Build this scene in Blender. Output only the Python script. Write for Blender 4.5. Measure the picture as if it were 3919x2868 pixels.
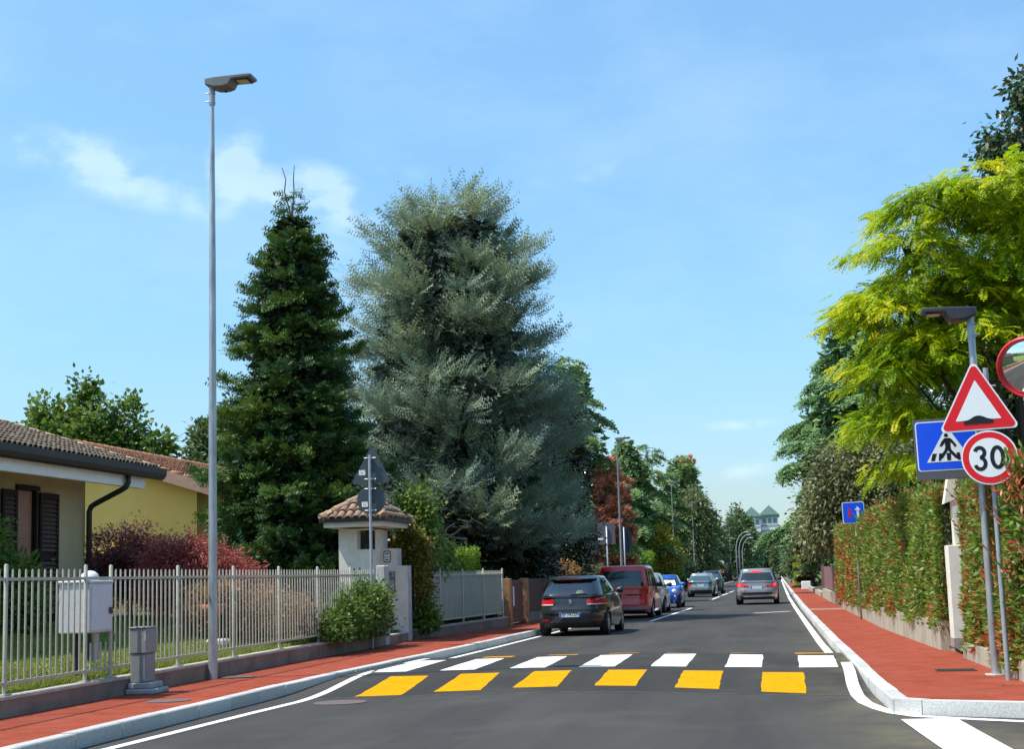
import bpy, bmesh, math, random
import numpy as np
from mathutils import Vector, Matrix
R = math.radians
sc = bpy.context.scene
for o in list(bpy.data.objects):
    bpy.data.objects.remove(o)
COL = sc.collection

# ------------------------------------------------------------------ camera
cam = bpy.data.cameras.new('camera')
cam_o = bpy.data.objects.new('camera', cam); COL.objects.link(cam_o)
cam.sensor_width = 36.0; cam.lens = 51.84; cam.clip_start = 0.1; cam.clip_end = 6000
YAW, PITCH, ROLL = R(9.897), R(7.869), R(-1.7)
fw = Vector((-math.sin(YAW)*math.cos(PITCH), math.cos(YAW)*math.cos(PITCH), math.sin(PITCH)))
rt = Vector((math.cos(YAW), math.sin(YAW), 0)); up = rt.cross(fw)
rt2 = rt*math.cos(ROLL)+up*math.sin(ROLL); up2 = -rt*math.sin(ROLL)+up*math.cos(ROLL)
cam_o.matrix_world = Matrix(((rt2.x, up2.x, -fw.x, 0), (rt2.y, up2.y, -fw.y, 0), (rt2.z, up2.z, -fw.z, 1.45), (0, 0, 0, 1)))
sc.camera = cam_o

# ------------------------------------------------------------------ light
SUN_EL = R(60); SUN_AZ = math.atan2(-0.914, -0.405)      # where the sun stands: left of and behind the camera
sun = bpy.data.lights.new('sun', 'SUN'); sun.energy = 3.0; sun.angle = R(0.53); sun.color = (1.0, 0.955, 0.88)
sun_o = bpy.data.objects.new('sun', sun); COL.objects.link(sun_o)
sdir = Vector((math.cos(SUN_EL)*math.sin(SUN_AZ), math.cos(SUN_EL)*math.cos(SUN_AZ), math.sin(SUN_EL)))
sun_o.rotation_euler = sdir.to_track_quat('Z', 'Y').to_euler()
sun_o.location = sdir*200
sc.view_settings.view_transform = 'Standard'; sc.view_settings.look = 'None'
sc.view_settings.exposure = 0.95; sc.view_settings.gamma = 1.0; sc.view_settings.use_curve_mapping = False

W = bpy.data.worlds.new('World'); sc.world = W; W.use_nodes = True
nt = W.node_tree; nt.nodes.clear()
def nd(t, typ, **kw):
    n = t.nodes.new(typ)
    for k, v in kw.items(): setattr(n, k, v)
    return n
def mth(t, op, a, b=None, c=None, clamp=False):
    n = nd(t, 'ShaderNodeMath', operation=op, use_clamp=clamp)
    for i, x in enumerate((a, b, c)):
        if x is None: continue
        if hasattr(x, 'links'): t.links.new(x, n.inputs[i])
        else: n.inputs[i].default_value = x
    return n.outputs[0]
def sky_world():
    t = nt
    out = nd(t, 'ShaderNodeOutputWorld'); bg = nd(t, 'ShaderNodeBackground')
    sky = nd(t, 'ShaderNodeTexSky', sky_type='NISHITA', sun_disc=False, sun_elevation=SUN_EL, sun_rotation=SUN_AZ,
             altitude=120.0, air_density=1.0, dust_density=0.6, ozone_density=1.6)
    hsv = nd(t, 'ShaderNodeHueSaturation'); hsv.inputs['Saturation'].default_value = SKY_SAT; hsv.inputs['Value'].default_value = SKY_VAL
    hsv.inputs['Hue'].default_value = SKY_HUE
    t.links.new(sky.outputs[0], hsv.inputs['Color'])
    tc = nd(t, 'ShaderNodeTexCoord'); sep = nd(t, 'ShaderNodeSeparateXYZ'); t.links.new(tc.outputs['Generated'], sep.inputs[0])
    az = mth(t, 'ARCTAN2', sep.outputs[0], sep.outputs[1]); el = mth(t, 'ARCSINE', sep.outputs[2])
    cmb = nd(t, 'ShaderNodeCombineXYZ'); t.links.new(az, cmb.inputs[0]); t.links.new(el, cmb.inputs[1])
    def noise(scale, detail, rough, sx=1.0, sy=1.7, off=0.0):
        mp = nd(t, 'ShaderNodeMapping'); mp.inputs['Scale'].default_value = (sx, sy, 1); mp.inputs['Location'].default_value = (off, off*.37, 0)
        t.links.new(cmb.outputs[0], mp.inputs[0])
        n = nd(t, 'ShaderNodeTexNoise'); n.inputs['Scale'].default_value = scale; n.inputs['Detail'].default_value = detail
        n.inputs['Roughness'].default_value = rough; t.links.new(mp.outputs[0], n.inputs['Vector'])
        return n.outputs['Fac']
    warp = noise(22, 5, .55, 1, 1.5, 3.1)
    # low cumulus wisps: azimuth, elevation, half width, half height, tilt, strength (the last ones stand outside the frame)
    puffs = [(-.547, .287, .062, .022, -.12, .75), (-.500, .284, .03, .016, 0, .6), (-.445, .274, .065, .024, -.30, .9), (-.385, .258, .04, .02, -.3, .55),
             (-.360, .277, .026, .034, .35, 1.0), (-.330, .262, .04, .024, -.3, .8), (-.293, .257, .045, .027, -.38, 1.0), (-.298, .222, .03, .016, 0, .35),
             (-.575, .371, .03, .016, .2, .55), (-.522, .33, .02, .012, .4, .35), (-.60, .30, .03, .02, 0, .6),
             (-.135, .268, .035, .009, 0, .35), (-.10, .274, .02, .008, .2, .3), (-.02, .097, .035, .006, 0, .5), (-.24, .275, .02, .01, 0, .25),
             (-.02, .066, .03, .008, .1, .45), (-.19, .25, .03, .01, 0, .2),
             (-.8, .30, .12, .03, -.1, .9), (-1.1, .33, .10, .04, .1, .8), (.5, .22, .10, .025, .1, .8), (.9, .3, .14, .04, 0, .8), (2.2, .25, .2, .04, 0, .9), (-2.4, .28, .2, .04, 0, .9)]
    total = None
    for (a, e, ha, he, tilt, st) in puffs:
        da = mth(t, 'SUBTRACT', az, a); de = mth(t, 'SUBTRACT', el, e)
        de = mth(t, 'SUBTRACT', de, mth(t, 'MULTIPLY', da, tilt))
        d = mth(t, 'SQRT', mth(t, 'ADD', mth(t, 'POWER', mth(t, 'ABSOLUTE', mth(t, 'DIVIDE', da, ha*1.05)), 2), mth(t, 'POWER', mth(t, 'ABSOLUTE', mth(t, 'DIVIDE', de, he*1.05)), 2)))
        m = mth(t, 'MULTIPLY', mth(t, 'SUBTRACT', 1.0, d, clamp=True), st)
        total = m if total is None else mth(t, 'MAXIMUM', total, m)
    mr = nd(t, 'ShaderNodeMapRange', interpolation_type='SMOOTHSTEP'); mr.inputs['From Min'].default_value = .30; mr.inputs['From Max'].default_value = .68
    t.links.new(warp, mr.inputs['Value'])
    mask = mth(t, 'MULTIPLY', total, mth(t, 'ADD', mth(t, 'MULTIPLY', mr.outputs[0], 1.25), .1))
    sm = nd(t, 'ShaderNodeMapRange', interpolation_type='SMOOTHSTEP'); sm.inputs['From Min'].default_value = 0.02; sm.inputs['From Max'].default_value = .62; sm.inputs['To Max'].default_value = .36
    t.links.new(mask, sm.inputs['Value'])
    # a faint thin veil everywhere
    veil = mth(t, 'MULTIPLY', mth(t, 'SUBTRACT', noise(5, 6, .6, 1, 2.2, 7.7), .45, clamp=True), .5)
    fac = mth(t, 'ADD', sm.outputs[0], veil, clamp=True)
    mix = nd(t, 'ShaderNodeMix', data_type='RGBA'); t.links.new(fac, mix.inputs['Factor'])
    # colour ramp dims and blues the lowest band of the sky, the same all round
    er = nd(t, 'ShaderNodeMapRange'); er.inputs['From Min'].default_value = 0; er.inputs['From Max'].default_value = .5; t.links.new(el, er.inputs['Value'])
    rp = nd(t, 'ShaderNodeValToRGB'); t.links.new(er.outputs[0], rp.inputs['Fac']); e = rp.color_ramp.elements
    e[0].position = 0; e[0].color = (.40, .465, .56, 1); e[1].position = .9; e[1].color = (1, 1, 1, 1); q = e.new(.36); q.color = (.66, .735, .79, 1)
    ml = nd(t, 'ShaderNodeMix', data_type='RGBA', blend_type='MULTIPLY'); ml.inputs['Factor'].default_value = 1; t.links.new(hsv.outputs[0], ml.inputs['A']); t.links.new(rp.outputs[0], ml.inputs['B'])
    t.links.new(ml.outputs['Result'], mix.inputs['A']); mix.inputs['B'].default_value = CLOUD
    t.links.new(mix.outputs['Result'], bg.inputs['Color']); bg.inputs['Strength'].default_value = SKY_STR
    t.links.new(bg.outputs[0], out.inputs[0])
SKY_STR, SKY_SAT, SKY_VAL, SKY_HUE, CLOUD = .134, 1.12, 1.0, .488, (4.0, 4.7, 5.0, 1)
sky_world()

# ------------------------------------------------------------------ helpers
class MB:
    """collects faces of one mesh"""
    def __init__(s): s.v = []; s.f = []; s.m = []
    def add(s, vs, fs, mi=0):
        o = len(s.v); s.v += [tuple(p) for p in vs]
        for f in fs: s.f.append(tuple(i+o for i in f)); s.m.append(mi)
        return s
    def box(s, lo, hi, mi=0, rot=None, bev=0.0):
        x0, y0, z0 = lo; x1, y1, z1 = hi
        if bev > 0:
            bm = bmesh.new(); bmesh.ops.create_cube(bm, size=1)
            for v in bm.verts: v.co = Vector((x0+(v.co.x+.5)*(x1-x0), y0+(v.co.y+.5)*(y1-y0), z0+(v.co.z+.5)*(z1-z0)))
            bmesh.ops.bevel(bm, geom=bm.edges[:], offset=bev, segments=1, affect='EDGES')
            bm.verts.ensure_lookup_table(); bm.verts.index_update()
            vs = [v.co.copy() for v in bm.verts]; fs = [[v.index for v in f.verts] for f in bm.faces]; bm.free()
        else:
            vs = [Vector(p) for p in ((x0,y0,z0),(x1,y0,z0),(x1,y1,z0),(x0,y1,z0),(x0,y0,z1),(x1,y0,z1),(x1,y1,z1),(x0,y1,z1))]
            fs = [(0,3,2,1),(4,5,6,7),(0,1,5,4),(1,2,6,5),(2,3,7,6),(3,0,4,7)]
        if rot is not None: vs = [rot @ p for p in vs]
        return s.add(vs, fs, mi)
    def tube(s, pts, rad, n=8, mi=0, cap=True):
        pts = [Vector(p) for p in pts]; k = len(pts)
        if not hasattr(rad, '__len__'): rad = [rad]*k
        vs = []; ref = None
        for i, p in enumerate(pts):
            d = (pts[min(i+1, k-1)]-pts[max(i-1, 0)]).normalized()
            if ref is None: ref = Vector((0, 0, 1)) if abs(d.z) < .9 else Vector((1, 0, 0))
            a = d.cross(ref).normalized(); b = d.cross(a).normalized(); ref = a.cross(d) if a.cross(d).length > .1 else ref
            for j in range(n):
                t = 2*math.pi*j/n; vs.append(p+(a*math.cos(t)+b*math.sin(t))*rad[i])
        fs = [(i*n+j, i*n+(j+1) % n, (i+1)*n+(j+1) % n, (i+1)*n+j) for i in range(k-1) for j in range(n)]
        if cap: fs += [tuple(range(n-1, -1, -1)), tuple((k-1)*n+j for j in range(n))]
        return s.add(vs, fs, mi)
    def prism(s, poly, fn, mi=0, mi_side=None):
        """poly: 2-D outline; fn(u, v, w) -> point, w = 0 back, 1 front"""
        n = len(poly); vs = [fn(u, v, 0) for u, v in poly]+[fn(u, v, 1) for u, v in poly]
        s.add(vs, [tuple(range(n, 2*n))], mi)
        s.add(vs, [tuple(range(n-1, -1, -1))]+[(i, (i+1) % n, n+(i+1) % n, n+i) for i in range(n)], mi if mi_side is None else mi_side)
        return s
    def lathe(s, prof, c, axis='Z', n=16, mi=0):
        vs = []; k = len(prof); c = Vector(c)
        for r, h in prof:
            for j in range(n):
                t = 2*math.pi*j/n; x, y = r*math.cos(t), r*math.sin(t)
                vs.append(c+(Vector((x, y, h)) if axis == 'Z' else Vector((h, x, y)) if axis == 'X' else Vector((y, h, x))))
        fs = [(i*n+j, i*n+(j+1) % n, (i+1)*n+(j+1) % n, (i+1)*n+j) for i in range(k-1) for j in range(n)]
        return s.add(vs, fs, mi)
    def grid(s, fn, nu, nv, mi=0, flip=False):
        vs = [fn(i/nu, j/nv) for j in range(nv+1) for i in range(nu+1)]
        q = lambda i, j: j*(nu+1)+i
        fs = [(q(i, j), q(i+1, j), q(i+1, j+1), q(i, j+1)) for j in range(nv) for i in range(nu)]
        if flip: fs = [f[::-1] for f in fs]
        return s.add(vs, fs, mi)
    def build(s, name, mats, parent=None, smooth=False, off=None, recalc=True, angle=None):
        me = bpy.data.meshes.new(name)
        o3 = Vector(off) if off is not None else (root_of(parent).location.copy() if parent is not None else Vector())
        me.from_pydata([(p[0]-o3.x, p[1]-o3.y, p[2]-o3.z) for p in s.v], [], s.f)
        if not isinstance(mats, (list, tuple)): mats = [mats]
        for m in mats: me.materials.append(m)
        me.polygons.foreach_set('material_index', s.m)
        if recalc:
            bm = bmesh.new(); bm.from_mesh(me); bmesh.ops.recalc_face_normals(bm, faces=bm.faces[:]); bm.to_mesh(me); bm.free()
        if smooth:
            me.polygons.foreach_set('use_smooth', [True]*len(me.polygons))
            if angle: me.set_sharp_from_angle(angle=R(angle))
        me.update()
        ob = bpy.data.objects.new(name, me); COL.objects.link(ob)
        if parent is not None: ob.parent = parent
        return ob
def root_of(o):
    while o.parent is not None: o = o.parent
    return o
def tag(o, label=None, cat=None, group=None, kind=None):
    if label: o['label'] = label
    if cat: o['category'] = cat
    if group: o['group'] = group
    if kind: o['kind'] = kind
    return o
def thing(name, label, cat, loc=(0, 0, 0), group=None, rz=0.0):
    o = bpy.data.objects.new(name, None); COL.objects.link(o); o.empty_display_size = .2
    o.location = loc; o.rotation_euler.z = rz
    return tag(o, label, cat, group)
def mesh_obj(name, me, parent=None, loc=(0, 0, 0)):
    o = bpy.data.objects.new(name, me); COL.objects.link(o); o.location = loc
    if parent is not None: o.parent = parent
    return o
def copy_tree(o, parent=None):
    c = o.copy(); COL.objects.link(c)
    if parent is not None: c.parent = parent
    for ch in list(o.children): copy_tree(ch, c)
    return c

# ------------------------------------------------------------------ materials
def mat(name, col, rough=.6, var=.0, vscale=6.0, bump=0.0, bscale=40.0, metal=0.0, spec=None, col2=None, coat=0.0, emit=None, estr=0.0, detail=6, stretch=(1, 1, 1), mixlo=.35, mixhi=.65, coords='Object', alpha=None, trans=0.0):
    m = bpy.data.materials.new(name); m.use_nodes = True; t = m.node_tree; b = t.nodes['Principled BSDF']
    b.inputs['Roughness'].default_value = rough; b.inputs['Metallic'].default_value = metal
    if spec is not None: b.inputs['Specular IOR Level'].default_value = spec
    if coat: b.inputs['Coat Weight'].default_value = coat; b.inputs['Coat Roughness'].default_value = .04
    if trans: b.inputs['Transmission Weight'].default_value = trans
    c4 = tuple(col)+(1,)
    b.inputs['Base Color'].default_value = c4
    if emit: b.inputs['Emission Color'].default_value = tuple(emit)+(1,); b.inputs['Emission Strength'].default_value = estr
    if alpha is not None: b.inputs['Alpha'].default_value = alpha
    tc = None
    if var or col2 or bump:
        tc = nd(t, 'ShaderNodeTexCoord'); mp = nd(t, 'ShaderNodeMapping'); mp.inputs['Scale'].default_value = stretch
        t.links.new(tc.outputs[coords], mp.inputs[0])
    if var or col2:
        n = nd(t, 'ShaderNodeTexNoise'); n.inputs['Scale'].default_value = vscale; n.inputs['Detail'].default_value = detail; n.inputs['Roughness'].default_value = .62
        t.links.new(mp.outputs[0], n.inputs['Vector'])
        cr = nd(t, 'ShaderNodeValToRGB'); t.links.new(n.outputs['Fac'], cr.inputs['Fac'])
        e = cr.color_ramp.elements; e[0].position = mixlo; e[1].position = mixhi
        if col2: e[0].color = c4; e[1].color = tuple(col2)+(1,)
        else: e[0].color = tuple(x*(1-var) for x in col)+(1,); e[1].color = tuple(min(1, x*(1+var)) for x in col)+(1,)
        t.links.new(cr.outputs[0], b.inputs['Base Color'])
    if bump:
        n2 = nd(t, 'ShaderNodeTexNoise'); n2.inputs['Scale'].default_value = bscale; n2.inputs['Detail'].default_value = 4
        t.links.new(mp.outputs[0], n2.inputs['Vector'])
        bp = nd(t, 'ShaderNodeBump'); bp.inputs['Strength'].default_value = bump; bp.inputs['Distance'].default_value = .02
        t.links.new(n2.outputs['Fac'], bp.inputs['Height']); t.links.new(bp.outputs[0], b.inputs['Normal'])
    return m
def leafmat(name, cols, trans=.28, rough=.5, spec=.35, tcol=None):
    """colour of single leaves from the random attribute 'var'"""
    m = bpy.data.materials.new(name); m.use_nodes = True; t = m.node_tree; b = t.nodes['Principled BSDF']; out = t.nodes['Material Output']
    at = nd(t, 'ShaderNodeAttribute', attribute_name='var')
    cr = nd(t, 'ShaderNodeValToRGB'); t.links.new(at.outputs['Fac'], cr.inputs['Fac'])
    e = cr.color_ramp.elements
    for i, (p, c) in enumerate(cols):
        if i < 2: el = e[i]; el.position = p
        else: el = e.new(p)
        el.color = tuple(c)+(1,)
    if cols[0][0] > cols[1][0]: raise ValueError
    t.links.new(cr.outputs[0], b.inputs['Base Color']); b.inputs['Roughness'].default_value = rough; b.inputs['Specular IOR Level'].default_value = spec
    tr = nd(t, 'ShaderNodeBsdfTranslucent'); hs = nd(t, 'ShaderNodeHueSaturation'); hs.inputs['Value'].default_value = 1.6; hs.inputs['Hue'].default_value = .485
    t.links.new(cr.outputs[0], hs.inputs['Color']); t.links.new(hs.outputs[0], tr.inputs['Color'])
    mx = nd(t, 'ShaderNodeMixShader'); mx.inputs[0].default_value = trans
    t.links.new(b.outputs[0], mx.inputs[1]); t.links.new(tr.outputs[0], mx.inputs[2]); t.links.new(mx.outputs[0], out.inputs[0])
    return m

M = {}
M['galv'] = mat('galvanised steel', (.42, .45, .46), .5, .22, 9, metal=.65, stretch=(1, 1, .25))
M['shaded_pole'] = mat('shaded galvanised post', (.20, .22, .225), .6, .1, 8, metal=.2)  # far posts are galvanised too; their shade is painted into this darker colour
M['grey_pole'] = mat('grey painted steel', (.36, .41, .43), .45, .08, 12, metal=.3)
M['lamp_grey'] = mat('grey lamp casting', (.14, .15, .155), .5, .08, 12)
M['lamp_dark'] = mat('dark lamp casting', (.035, .037, .045), .5, .1, 12)
M['led'] = mat('led panel', (.55, .5, .38), .3, .15, 60)
M['fence'] = mat('cream fence paint', (.44, .42, .335), .42, .12, 14, bump=.05)
M['conc'] = mat('garden wall concrete', (.15, .125, .10), .9, vscale=1.6, col2=(.26, .22, .175), bump=.25, bscale=60)
M['coping'] = mat('wall coping', (.42, .39, .34), .85, .22, 3.0, bump=.2)
M['granite'] = mat('pale granite', (.40, .40, .37), .8, vscale=70, col2=(.63, .62, .57), bump=.12, bscale=120, detail=3)
M['granite_cut'] = mat('paler granite', (.45, .45, .42), .8, vscale=60, col2=(.66, .65, .60), bump=.12, bscale=120, detail=3)
M['granite_dark'] = mat('greyer granite', (.36, .36, .34), .8, vscale=65, col2=(.56, .55, .51), bump=.12, bscale=120, detail=3)
M['white_paint'] = mat('white road paint', (.70, .71, .68), .75, vscale=5, col2=(.86, .87, .84), bump=.08, bscale=200, mixlo=.3, mixhi=.6)
M['yellow_paint'] = mat('yellow road paint', (.62, .27, .0006), .85, spec=.06, vscale=7, col2=(.70, .32, .001), bump=.08, bscale=200)
M['black'] = mat('black', (.012, .012, .013), .55)
M['dark_metal'] = mat('dark brown metal', (.022, .020, .021), .5, .2, 20)
M['white_metal'] = mat('weathered white sheet', (.60, .61, .62), .6, vscale=14, col2=(.40, .40, .38), mixlo=.52, mixhi=.85)
M['white'] = mat('white plaster', (.78, .79, .77), .85, .06, 8)
M['plastic_grey'] = mat('grey fibreglass', (.24, .25, .25), .6, .08, 5, bump=.05)
M['plastic_grey2'] = mat('grey concrete base', (.33, .34, .34), .85, .12, 8, bump=.15)
M['ochre_wall'] = mat('ochre house plaster', (.40, .31, .16), .92, vscale=1.1, col2=(.46, .38, .23), bump=.22, bscale=90)
M['yellow_wall'] = mat('yellow house plaster', (.97, .56, .12), .92, vscale=.8, col2=(.98, .62, .16), bump=.18, bscale=90)
M['gate_wall'] = mat('rough cream plaster', (.68, .62, .52), .93, vscale=5, col2=(.80, .74, .64), bump=.5, bscale=38)
M['pillar_cream'] = mat('cream plaster', (.72, .68, .56), .9, .06, 4, bump=.15, bscale=80)
M['pillar_base'] = mat('brown stone tile', (.32, .26, .21), .8, .12, 20)
M['render_grey'] = mat('grey cement render', (.42, .42, .41), .92, vscale=5, col2=(.54, .53, .51), bump=.45, bscale=40)
M['tile'] = [mat('weathered clay tile %d' % i, c, .9, .35, 14, bump=.25, bscale=50) for i, c in enumerate([(.50, .33, .20), (.56, .39, .25), (.44, .30, .19)])]
M['tile_red'] = [mat('orange clay tile %d' % i, c, .88, .25, 12, bump=.2, bscale=50) for i, c in enumerate([(.58, .26, .135), (.64, .31, .17), (.52, .235, .125)])]
M['tile_gate'] = [mat('old clay tile %d' % i, c, .9, vscale=16, col2=c2, bump=.3, bscale=50) for i, (c, c2) in enumerate([((.30, .17, .11), (.40, .28, .17)), ((.34, .19, .12), (.42, .30, .2)), ((.26, .16, .11), (.36, .27, .18))])]
M['roof_under'] = mat('dark roof underlay', (.06, .042, .032), .95)
M['wood_red'] = mat('red brown door wood', (.26, .10, .065), .55, vscale=7, col2=(.38, .20, .14), stretch=(6, 6, .35))
M['wood_dark'] = mat('dark shutter wood', (.024, .013, .012), .6, .3, 10, spec=.15)
M['slat'] = mat('shutter slat', (.085, .062, .05), .65, .2, 12, spec=.15)
M['wood_gate'] = mat('brown gate wood', (.10, .035, .022), .6, vscale=6, col2=(.15, .055, .035), stretch=(4, 4, .5))
M['wood_post'] = mat('ochre gate post', (.34, .17, .075), .6, .15, 8)
M['mauve_panel'] = mat('mauve sheet gate', (.22, .115, .11), .6, .1, 6, stretch=(1, 10, .3))
M['soil'] = mat('garden earth', (.06, .05, .035), .95, .3, 6, bump=.4, bscale=20)
M['bark'] = mat('bark', (.085, .062, .045), .95, .35, 10, bump=.6, bscale=30, stretch=(1, 1, .3))
M['bark_grey'] = mat('grey bark', (.19, .17, .14), .95, .3, 12, bump=.5, bscale=30, stretch=(1, 1, .3))
M['terracotta'] = mat('terracotta', (.42, .15, .07), .85, .15, 8)
M['sign_back'] = mat('grey sign back', (.055, .075, .082), .42, .06, 6, metal=.2)
M['sign_white'] = mat('white reflective sheet', (.80, .84, .82), .4, .02, 30)
M['sign_red'] = mat('red reflective sheet', (.72, .006, .012), .38, .03, 30)
M['sign_blue'] = mat('blue reflective sheet', (.004, .085, .80), .38, .03, 30)
M['sign_black'] = mat('black sign film', (.006, .006, .007), .4)
M['sign_frame'] = mat('grey sign frame', (.10, .10, .105), .5)
M['sticker'] = mat('white label', (.82, .83, .83), .5)
M['grate'] = mat('cast iron', (.05, .048, .046), .6, .25, 30, metal=.4)
M['manhole'] = mat('grey cast cover', (.13, .10, .085), .8, .3, 40)
M['mirror'] = mat('convex mirror glass', (.86, .88, .88), .02, metal=1.0)
M['mirror_rim'] = mat('red mirror rim', (.62, .012, .012), .35, coat=.3)
M['tyre'] = mat('tyre rubber', (.016, .016, .017), .85, .2, 20)
M['rim'] = mat('alloy rim', (.42, .43, .45), .35, metal=.85)
M['glass'] = mat('tinted car glass', (.014, .022, .024), .04, spec=.9)
M['glass_light'] = mat('tinted rear glass', (.05, .085, .09), .05, spec=1.0)
M['red_lamp'] = mat('red tail lamp', (.60, .008, .012), .12, coat=.6, var=.25, vscale=40)
M['red_lit'] = mat('lit tail lamp', (.8, .02, .02), .2, emit=(1.0, .03, .04), estr=1.4)
M['white_lamp'] = mat('clear lamp', (.72, .70, .66), .12, coat=.5)
M['plate'] = mat('number plate', (.72, .75, .76), .4)
M['plate_blue'] = mat('plate band', (.01, .09, .5), .4)
M['chrome'] = mat('chrome', (.75, .76, .78), .12, metal=1.0)
M['sunshade'] = mat('foil sun shade', (.80, .86, .82), .45, .12, 14, bump=.5, bscale=9)
M['hat'] = mat('straw hat', (.72, .62, .25), .8)
M['screen'] = mat('pale green privacy sheet', (.33, .35, .29), .75, vscale=1.2, col2=(.40, .42, .35))
def paint(name, col, flake=.0):
    return mat(name, col, .32, metal=flake, coat=.9)
# ================================================================== SETTING
def interp(tab, y):
    if y <= tab[0][0]: return tab[0][1]
    for (a, b), (c, d) in zip(tab, tab[1:]):
        if y <= c: return b+(d-b)*(y-a)/(c-a)
    return tab[-1][1]
KL = [(-40, -6.47), (12, -6.45), (19, -6.47), (25, -6.29), (30, -6.13), (37, -5.98), (60, -5.92), (900, -5.9)]
KR = [(15.45, 1.07), (17.5, 1.01), (21, .985), (29, .91), (37.5, .87), (57, .78), (175, .65), (900, .6)]
def kl(y): return interp(KL, y)
def kr(y): return interp(KR, y)
def sstep(a, b, x):
    t = min(1, max(0, (x-a)/(b-a))); return t*t*(3-2*t)
def hump_shift(x):                      # the raised crossing is laid slightly out of square
    return interp([(-7, -.15), (-6, -.05), (-4.4, .25), (-2.8, .45), (-1.9, .28), (-.8, -.25), (.3, -.65), (1.2, -.8)], x)
def hz(x, y):
    yy = y-hump_shift(x)
    return .10*min(sstep(18.5, 21.9, yy), 1-sstep(25.3, 27.3, yy))
# ---- asphalt
am = bpy.data.materials.new('asphalt'); am.use_nodes = True
def asphalt(m):
    t = m.node_tree; b = t.nodes['Principled BSDF']; tc = nd(t, 'ShaderNodeTexCoord')
    def noise(sc_, det, stretch, off=0):
        mp = nd(t, 'ShaderNodeMapping'); mp.inputs['Scale'].default_value = stretch; mp.inputs['Location'].default_value = (off, off, 0)
        t.links.new(tc.outputs['Object'], mp.inputs[0]); n = nd(t, 'ShaderNodeTexNoise'); n.inputs['Scale'].default_value = sc_; n.inputs['Detail'].default_value = det
        n.inputs['Roughness'].default_value = .65; t.links.new(mp.outputs[0], n.inputs['Vector']); return n.outputs['Fac']
    def ramp(f, c0, c1, p0, p1):
        r = nd(t, 'ShaderNodeValToRGB'); t.links.new(f, r.inputs['Fac']); e = r.color_ramp.elements
        e[0].position, e[1].position = p0, p1; e[0].color, e[1].color = c0+(1,), c1+(1,); return r.outputs[0]
    def mix(f, a, b_, mode='MIX'):
        x = nd(t, 'ShaderNodeMix', data_type='RGBA', blend_type=mode); 
        if hasattr(f, 'links'): t.links.new(f, x.inputs['Factor'])
        else: x.inputs['Factor'].default_value = f
        for i, q in (('A', a), ('B', b_)):
            if hasattr(q, 'links'): t.links.new(q, x.inputs[i])
            else: x.inputs[i].default_value = q
        return x.outputs['Result']
    base = ramp(noise(160, 3, (1, 1, 1)), (.038, .036, .032), (.072, .069, .062), .3, .7)
    lanes = ramp(noise(1.1, 5, (1, .12, 1), 3.3), (.76, .76, .77), (1.30, 1.28, 1.24), .3, .72)
    col = mix(1.0, base, lanes, 'MULTIPLY')
    patch = ramp(noise(.55, 5, (1, 1, 1), 8.1), (0, 0, 0), (1, 1, 1), .52, .74)
    col = mix(mth(t, 'MULTIPLY', patch, .55), col, (.092, .087, .074, 1))
    # dusty yellow gutter strip along the right kerb
    sep = nd(t, 'ShaderNodeSeparateXYZ'); t.links.new(tc.outputs['Object'], sep.inputs[0])
    g = nd(t, 'ShaderNodeMapRange'); g.inputs['From Min'].default_value = -.3; g.inputs['From Max'].default_value = .9; t.links.new(sep.outputs[0], g.inputs['Value'])
    dust = mth(t, 'MULTIPLY', mth(t, 'POWER', g.outputs[0], 2), ramp(noise(1.3, 6, (1, .5, 1), 1.7), (0, 0, 0), (1, 1, 1), .35, .75))
    col = mix(mth(t, 'MULTIPLY', dust, .85), col, (.17, .145, .085, 1))
    speck = ramp(noise(26, 2, (1, 1, 1), 5), (0, 0, 0), (1, 1, 1), .74, .78)
    col = mix(mth(t, 'MULTIPLY', speck, .6), col, (.22, .21, .19, 1))
    t.links.new(col, b.inputs['Base Color']); b.inputs['Roughness'].default_value = .82; b.inputs['Specular IOR Level'].default_value = .2
    bp = nd(t, 'ShaderNodeBump'); bp.inputs['Strength'].default_value = .35; bp.inputs['Distance'].default_value = .008
    t.links.new(noise(110, 3, (1, 1, 1)), bp.inputs['Height']); t.links.new(bp.outputs[0], b.inputs['Normal'])
asphalt(am)
road = MB()
ys = [-60, -30, -10, 0, 6, 10, 13, 15, 16.5]+[17.5+.25*i for i in range(50)]+[31, 34, 40, 50, 70, 100, 150, 220, 320, 450, 620, 900]
xs = [-6.6, -6.0, -5.2, -4.4, -3.6, -2.8, -1.9, -1.3, -.8, -.3, .3, .8, 1.15]
road.grid(lambda u, v: (xs[round(u*(len(xs)-1))], ys[round(v*(len(ys)-1))], hz(xs[round(u*(len(xs)-1))], ys[round(v*(len(ys)-1))])), len(xs)-1, len(ys)-1)
road_o = tag(road.build('road', am, smooth=True), kind='structure')
side = MB()                                          # the side street that leaves to the right
side.add([(1.15, -60, 0), (70, -60, 0), (70, -11, 0), (9, 12.35, 0), (1.15, 15.6, 0)], [(0, 1, 2, 3, 4)])
tag(side.build('side_street', am), kind='structure')
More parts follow.
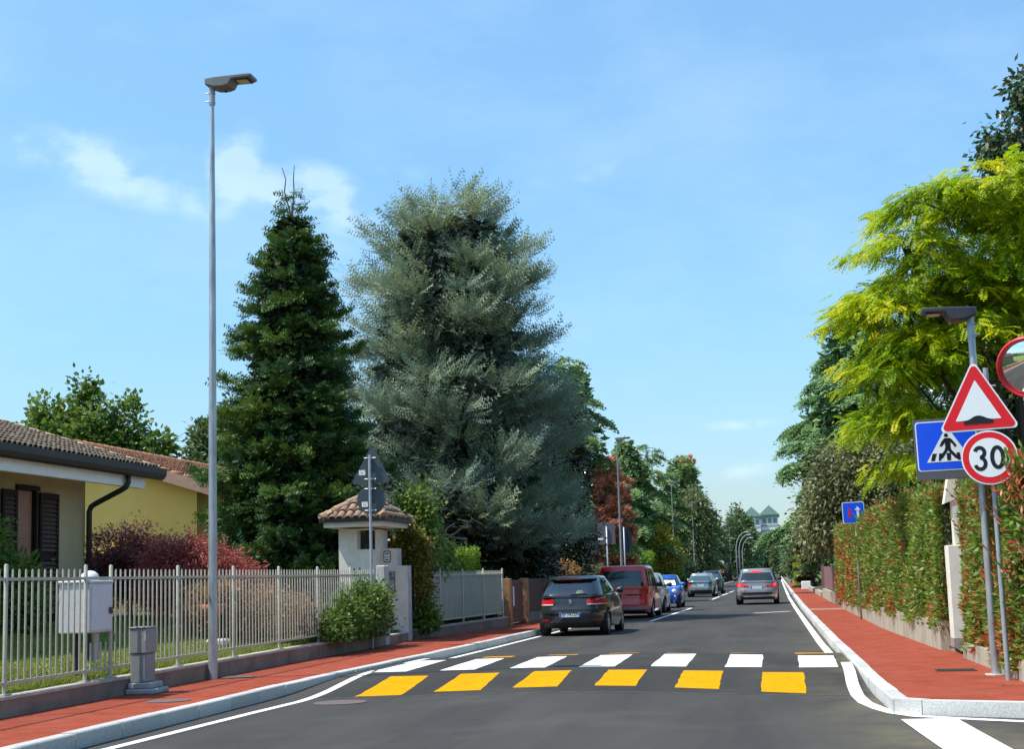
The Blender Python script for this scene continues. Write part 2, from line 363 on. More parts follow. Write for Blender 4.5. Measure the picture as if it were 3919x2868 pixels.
# ---- the fresh darker asphalt of the raised crossing, with a ragged dusty foot
hm = am.copy(); hm.name = 'fresh asphalt'
for n_ in hm.node_tree.nodes:
    if n_.type == 'VALTORGB' and abs(n_.color_ramp.elements[0].color[0]-.038) < 1e-4: n_.color_ramp.elements[0].color = (.026, .025, .022, 1); n_.color_ramp.elements[1].color = (.052, .050, .044, 1)
hb = MB(); rg_ = random.Random(8); jag0 = [rg_.uniform(-.05, .05) for _ in range(60)]; jag1 = [rg_.uniform(-.05, .05) for _ in range(60)]
def hfn(u, v):
    x = -6.05+7.0*u; k = int(u*48); y0_ = 18.42+hump_shift(x)+jag0[k]; y1_ = 27.3+hump_shift(x)+jag1[k]; y = y0_+(y1_-y0_)*v
    return (x, y, hz(x, y)+.0025)
hb.grid(hfn, 48, 60); hb.build('crossing_surface', hm, road_o, smooth=True, recalc=False)
dm = mat('dusty joint', (.15, .14, .11), .9, vscale=9, col2=(.06, .058, .05))
jb = MB(); jb.grid(lambda u, v: (lambda x, k: (x, 18.42+hump_shift(x)+jag0[k]-.03+.06*v, .004))(-6.05+7.0*u, int(u*48)), 48, 1); jb.build('joint_line', dm, road_o, recalc=False)
# ---- painted marks (each a piece on the road)
def drape(pts_l, pts_r, n=14, dz=.005):
    mb = MB(); L = len(pts_l)-1
    def at(P, u):
        i = min(int(u*L), L-1); f = u*L-i; return (P[i][0]+(P[i+1][0]-P[i][0])*f, P[i][1]+(P[i+1][1]-P[i][1])*f)
    def fn(u, v):
        a, b = at(pts_l, v), at(pts_r, v); x, y = a[0]+(b[0]-a[0])*u, a[1]+(b[1]-a[1])*u
        return (x, y, hz(x, y)+dz)
    mb.grid(fn, 4, n); return mb
rng = random.Random(4)
def stripe(name, q, m):                    # q: near left, near right, far right, far left; hand-laid, slightly wavy edges
    a, b, c, d = q; n = 7
    j = lambda s: rng.uniform(-s, s)
    l = [(a[0]+(d[0]-a[0])*i/n+j(.009), a[1]+(d[1]-a[1])*i/n) for i in range(n+1)]
    r_ = [(b[0]+(c[0]-b[0])*i/n+j(.009), b[1]+(c[1]-b[1])*i/n) for i in range(n+1)]
    return drape(l, r_, 21).build(name, m, road_o, recalc=False)
wn = [(-6.15, 21.91, -5.59, 21.97), (-5.09, 22.04, -4.57, 22.12), (-4.06, 22.25, -3.52, 22.3), (-3.0, 22.32, -2.46, 22.25), (-1.92, 22.12, -1.38, 21.9), (-.81, 21.62, -.29, 21.45), (.23, 21.22, .76, 21.16)]
wf = [(-6.1, 24.75, -5.62, 24.85), (-5.12, 24.95, -4.64, 25.05), (-4.1, 25.2, -3.6, 25.3), (-3.04, 25.4, -2.5, 25.42), (-1.95, 25.36, -1.42, 25.22), (-.84, 24.85, -.3, 24.55), (.24, 24.15, .79, 23.9)]
for a, b in zip(wn, wf): stripe('white_crossing_stripe', ((a[0], a[1]), (a[2], a[3]), (b[2], b[3]), (b[0], b[1])), M['white_paint'])
yn = [(-5.42, 18.62, -4.84, 18.75), (-4.5, 19.15, -3.92, 19.3), (-3.53, 19.55, -2.95, 19.63), (-2.46, 19.66, -1.9, 19.5), (-1.36, 19.15, -.8, 18.8), (-.27, 18.36, .26, 18.02)]
yf = [(-5.6, 21.1, -5.05, 21.16), (-4.6, 21.36, -4.06, 21.45), (-3.57, 21.6, -3.03, 21.66), (-2.48, 21.62, -1.92, 21.5), (-1.38, 21.2, -.82, 20.95), (-.28, 20.6, .27, 20.42)]
for a, b in zip(yn, yf): stripe('yellow_ramp_stripe', ((a[0], a[1]), (a[2], a[3]), (b[2], b[3]), (b[0], b[1])), M['yellow_paint'])
for x, y in ((-5.0, 25.25), (-3.9, 25.55), (-2.85, 25.7), (-1.85, 25.62), (-.75, 25.1), (.3, 24.5)):
    y += .12; stripe('yellow_ramp_stripe', ((x-.1, y), (x+.42, y), (x+.42, y+1.6), (x-.1, y+1.6)), M['yellow_paint'])
def line(name, pts, w, n=None, dz=.005, m='white_paint'):
    L, Rr = [], []
    for i, p in enumerate(pts):
        a = Vector(pts[max(i-1, 0)]); b = Vector(pts[min(i+1, len(pts)-1)]); d = (b-a).normalized(); s = Vector((-d.y, d.x))*w/2
        j = rng.uniform(-.006, .006)
        L.append((p[0]+s.x+j, p[1]+s.y)); Rr.append((p[0]-s.x+j, p[1]-s.y))
    return drape(L, Rr, n or len(pts)*4, dz).build(name, M[m], road_o, recalc=False)
line('edge_line', [(-6.30, 2), (-6.24, 8), (-6.14, 13), (-6.02, 16.5), (-5.95, 18), (-6.02, 19.5), (-6.1, 21), (-6.16, 22.3)], .12, 60)
line('edge_line', [(-6.14, 24.2), (-6.08, 27), (-5.98, 31), (-5.88, 37), (-5.84, 41), (-5.8, 46)], .12, 40)
line('edge_line', [(.81, 25.7), (.76, 30), (.70, 40), (.66, 48), (.60, 58), (.52, 80), (.5, 120), (.5, 200), (.5, 330)], .14, 60)
line('edge_line', [(.895, 22.2), (.885, 21.3), (.875, 20.4), (.84, 19), (.82, 17.6), (.85, 16.7), (.95, 16.0), (1.07, 15.5), (1.27, 15.12), (1.58, 14.88), (2.15, 14.5), (3.2, 14.07), (6, 12.95)], .15, 90)
line('side_crossing_stripe', [(1.335, 14.80), (1.40, 13.6), (1.475, 12.44), (1.53, 11.6)], .52, 16, .009)
line('bay_line', [(-5.7, 45.2), (-4.9, 45.62), (-3.98, 46.1)], .11)
line('bay_line', [(-3.95, 46.1), (-3.82, 52), (-3.68, 58), (-3.6, 62)], .12)
line('bay_line', [(-5.7, 62.9), (-4.7, 63.3), (-3.56, 62.4)], .11, dz=.009)
line('bay_line', [(-5.6, 77.6), (-4.9, 78.2), (-3.55, 80.3)], .11)
line('bay_line', [(-3.53, 80.4), (-3.42, 98), (-3.33, 117)], .13)
line('bay_line', [(-3.4, 128), (-3.35, 150)], .13)
line('stop_bar', [(-.9, 52.3), (.35, 53.5)], .25)
line('stop_bar', [(-.5, 84.5), (.35, 85)], .5, m='yellow_paint')
cv = MB(); cv.lathe([(.33, 0), (.33, .006), (.001, .006)], (-5.35, 17.75, .002), n=24); cv.build('road_cover', M['manhole'], road_o)
# ---- kerbs: one stone after another
kmats = [M['granite'], M['granite_cut'], M['granite_dark']]
def kerb(name, xf, y0, y1, side, ztop):
    root = tag(thing(name, None, None), kind='structure')
    y = y0; k = 0
    while y < y1:
        ln = 1.0 if y < 75 else (4.0 if y < 140 else 40.0)
        a, b = y+.006, min(y+ln, y1)-.006
        dz = rng.uniform(-.004, .004); dx = rng.uniform(-.006, .006); w = .15*side; zt = ztop+dz
        mb = MB(); c = .012*side
        sec = lambda yy, e=0: [(xf(yy)+dx, yy, -.05), (xf(yy)+dx, yy, zt-.012), (xf(yy)+dx+c, yy, zt), (xf(yy)+dx+w, yy, zt), (xf(yy)+dx+w, yy, -.05)]
        A, B = sec(a), sec(b)
        mb.add(A+B, [(i, i+1, 6+i, 5+i) for i in range(4)]+[(0, 1, 2, 3, 4), (9, 8, 7, 6, 5)])
        mb.build('kerb_stone', kmats[rng.choice((0, 0, 1, 2))], root); y += ln; k += 1
    return root
kerb('left_kerb', kl, 2, 600, -1, .150)
rk = kerb('right_kerb', kr, 15.45, 420, 1, .146)
cr0 = [(1.07, 15.45), (1.32, 15.21), (2.24, 14.83), (3.16, 14.47), (4.08, 14.11), (5.0, 13.75), (6.5, 13.17), (9, 12.2)]
for (a, b) in zip(cr0, cr0[1:]):
    d = Vector((b[0]-a[0], b[1]-a[1])).normalized(); nrm = Vector((-d.y, d.x))*.155
    a2 = (a[0]+d.x*.006, a[1]+d.y*.006); b2 = (b[0]-d.x*.006, b[1]-d.y*.006); mb = MB(); zt = .146+rng.uniform(-.003, .003)
    pl = [a2, b2, (b2[0]+nrm.x, b2[1]+nrm.y), (a2[0]+nrm.x, a2[1]+nrm.y)]
    mb.add([p+(-.05,) for p in pl]+[p+(zt,) for p in pl], [(3, 2, 1, 0), (4, 5, 6, 7), (0, 1, 5, 4), (1, 2, 6, 5), (2, 3, 7, 6), (3, 0, 4, 7)])
    mb.build('kerb_stone', kmats[rng.choice((0, 1, 2))], rk)
# ---- red walks
red = mat('red walk surface', (.25, .052, .028), .92, spec=.1, vscale=2.6, col2=(.335, .076, .044), bump=.3, bscale=150, detail=9)
def worn(m, cols, scale, stretch, lo, hi, amt, off=0.0):
    """stains and dust patches mixed over the base colour"""
    t = m.node_tree; b = t.nodes['Principled BSDF']; src = b.inputs['Base Color'].links[0].from_socket if b.inputs['Base Color'].links else None
    tc = nd(t, 'ShaderNodeTexCoord'); mp = nd(t, 'ShaderNodeMapping'); mp.inputs['Scale'].default_value = stretch; mp.inputs['Location'].default_value = (off, off, off); t.links.new(tc.outputs['Object'], mp.inputs[0])
    n = nd(t, 'ShaderNodeTexNoise'); n.inputs['Scale'].default_value = scale; n.inputs['Detail'].default_value = 7; n.inputs['Roughness'].default_value = .7; t.links.new(mp.outputs[0], n.inputs['Vector'])
    r = nd(t, 'ShaderNodeValToRGB'); t.links.new(n.outputs['Fac'], r.inputs['Fac']); r.color_ramp.elements[0].position = lo; r.color_ramp.elements[1].position = hi
    x = nd(t, 'ShaderNodeMix', data_type='RGBA'); t.links.new(mth(t, 'MULTIPLY', r.outputs[0], amt), x.inputs['Factor'])
    if src: t.links.new(src, x.inputs['A'])
    else: x.inputs['A'].default_value = b.inputs['Base Color'].default_value
    x.inputs['B'].default_value = tuple(cols)+(1,); t.links.new(x.outputs['Result'], b.inputs['Base Color'])
worn(red, (.30, .14, .09), .7, (1, 1, 1), .52, .80, .4); worn(red, (.14, .04, .028), 1.1, (1, 1, 1), .57, .82, .3, 4.0); worn(red, (.42, .30, .22), 60, (1, 1, 1), .72, .78, .3, 9.0)
worn(M['white_paint'], (.30, .30, .28), 14, (1, .45, 1), .54, .72, .8); worn(M['yellow_paint'], (.20, .12, .02), 12, (1, .5, 1), .55, .74, .75)
worn(M['ochre_wall'], (.20, .16, .10), .8, (1, 1, .35), .5, .8, .5); worn(M['yellow_wall'], (.55, .40, .12), .6, (1, 1, .3), .52, .8, .4)
def sheet(name, xl, xr, ysq, z, m, kind='structure', nx=1):
    mb = MB(); n = len(ysq)-1
    mb.grid(lambda u, v: (xl(ysq[round(v*n)])+(xr(ysq[round(v*n)])-xl(ysq[round(v*n)]))*u, ysq[round(v*n)], z), nx, n)
    return tag(mb.build(name, m), kind=kind)
WL = [(-40, -8.16), (32.6, -8.16), (40.5, -7.42), (60, -7.35), (900, -7.35)]
yy = [-20, 0, 5, 10, 15, 19, 25, 30, 32.6, 37, 40.5, 60, 100, 200, 420, 600]
sheet('left_sidewalk', lambda y: interp(WL, y)-.03, lambda y: kl(y)-.14, yy, .136, red)
WR = [(13, 2.62), (18, 2.58), (24, 2.46), (32.5, 2.18), (49, 2.05), (175, 1.78), (600, 1.75)]
def wr(y): return interp(WR, y)
mb = MB(); yr_ = [15.7, 17.5, 21, 24, 29, 32.5, 37.5, 45, 49.3]
pts = [(kr(y)+.14, y, .136) for y in yr_]+[(wr(y)+.16, y, .136) for y in yr_[:0:-1]]+[(3.3, 16.5, .136), (8, 14.9, .136), (12, 13.4, .136), (11.6, 11.3, .136), (9.05, 12.33, .136), (6.55, 13.31, .136), (3.2, 14.61, .136), (2.28, 14.97, .136), (1.40, 15.34, .136), (1.24, 15.48, .136)]
bm = bmesh.new(); f = bm.faces.new([bm.verts.new(p) for p in pts]); bmesh.ops.triangulate(bm, faces=[f]); me = bpy.data.meshes.new('right_sidewalk'); bm.to_mesh(me); bm.free(); me.materials.append(red)
tag(mesh_obj('right_sidewalk', me), kind='structure')
ent = mat('dusty concrete crossing', (.30, .17, .12), .9, .2, 4)
sheet('driveway_strip', lambda y: kr(y)+.145, lambda y: wr(y)+.16, [49.3, 51.2], .138, ent)
sheet('right_far_sidewalk', lambda y: kr(y)+.14, lambda y: wr(y)+.16, [51.2, 57, 75, 84.6], .136, red)
sheet('driveway_edge', lambda y: kr(y)+.145, lambda y: wr(y)+.16, [84.6, 86.5], .138, ent)
sheet('right_farther_sidewalk', lambda y: kr(y)+.14, lambda y: wr(y)+.16, [86.5, 120, 150], .136, red)
# ---- ground, gardens
gm = mat('dry verge', (.085, .085, .040), .95, vscale=.6, col2=(.16, .145, .085), bump=.4, bscale=8)
g = MB(); g.add([(-3000, -600, -.06), (3000, -600, -.06), (3000, 4500, -.06), (-3000, 4500, -.06)], [(0, 1, 2, 3)]); tag(g.build('ground', gm), kind='structure')
lm = mat('lawn turf', (.12, .155, .024), .95, vscale=2.2, col2=(.20, .23, .05), bump=.5, bscale=60)
def lawn_z(x): return interp([(-90, .95), (-12.4, .92), (-11, .82), (-9, .46), (-8.3, .36)], x)
lx = [-90, -40, -20, -14, -12.4, -11.5, -10.5, -9.5, -9, -8.32]
def garden(name, y0, y1, m):
    mb = MB(); mb.grid(lambda u, v: (lx[round(u*9)], y0+(y1-y0)*v, lawn_z(lx[round(u*9)])), 9, 4); return tag(mb.build(name, m, smooth=True), kind='structure')
garden('lawn', -40, 29.5, lm); garden('garden_ground', 29.5, 42, M['soil'])
mb = MB(); mb.grid(lambda u, v: ([-90, -20, -7.5][round(u*2)], 42+(600-42)*v, .16), 2, 3); tag(mb.build('left_plots', M['soil']), kind='structure')
mb = MB(); mb.grid(lambda u, v: (wr([17.3, 18, 24, 32.5, 49, 175, 600][round(v*6)])+.12 + u*60, [17.3, 18, 24, 32.5, 49, 175, 600][round(v*6)], .2), 1, 6); tag(mb.build('right_plots', M['soil']), kind='structure')
# ================================================================== LEFT SIDE: wall, fences, houses
def low_wall(name, label, pts, z0, z1a, z1b, m='conc', th=.18, cop=True):
    """pts run along the street face; body on the garden side"""
    root = thing(name, label, 'wall', (pts[0][0], pts[0][1], 0))
    L = sum((Vector(b)-Vector(a)).length for a, b in zip(pts, pts[1:])); acc = 0
    body, cp = MB(), MB()
    for a, b in zip(pts, pts[1:]):
        a, b = Vector(a), Vector(b); d = (b-a).normalized(); s = Vector((-d.y, d.x)); l = (b-a).length
        za, zb = z1a+(z1b-z1a)*acc/L, z1a+(z1b-z1a)*(acc+l)/L; acc += l
        q = [a, b, b+s*th, a+s*th]; zz = [za, zb, zb, za]
        body.add([(p.x, p.y, z0) for p in q]+[(p.x, p.y, z-.035) for p, z in zip(q, zz)], [(3, 2, 1, 0), (4, 5, 6, 7), (0, 1, 5, 4), (1, 2, 6, 5), (2, 3, 7, 6), (3, 0, 4, 7)])
        q = [a-s*.012, b-s*.012, b+s*(th+.02), a+s*(th+.02)]
        cp.add([(p.x, p.y, z-.0345) for p, z in zip(q, zz)]+[(p.x, p.y, z) for p, z in zip(q, zz)], [(3, 2, 1, 0), (4, 5, 6, 7), (0, 1, 5, 4), (1, 2, 6, 5), (2, 3, 7, 6), (3, 0, 4, 7)])
    body.build('wall_body', M[m], root)
    if cop: cp.build('coping', M['coping'], root)
    return root
low_wall('garden_wall', 'long low grey concrete wall under the cream picket fence of the front garden', [(-8.15, 5), (-8.15, 15), (-8.15, 30.4)], .05, .32, .415)
low_wall('garden_wall', 'low concrete wall under the screened fence beyond the gatehouse', [(-8.1, 32.95), (-7.42, 40.6)], .05, .37, .40)

pk = MB(); pk.tube([(0, 0, 0), (0, 0, 1.2), (0, 0, 1.215)], [.0118, .0118, .006], 6); pk_me = None
def fence(label, a, b, za, zb, top, post_t, n_gap, skip=(), screen=False, group=None):
    """picket fence from a to b: post_t are the metre marks of the posts"""
    global pk_me
    a3, b3 = Vector((a[0], a[1], 0)), Vector((b[0], b[1], 0)); d = (b3-a3).normalized(); L = (b3-a3).length
    root = thing('picket_fence', label, 'fence', (a[0], a[1], 0))
    zz = lambda t: za+(zb-za)*t/L
    for t in post_t:
        p = a3+d*t; mb = MB(); z0 = zz(t)
        mb.tube([(p.x, p.y, z0), (p.x, p.y, top-.012), (p.x, p.y, top)], [.0235, .0235, .013], 10)
        mb.box((p.x-.06, p.y-.06, z0), (p.x+.06, p.y+.06, z0+.012))
        mb.build('post', M['fence'], root, smooth=True, angle=40)
    for z_off, nm in ((top-.165, None), (None, 'low')):
        mb = MB(); k = 12
        path = [a3+d*(L*i/k) for i in range(k+1)]
        for p, q, t0, t1 in zip(path, path[1:], range(k), range(1, k+1)):
            z0 = z_off if z_off else zz(L*t0/k)+.125; z1 = z_off if z_off else zz(L*t1/k)+.125
            s = Vector((-d.y, d.x, 0))*.014; h = Vector((0, 0, .017)); p0 = p+Vector((0, 0, z0)); q0 = q+Vector((0, 0, z1))
            mb.add([p0-s-h, p0+s-h, p0+s+h, p0-s+h, q0-s-h, q0+s-h, q0+s+h, q0-s+h], [(0, 1, 5, 4), (1, 2, 6, 5), (2, 3, 7, 6), (3, 0, 4, 7)]+([(0, 3, 2, 1)] if t0 == 0 else [])+([(4, 5, 6, 7)] if t1 == k else []))
        mb.build('rail', M['fence'], root)
    for t0, t1 in zip(post_t, post_t[1:]):
        n = max(2, round((t1-t0)/n_gap))
        for i in range(1, n):
            t = t0+(t1-t0)*i/n
            p = a3+d*t; zb_ = zz(t)+.125; h = top-.055-zb_
            if pk_me is None:
                o = pk.build('picket', M['fence'], root, smooth=True, off=(0, 0, 0), angle=40); pk_me = o.data
            else: o = mesh_obj('picket', pk_me, root)
            o.location = (p.x-a[0], p.y-a[1], zb_); o.scale.z = h/1.215
            if any(s0 < t < s1 for s0, s1 in skip): o.scale.z = .33/1.215
    if screen:
        mb = MB(); s = Vector((-d.y, d.x, 0))*.04
        q = [a3+d*.05+s, b3-d*.05+s]
        mb.add([(q[0].x, q[0].y, za+.09), (q[1].x, q[1].y, zb+.09), (q[1].x, q[1].y, top-.10), (q[0].x, q[0].y, top-.10)], [(0, 1, 2, 3)])
        s2 = s*1.15
        mb.add([(q[0].x+s2.x*.2, q[0].y+s2.y*.2, za+.09), (q[1].x+s2.x*.2, q[1].y+s2.y*.2, zb+.09), (q[1].x+s2.x*.2, q[1].y+s2.y*.2, top-.10), (q[0].x+s2.x*.2, q[0].y+s2.y*.2, top-.10)], [(3, 2, 1, 0)])
        mb.build('privacy_sheet', M['screen'], root, recalc=False)
    return root
pt = [y-8.6 for y in (8.6, 10.72, 12.83, 14.95, 16.84, 17.53, 19.65, 21.8, 23.92, 26.05, 28.17, 29.85)]
fence('cream metal picket fence on the low wall in front of the lawn', (-8.25, 8.6), (-8.25, 29.85), .335, .415, 1.765, pt, .141, skip=[(8.3, 8.9)])
fence('cream picket fence backed with a pale green sheet beyond the gatehouse', (-8.17, 33.1), (-7.5, 40.45), .375, .40, 1.73, [0, 1.84, 3.68, 5.52, 7.38], .13, screen=True)

# ---- meter cupboard set into the fence
t = thing('meter_cupboard', 'weathered white metal meter cupboard on a black post set into the picket fence', 'cupboard', (-8.3, 17.18, 0))
mb = MB(); mb.box((-8.62, 16.88, .94), (-8.215, 17.49, 1.54), bev=.012); mb.build('cabinet', M['white_metal'], t)
mb = MB(); mb.box((-8.65, 16.86, 1.54), (-8.2, 17.51, 1.575), bev=.01); mb.build('lid', M['white_metal'], t)
mb = MB(); mb.box((-8.214, 16.91, .97), (-8.202, 17.46, 1.51)); mb.build('door', M['white_metal'], t)
mb = MB(); mb.box((-8.2015, 17.37, 1.16), (-8.175, 17.45, 1.24), bev=.01); mb.build('lock', M['bark'], t)
mb = MB(); mb.box((-8.64, 16.88, 1.33), (-8.625, 16.95, 1.41)); mb.build('bracket', M['coping'], t)
mb = MB(); mb.tube([(-8.45, 17.05, .38), (-8.45, 17.05, .94)], .035, 8); mb.build('post', M['black'], t)
mb = MB(); mb.tube([(-8.35, 17.32, .6), (-8.35, 17.32, .94)], .05, 8); mb.build('conduit', M['galv'], t)
t = thing('garden_lamp', 'white globe lamp on a short post just behind the meter cupboard', 'lamp', (-9.2, 18.9, .5))
mb = MB(); mb.lathe([(0.001, 1.72), (.06, 1.71), (.11, 1.67), (.13, 1.6), (.125, 1.53), (.08, 1.45), (.05, 1.43)], (-9.2, 18.9, 0), n=14); mb.build('globe', M['white'], t, smooth=True)
mb = MB(); mb.tube([(-9.2, 18.9, .5), (-9.2, 18.9, 1.45)], .035, 8); mb.build('post', M['black'], t)

# ---- grey telecom bollard on the red walk
t = thing('service_cabinet', 'grey fibreglass service pedestal on a stepped base beside the garden wall', 'cabinet', (-7.95, 17.95, .13))
mb = MB(); mb.box((-8.13, 17.70, .137), (-7.76, 18.22, .205), bev=.015); mb.box((-8.12, 17.74, .205), (-7.82, 18.16, .28), bev=.015); mb.build('plinth', M['plastic_grey2'], t)
mb = MB(); mb.box((-8.11, 17.80, .28), (-7.90, 18.10, .64), bev=.015); mb.build('lower_body', M['plastic_grey'], t)
mb = MB(); mb.box((-8.12, 17.79, .643), (-7.885, 18.11, .955), bev=.012); mb.build('upper_door', M['plastic_grey'], t)
mb = MB(); mb.box((-8.125, 17.78, .956), (-7.878, 18.12, .975), bev=.006); mb.build('cap', M['plastic_grey'], t)
mb = MB(); mb.box((-7.92, 17.786, .80), (-7.893, 17.792, .94)); mb.build('label_strip', M['coping'], t)
for y0, y1, x0, x1, w in ((16.45, 16.95, -7.35, -6.9, 1), (20.7, 21.0, -8.02, -7.6, 0)):
    t = MB(); t.lathe([(.26, 0), (.26, .008), (.001, .008)], ((x0+x1)/2, (y0+y1)/2, .1365), n=20)
    tag(t.build('manhole_cover', M['manhole']), 'dusty round cover in the red walk nearer the kerb' if w else 'small grey cover in the red walk at the foot of the tall lamp post', 'manhole cover')

# ---- brown roofed house
def tile_me(name, w, l, m, h=None):
    mb = MB(); h = h or w*.42; n = 6
    for i, (yy_, sc_, zo) in enumerate(((0, 1.0, .022), (l, .82, 0))):
        for j in range(n+1):
            a = math.pi*j/n; mb.v.append((yy_, -math.cos(a)*w/2*sc_, math.sin(a)*h*sc_+zo))
    for j in range(n): mb.f.append((j, j+1, n+2+j, n+1+j)); mb.m.append(0)
    for j in range(n+1): a = math.pi*j/n; mb.v.append((0, -math.cos(a)*(w/2-.016), math.sin(a)*(h-.016)+.022))
    for j in range(n): mb.f.append((j+1, j, 2*n+2+j, 2*n+3+j)); mb.m.append(0)
    me = bpy.data.meshes.new(name); me.from_pydata(mb.v, [], mb.f); me.materials.append(m)
    me.polygons.foreach_set('use_smooth', [True]*len(me.polygons)); return me
def tile_field(root, eave, along, upv, ncol, nrow, w, l, mats, order, wid=None, limit=300, keep=lambda c, r: True, prt='roof_tile'):
    """eave: start point; along: unit vector along the eave; upv: unit vector up the slope. Tiles seen largest are parts, the rest one part"""
    mes = [tile_me(prt, (wid or w)*.98, l*1.18, m) for m in mats]
    nrm = along.cross(upv).normalized()
    if nrm.z < 0: nrm = -nrm
    spots = [(c, r_) for c in range(ncol) for r_ in range(nrow) if keep(c, r_)]; spots.sort(key=order)
    rest = MB(); rr = random.Random(7)
    for i, (c, r_) in enumerate(spots):
        jit = rr.uniform(-.008, .008)
        p = eave+along*(w*(c+.5)+jit)+upv*(l*r_+rr.uniform(-.012, .012))+nrm*(.01+rr.uniform(0, .008))
        me = mes[rr.choice((0, 0, 1, 2))]
        # the tile's own x runs up the slope, y along the eave
        tilt = R(2.2); u = (upv*math.cos(tilt)+nrm*math.sin(-tilt)).normalized(); n2 = u.cross(-along).normalized()
        if n2.z < 0: n2 = -n2
        a2 = n2.cross(u)
        mtx = Matrix(((u.x, a2.x, n2.x, p.x), (u.y, a2.y, n2.y, p.y), (u.z, a2.z, n2.z, p.z), (0, 0, 0, 1)))
        if i < limit:
            o = mesh_obj(prt, me, root); loc = Vector(root_of(root).location)
            o.matrix_local = Matrix.Translation(-loc) @ mtx
        else:
            k = len(rest.v); rest.v += [tuple(mtx @ v.co) for v in me.vertices]
            for pl in me.polygons: rest.f.append(tuple(k+q for q in pl.vertices)); rest.m.append(mats.index(me.materials[0]))
    if rest.v: rest.build('far_roof_tiles', mats, root, smooth=True, recalc=False)['kind'] = 'stuff'
H = thing('house', 'house with weathered brown tile roof, dark gutter and shuttered garden door behind the lawn', 'house', (-12.25, 20, 0))
mb = MB()
op0, op1, ob, ot = 22.46, 23.18, .93, 3.16
for y0, y1, z0, z1 in ((8, op0, .2, 3.62), (op1, 24.95, .2, 3.62), (op0, op1, ot, 3.62), (op0, op1, .2, ob)):
    mb.add([(-12.25, y0, z0), (-12.25, y1, z0), (-12.25, y1, z1), (-12.25, y0, z1)], [(0, 1, 2, 3)])
mb.add([(-12.25, 24.95, .2), (-20.75, 24.95, .2), (-20.75, 24.95, 3.62), (-16.5, 24.95, 4.9), (-12.25, 24.95, 3.62)], [(0, 1, 2, 3, 4)])
mb.add([(-12.25, 8, .2), (-20.75, 8, .2), (-20.75, 8, 3.62), (-16.5, 8, 4.9), (-12.25, 8, 3.62)], [(4, 3, 2, 1, 0)])
mb.add([(-20.75, 8, .2), (-20.75, 24.95, .2), (-20.75, 24.95, 3.62), (-20.75, 8, 3.62)], [(3, 2, 1, 0)])
mb.build('wall', M['ochre_wall'], H, recalc=False)
mb = MB(); mb.box((-12.36, op0, ob), (-12.32, op1, ot)); dr = mb.build('door', M['wood_red'], H)
mb = MB(); mb.box((-12.40, op0-.02, ot-.02), (-12.20, op1+.02, ot+.06)); mb.box((-12.32, op0, ob), (-12.24, op0+.05, ot-.02)); mb.box((-12.32, op1-.05, ob), (-12.24, op1, ot-.02)); mb.build('door_frame', M['wood_dark'], H)
for y0, y1, ang in ((21.96, 22.44, 0), (23.2, 23.86, 0)):
    mb = MB(); x0, x1 = -12.235, -12.19
    for a, b, c, d in ((y0, y0+.07, .95, 3.12), (y1-.07, y1, .95, 3.12), (y0+.07, y1-.07, .95, 1.05), (y0+.07, y1-.07, 3.02, 3.12), (y0+.07, y1-.07, 1.98, 2.06)): mb.box((x0, a, c), (x1, b, d))
    mb.box((x0-.005, y0+.07, 1.05), (x0+.006, y1-.07, 3.02))
    sh = mb.build('shutter', M['wood_dark'], H); k = 0
    for z in [1.08+.075*i for i in range(26)]:
        if 1.93 < z < 2.06: continue
        mb = MB(); mb.add([(x0+.008, y0+.072, z+.05), (x0+.008, y1-.072, z+.05), (x1-.004, y1-.072, z), (x1-.004, y0+.072, z), (x0+.008, y0+.072, z+.062), (x0+.008, y1-.072, z+.062), (x1-.004, y1-.072, z+.012), (x1-.004, y0+.072, z+.012)], [(0, 1, 2, 3), (7, 6, 5, 4), (3, 2, 6, 7), (0, 4, 5, 1)])
        mb.build('slat', M['slat'], sh)
tr = math.atan(.32); upv = Vector((-math.cos(tr), 0, math.sin(tr)))
mb = MB()
def slab(mb, p0, p1, up_, l, th):
    n = Vector((0, 1, 0)).cross(up_).normalized(); n = n if n.z > 0 else -n
    q = [Vector(p0), Vector(p1), Vector(p1)+up_*l, Vector(p0)+up_*l]
    mb.add([a for a in q]+[a-n*th for a in q], [(0, 1, 2, 3), (7, 6, 5, 4), (0, 4, 5, 1), (1, 5, 6, 2), (2, 6, 7, 3), (3, 7, 4, 0)])
SL = 5.05/math.cos(tr)
slab(mb, (-11.47, 7, 3.66), (-11.47, 26.25, 3.66), upv, SL, .1)
mb.build('roof', M['roof_under'], H)
mb = MB(); slab(mb, (-21.53, 7, 3.66), (-21.53, 26.25, 3.66), Vector((math.cos(tr), 0, math.sin(tr))), SL, .1); mb.build('rear_roof', M['roof_under'], H)
tile_field(H, Vector((-11.42, 13.4, 3.675)), Vector((0, 1, 0)), upv, 80, 15, .1605, .345, M['tile'], lambda q: abs(q[0]-63)*.65+q[1]*1.1 if q[0] > 35 else 99+q[1])
for i in range(14):                                # verge caps up the gable end
    mb = MB(); p = Vector((-11.42, 26.27, 3.68))+upv*(.37*i); mb.tube([p, p+upv*.42], [.085, .075], 8); mb.build('verge_tile', M['tile'][i % 3], H, smooth=True, angle=50)
for i in range(30):
    mb = MB(); p = Vector((-16.5, 14+.41*i, 5.30)); mb.tube([p, p+Vector((0, .44, 0))], [.11, .095], 8); mb.build('ridge_tile', M['tile'][i % 3], H, smooth=True, angle=50)
gut = MB(); prof = [(-.02, .13), (-.02, .02), (0.02, -.05), (.09, -.085), (.15, -.05), (.185, .02), (.19, .13), (.175, .13), (.17, .03), (.09, -.06), (0.0, .02), (0, .13)]
gv = [(-11.47+x, y, 3.56+z) for y in (7, 26.34) for x, z in prof]; n = len(prof)
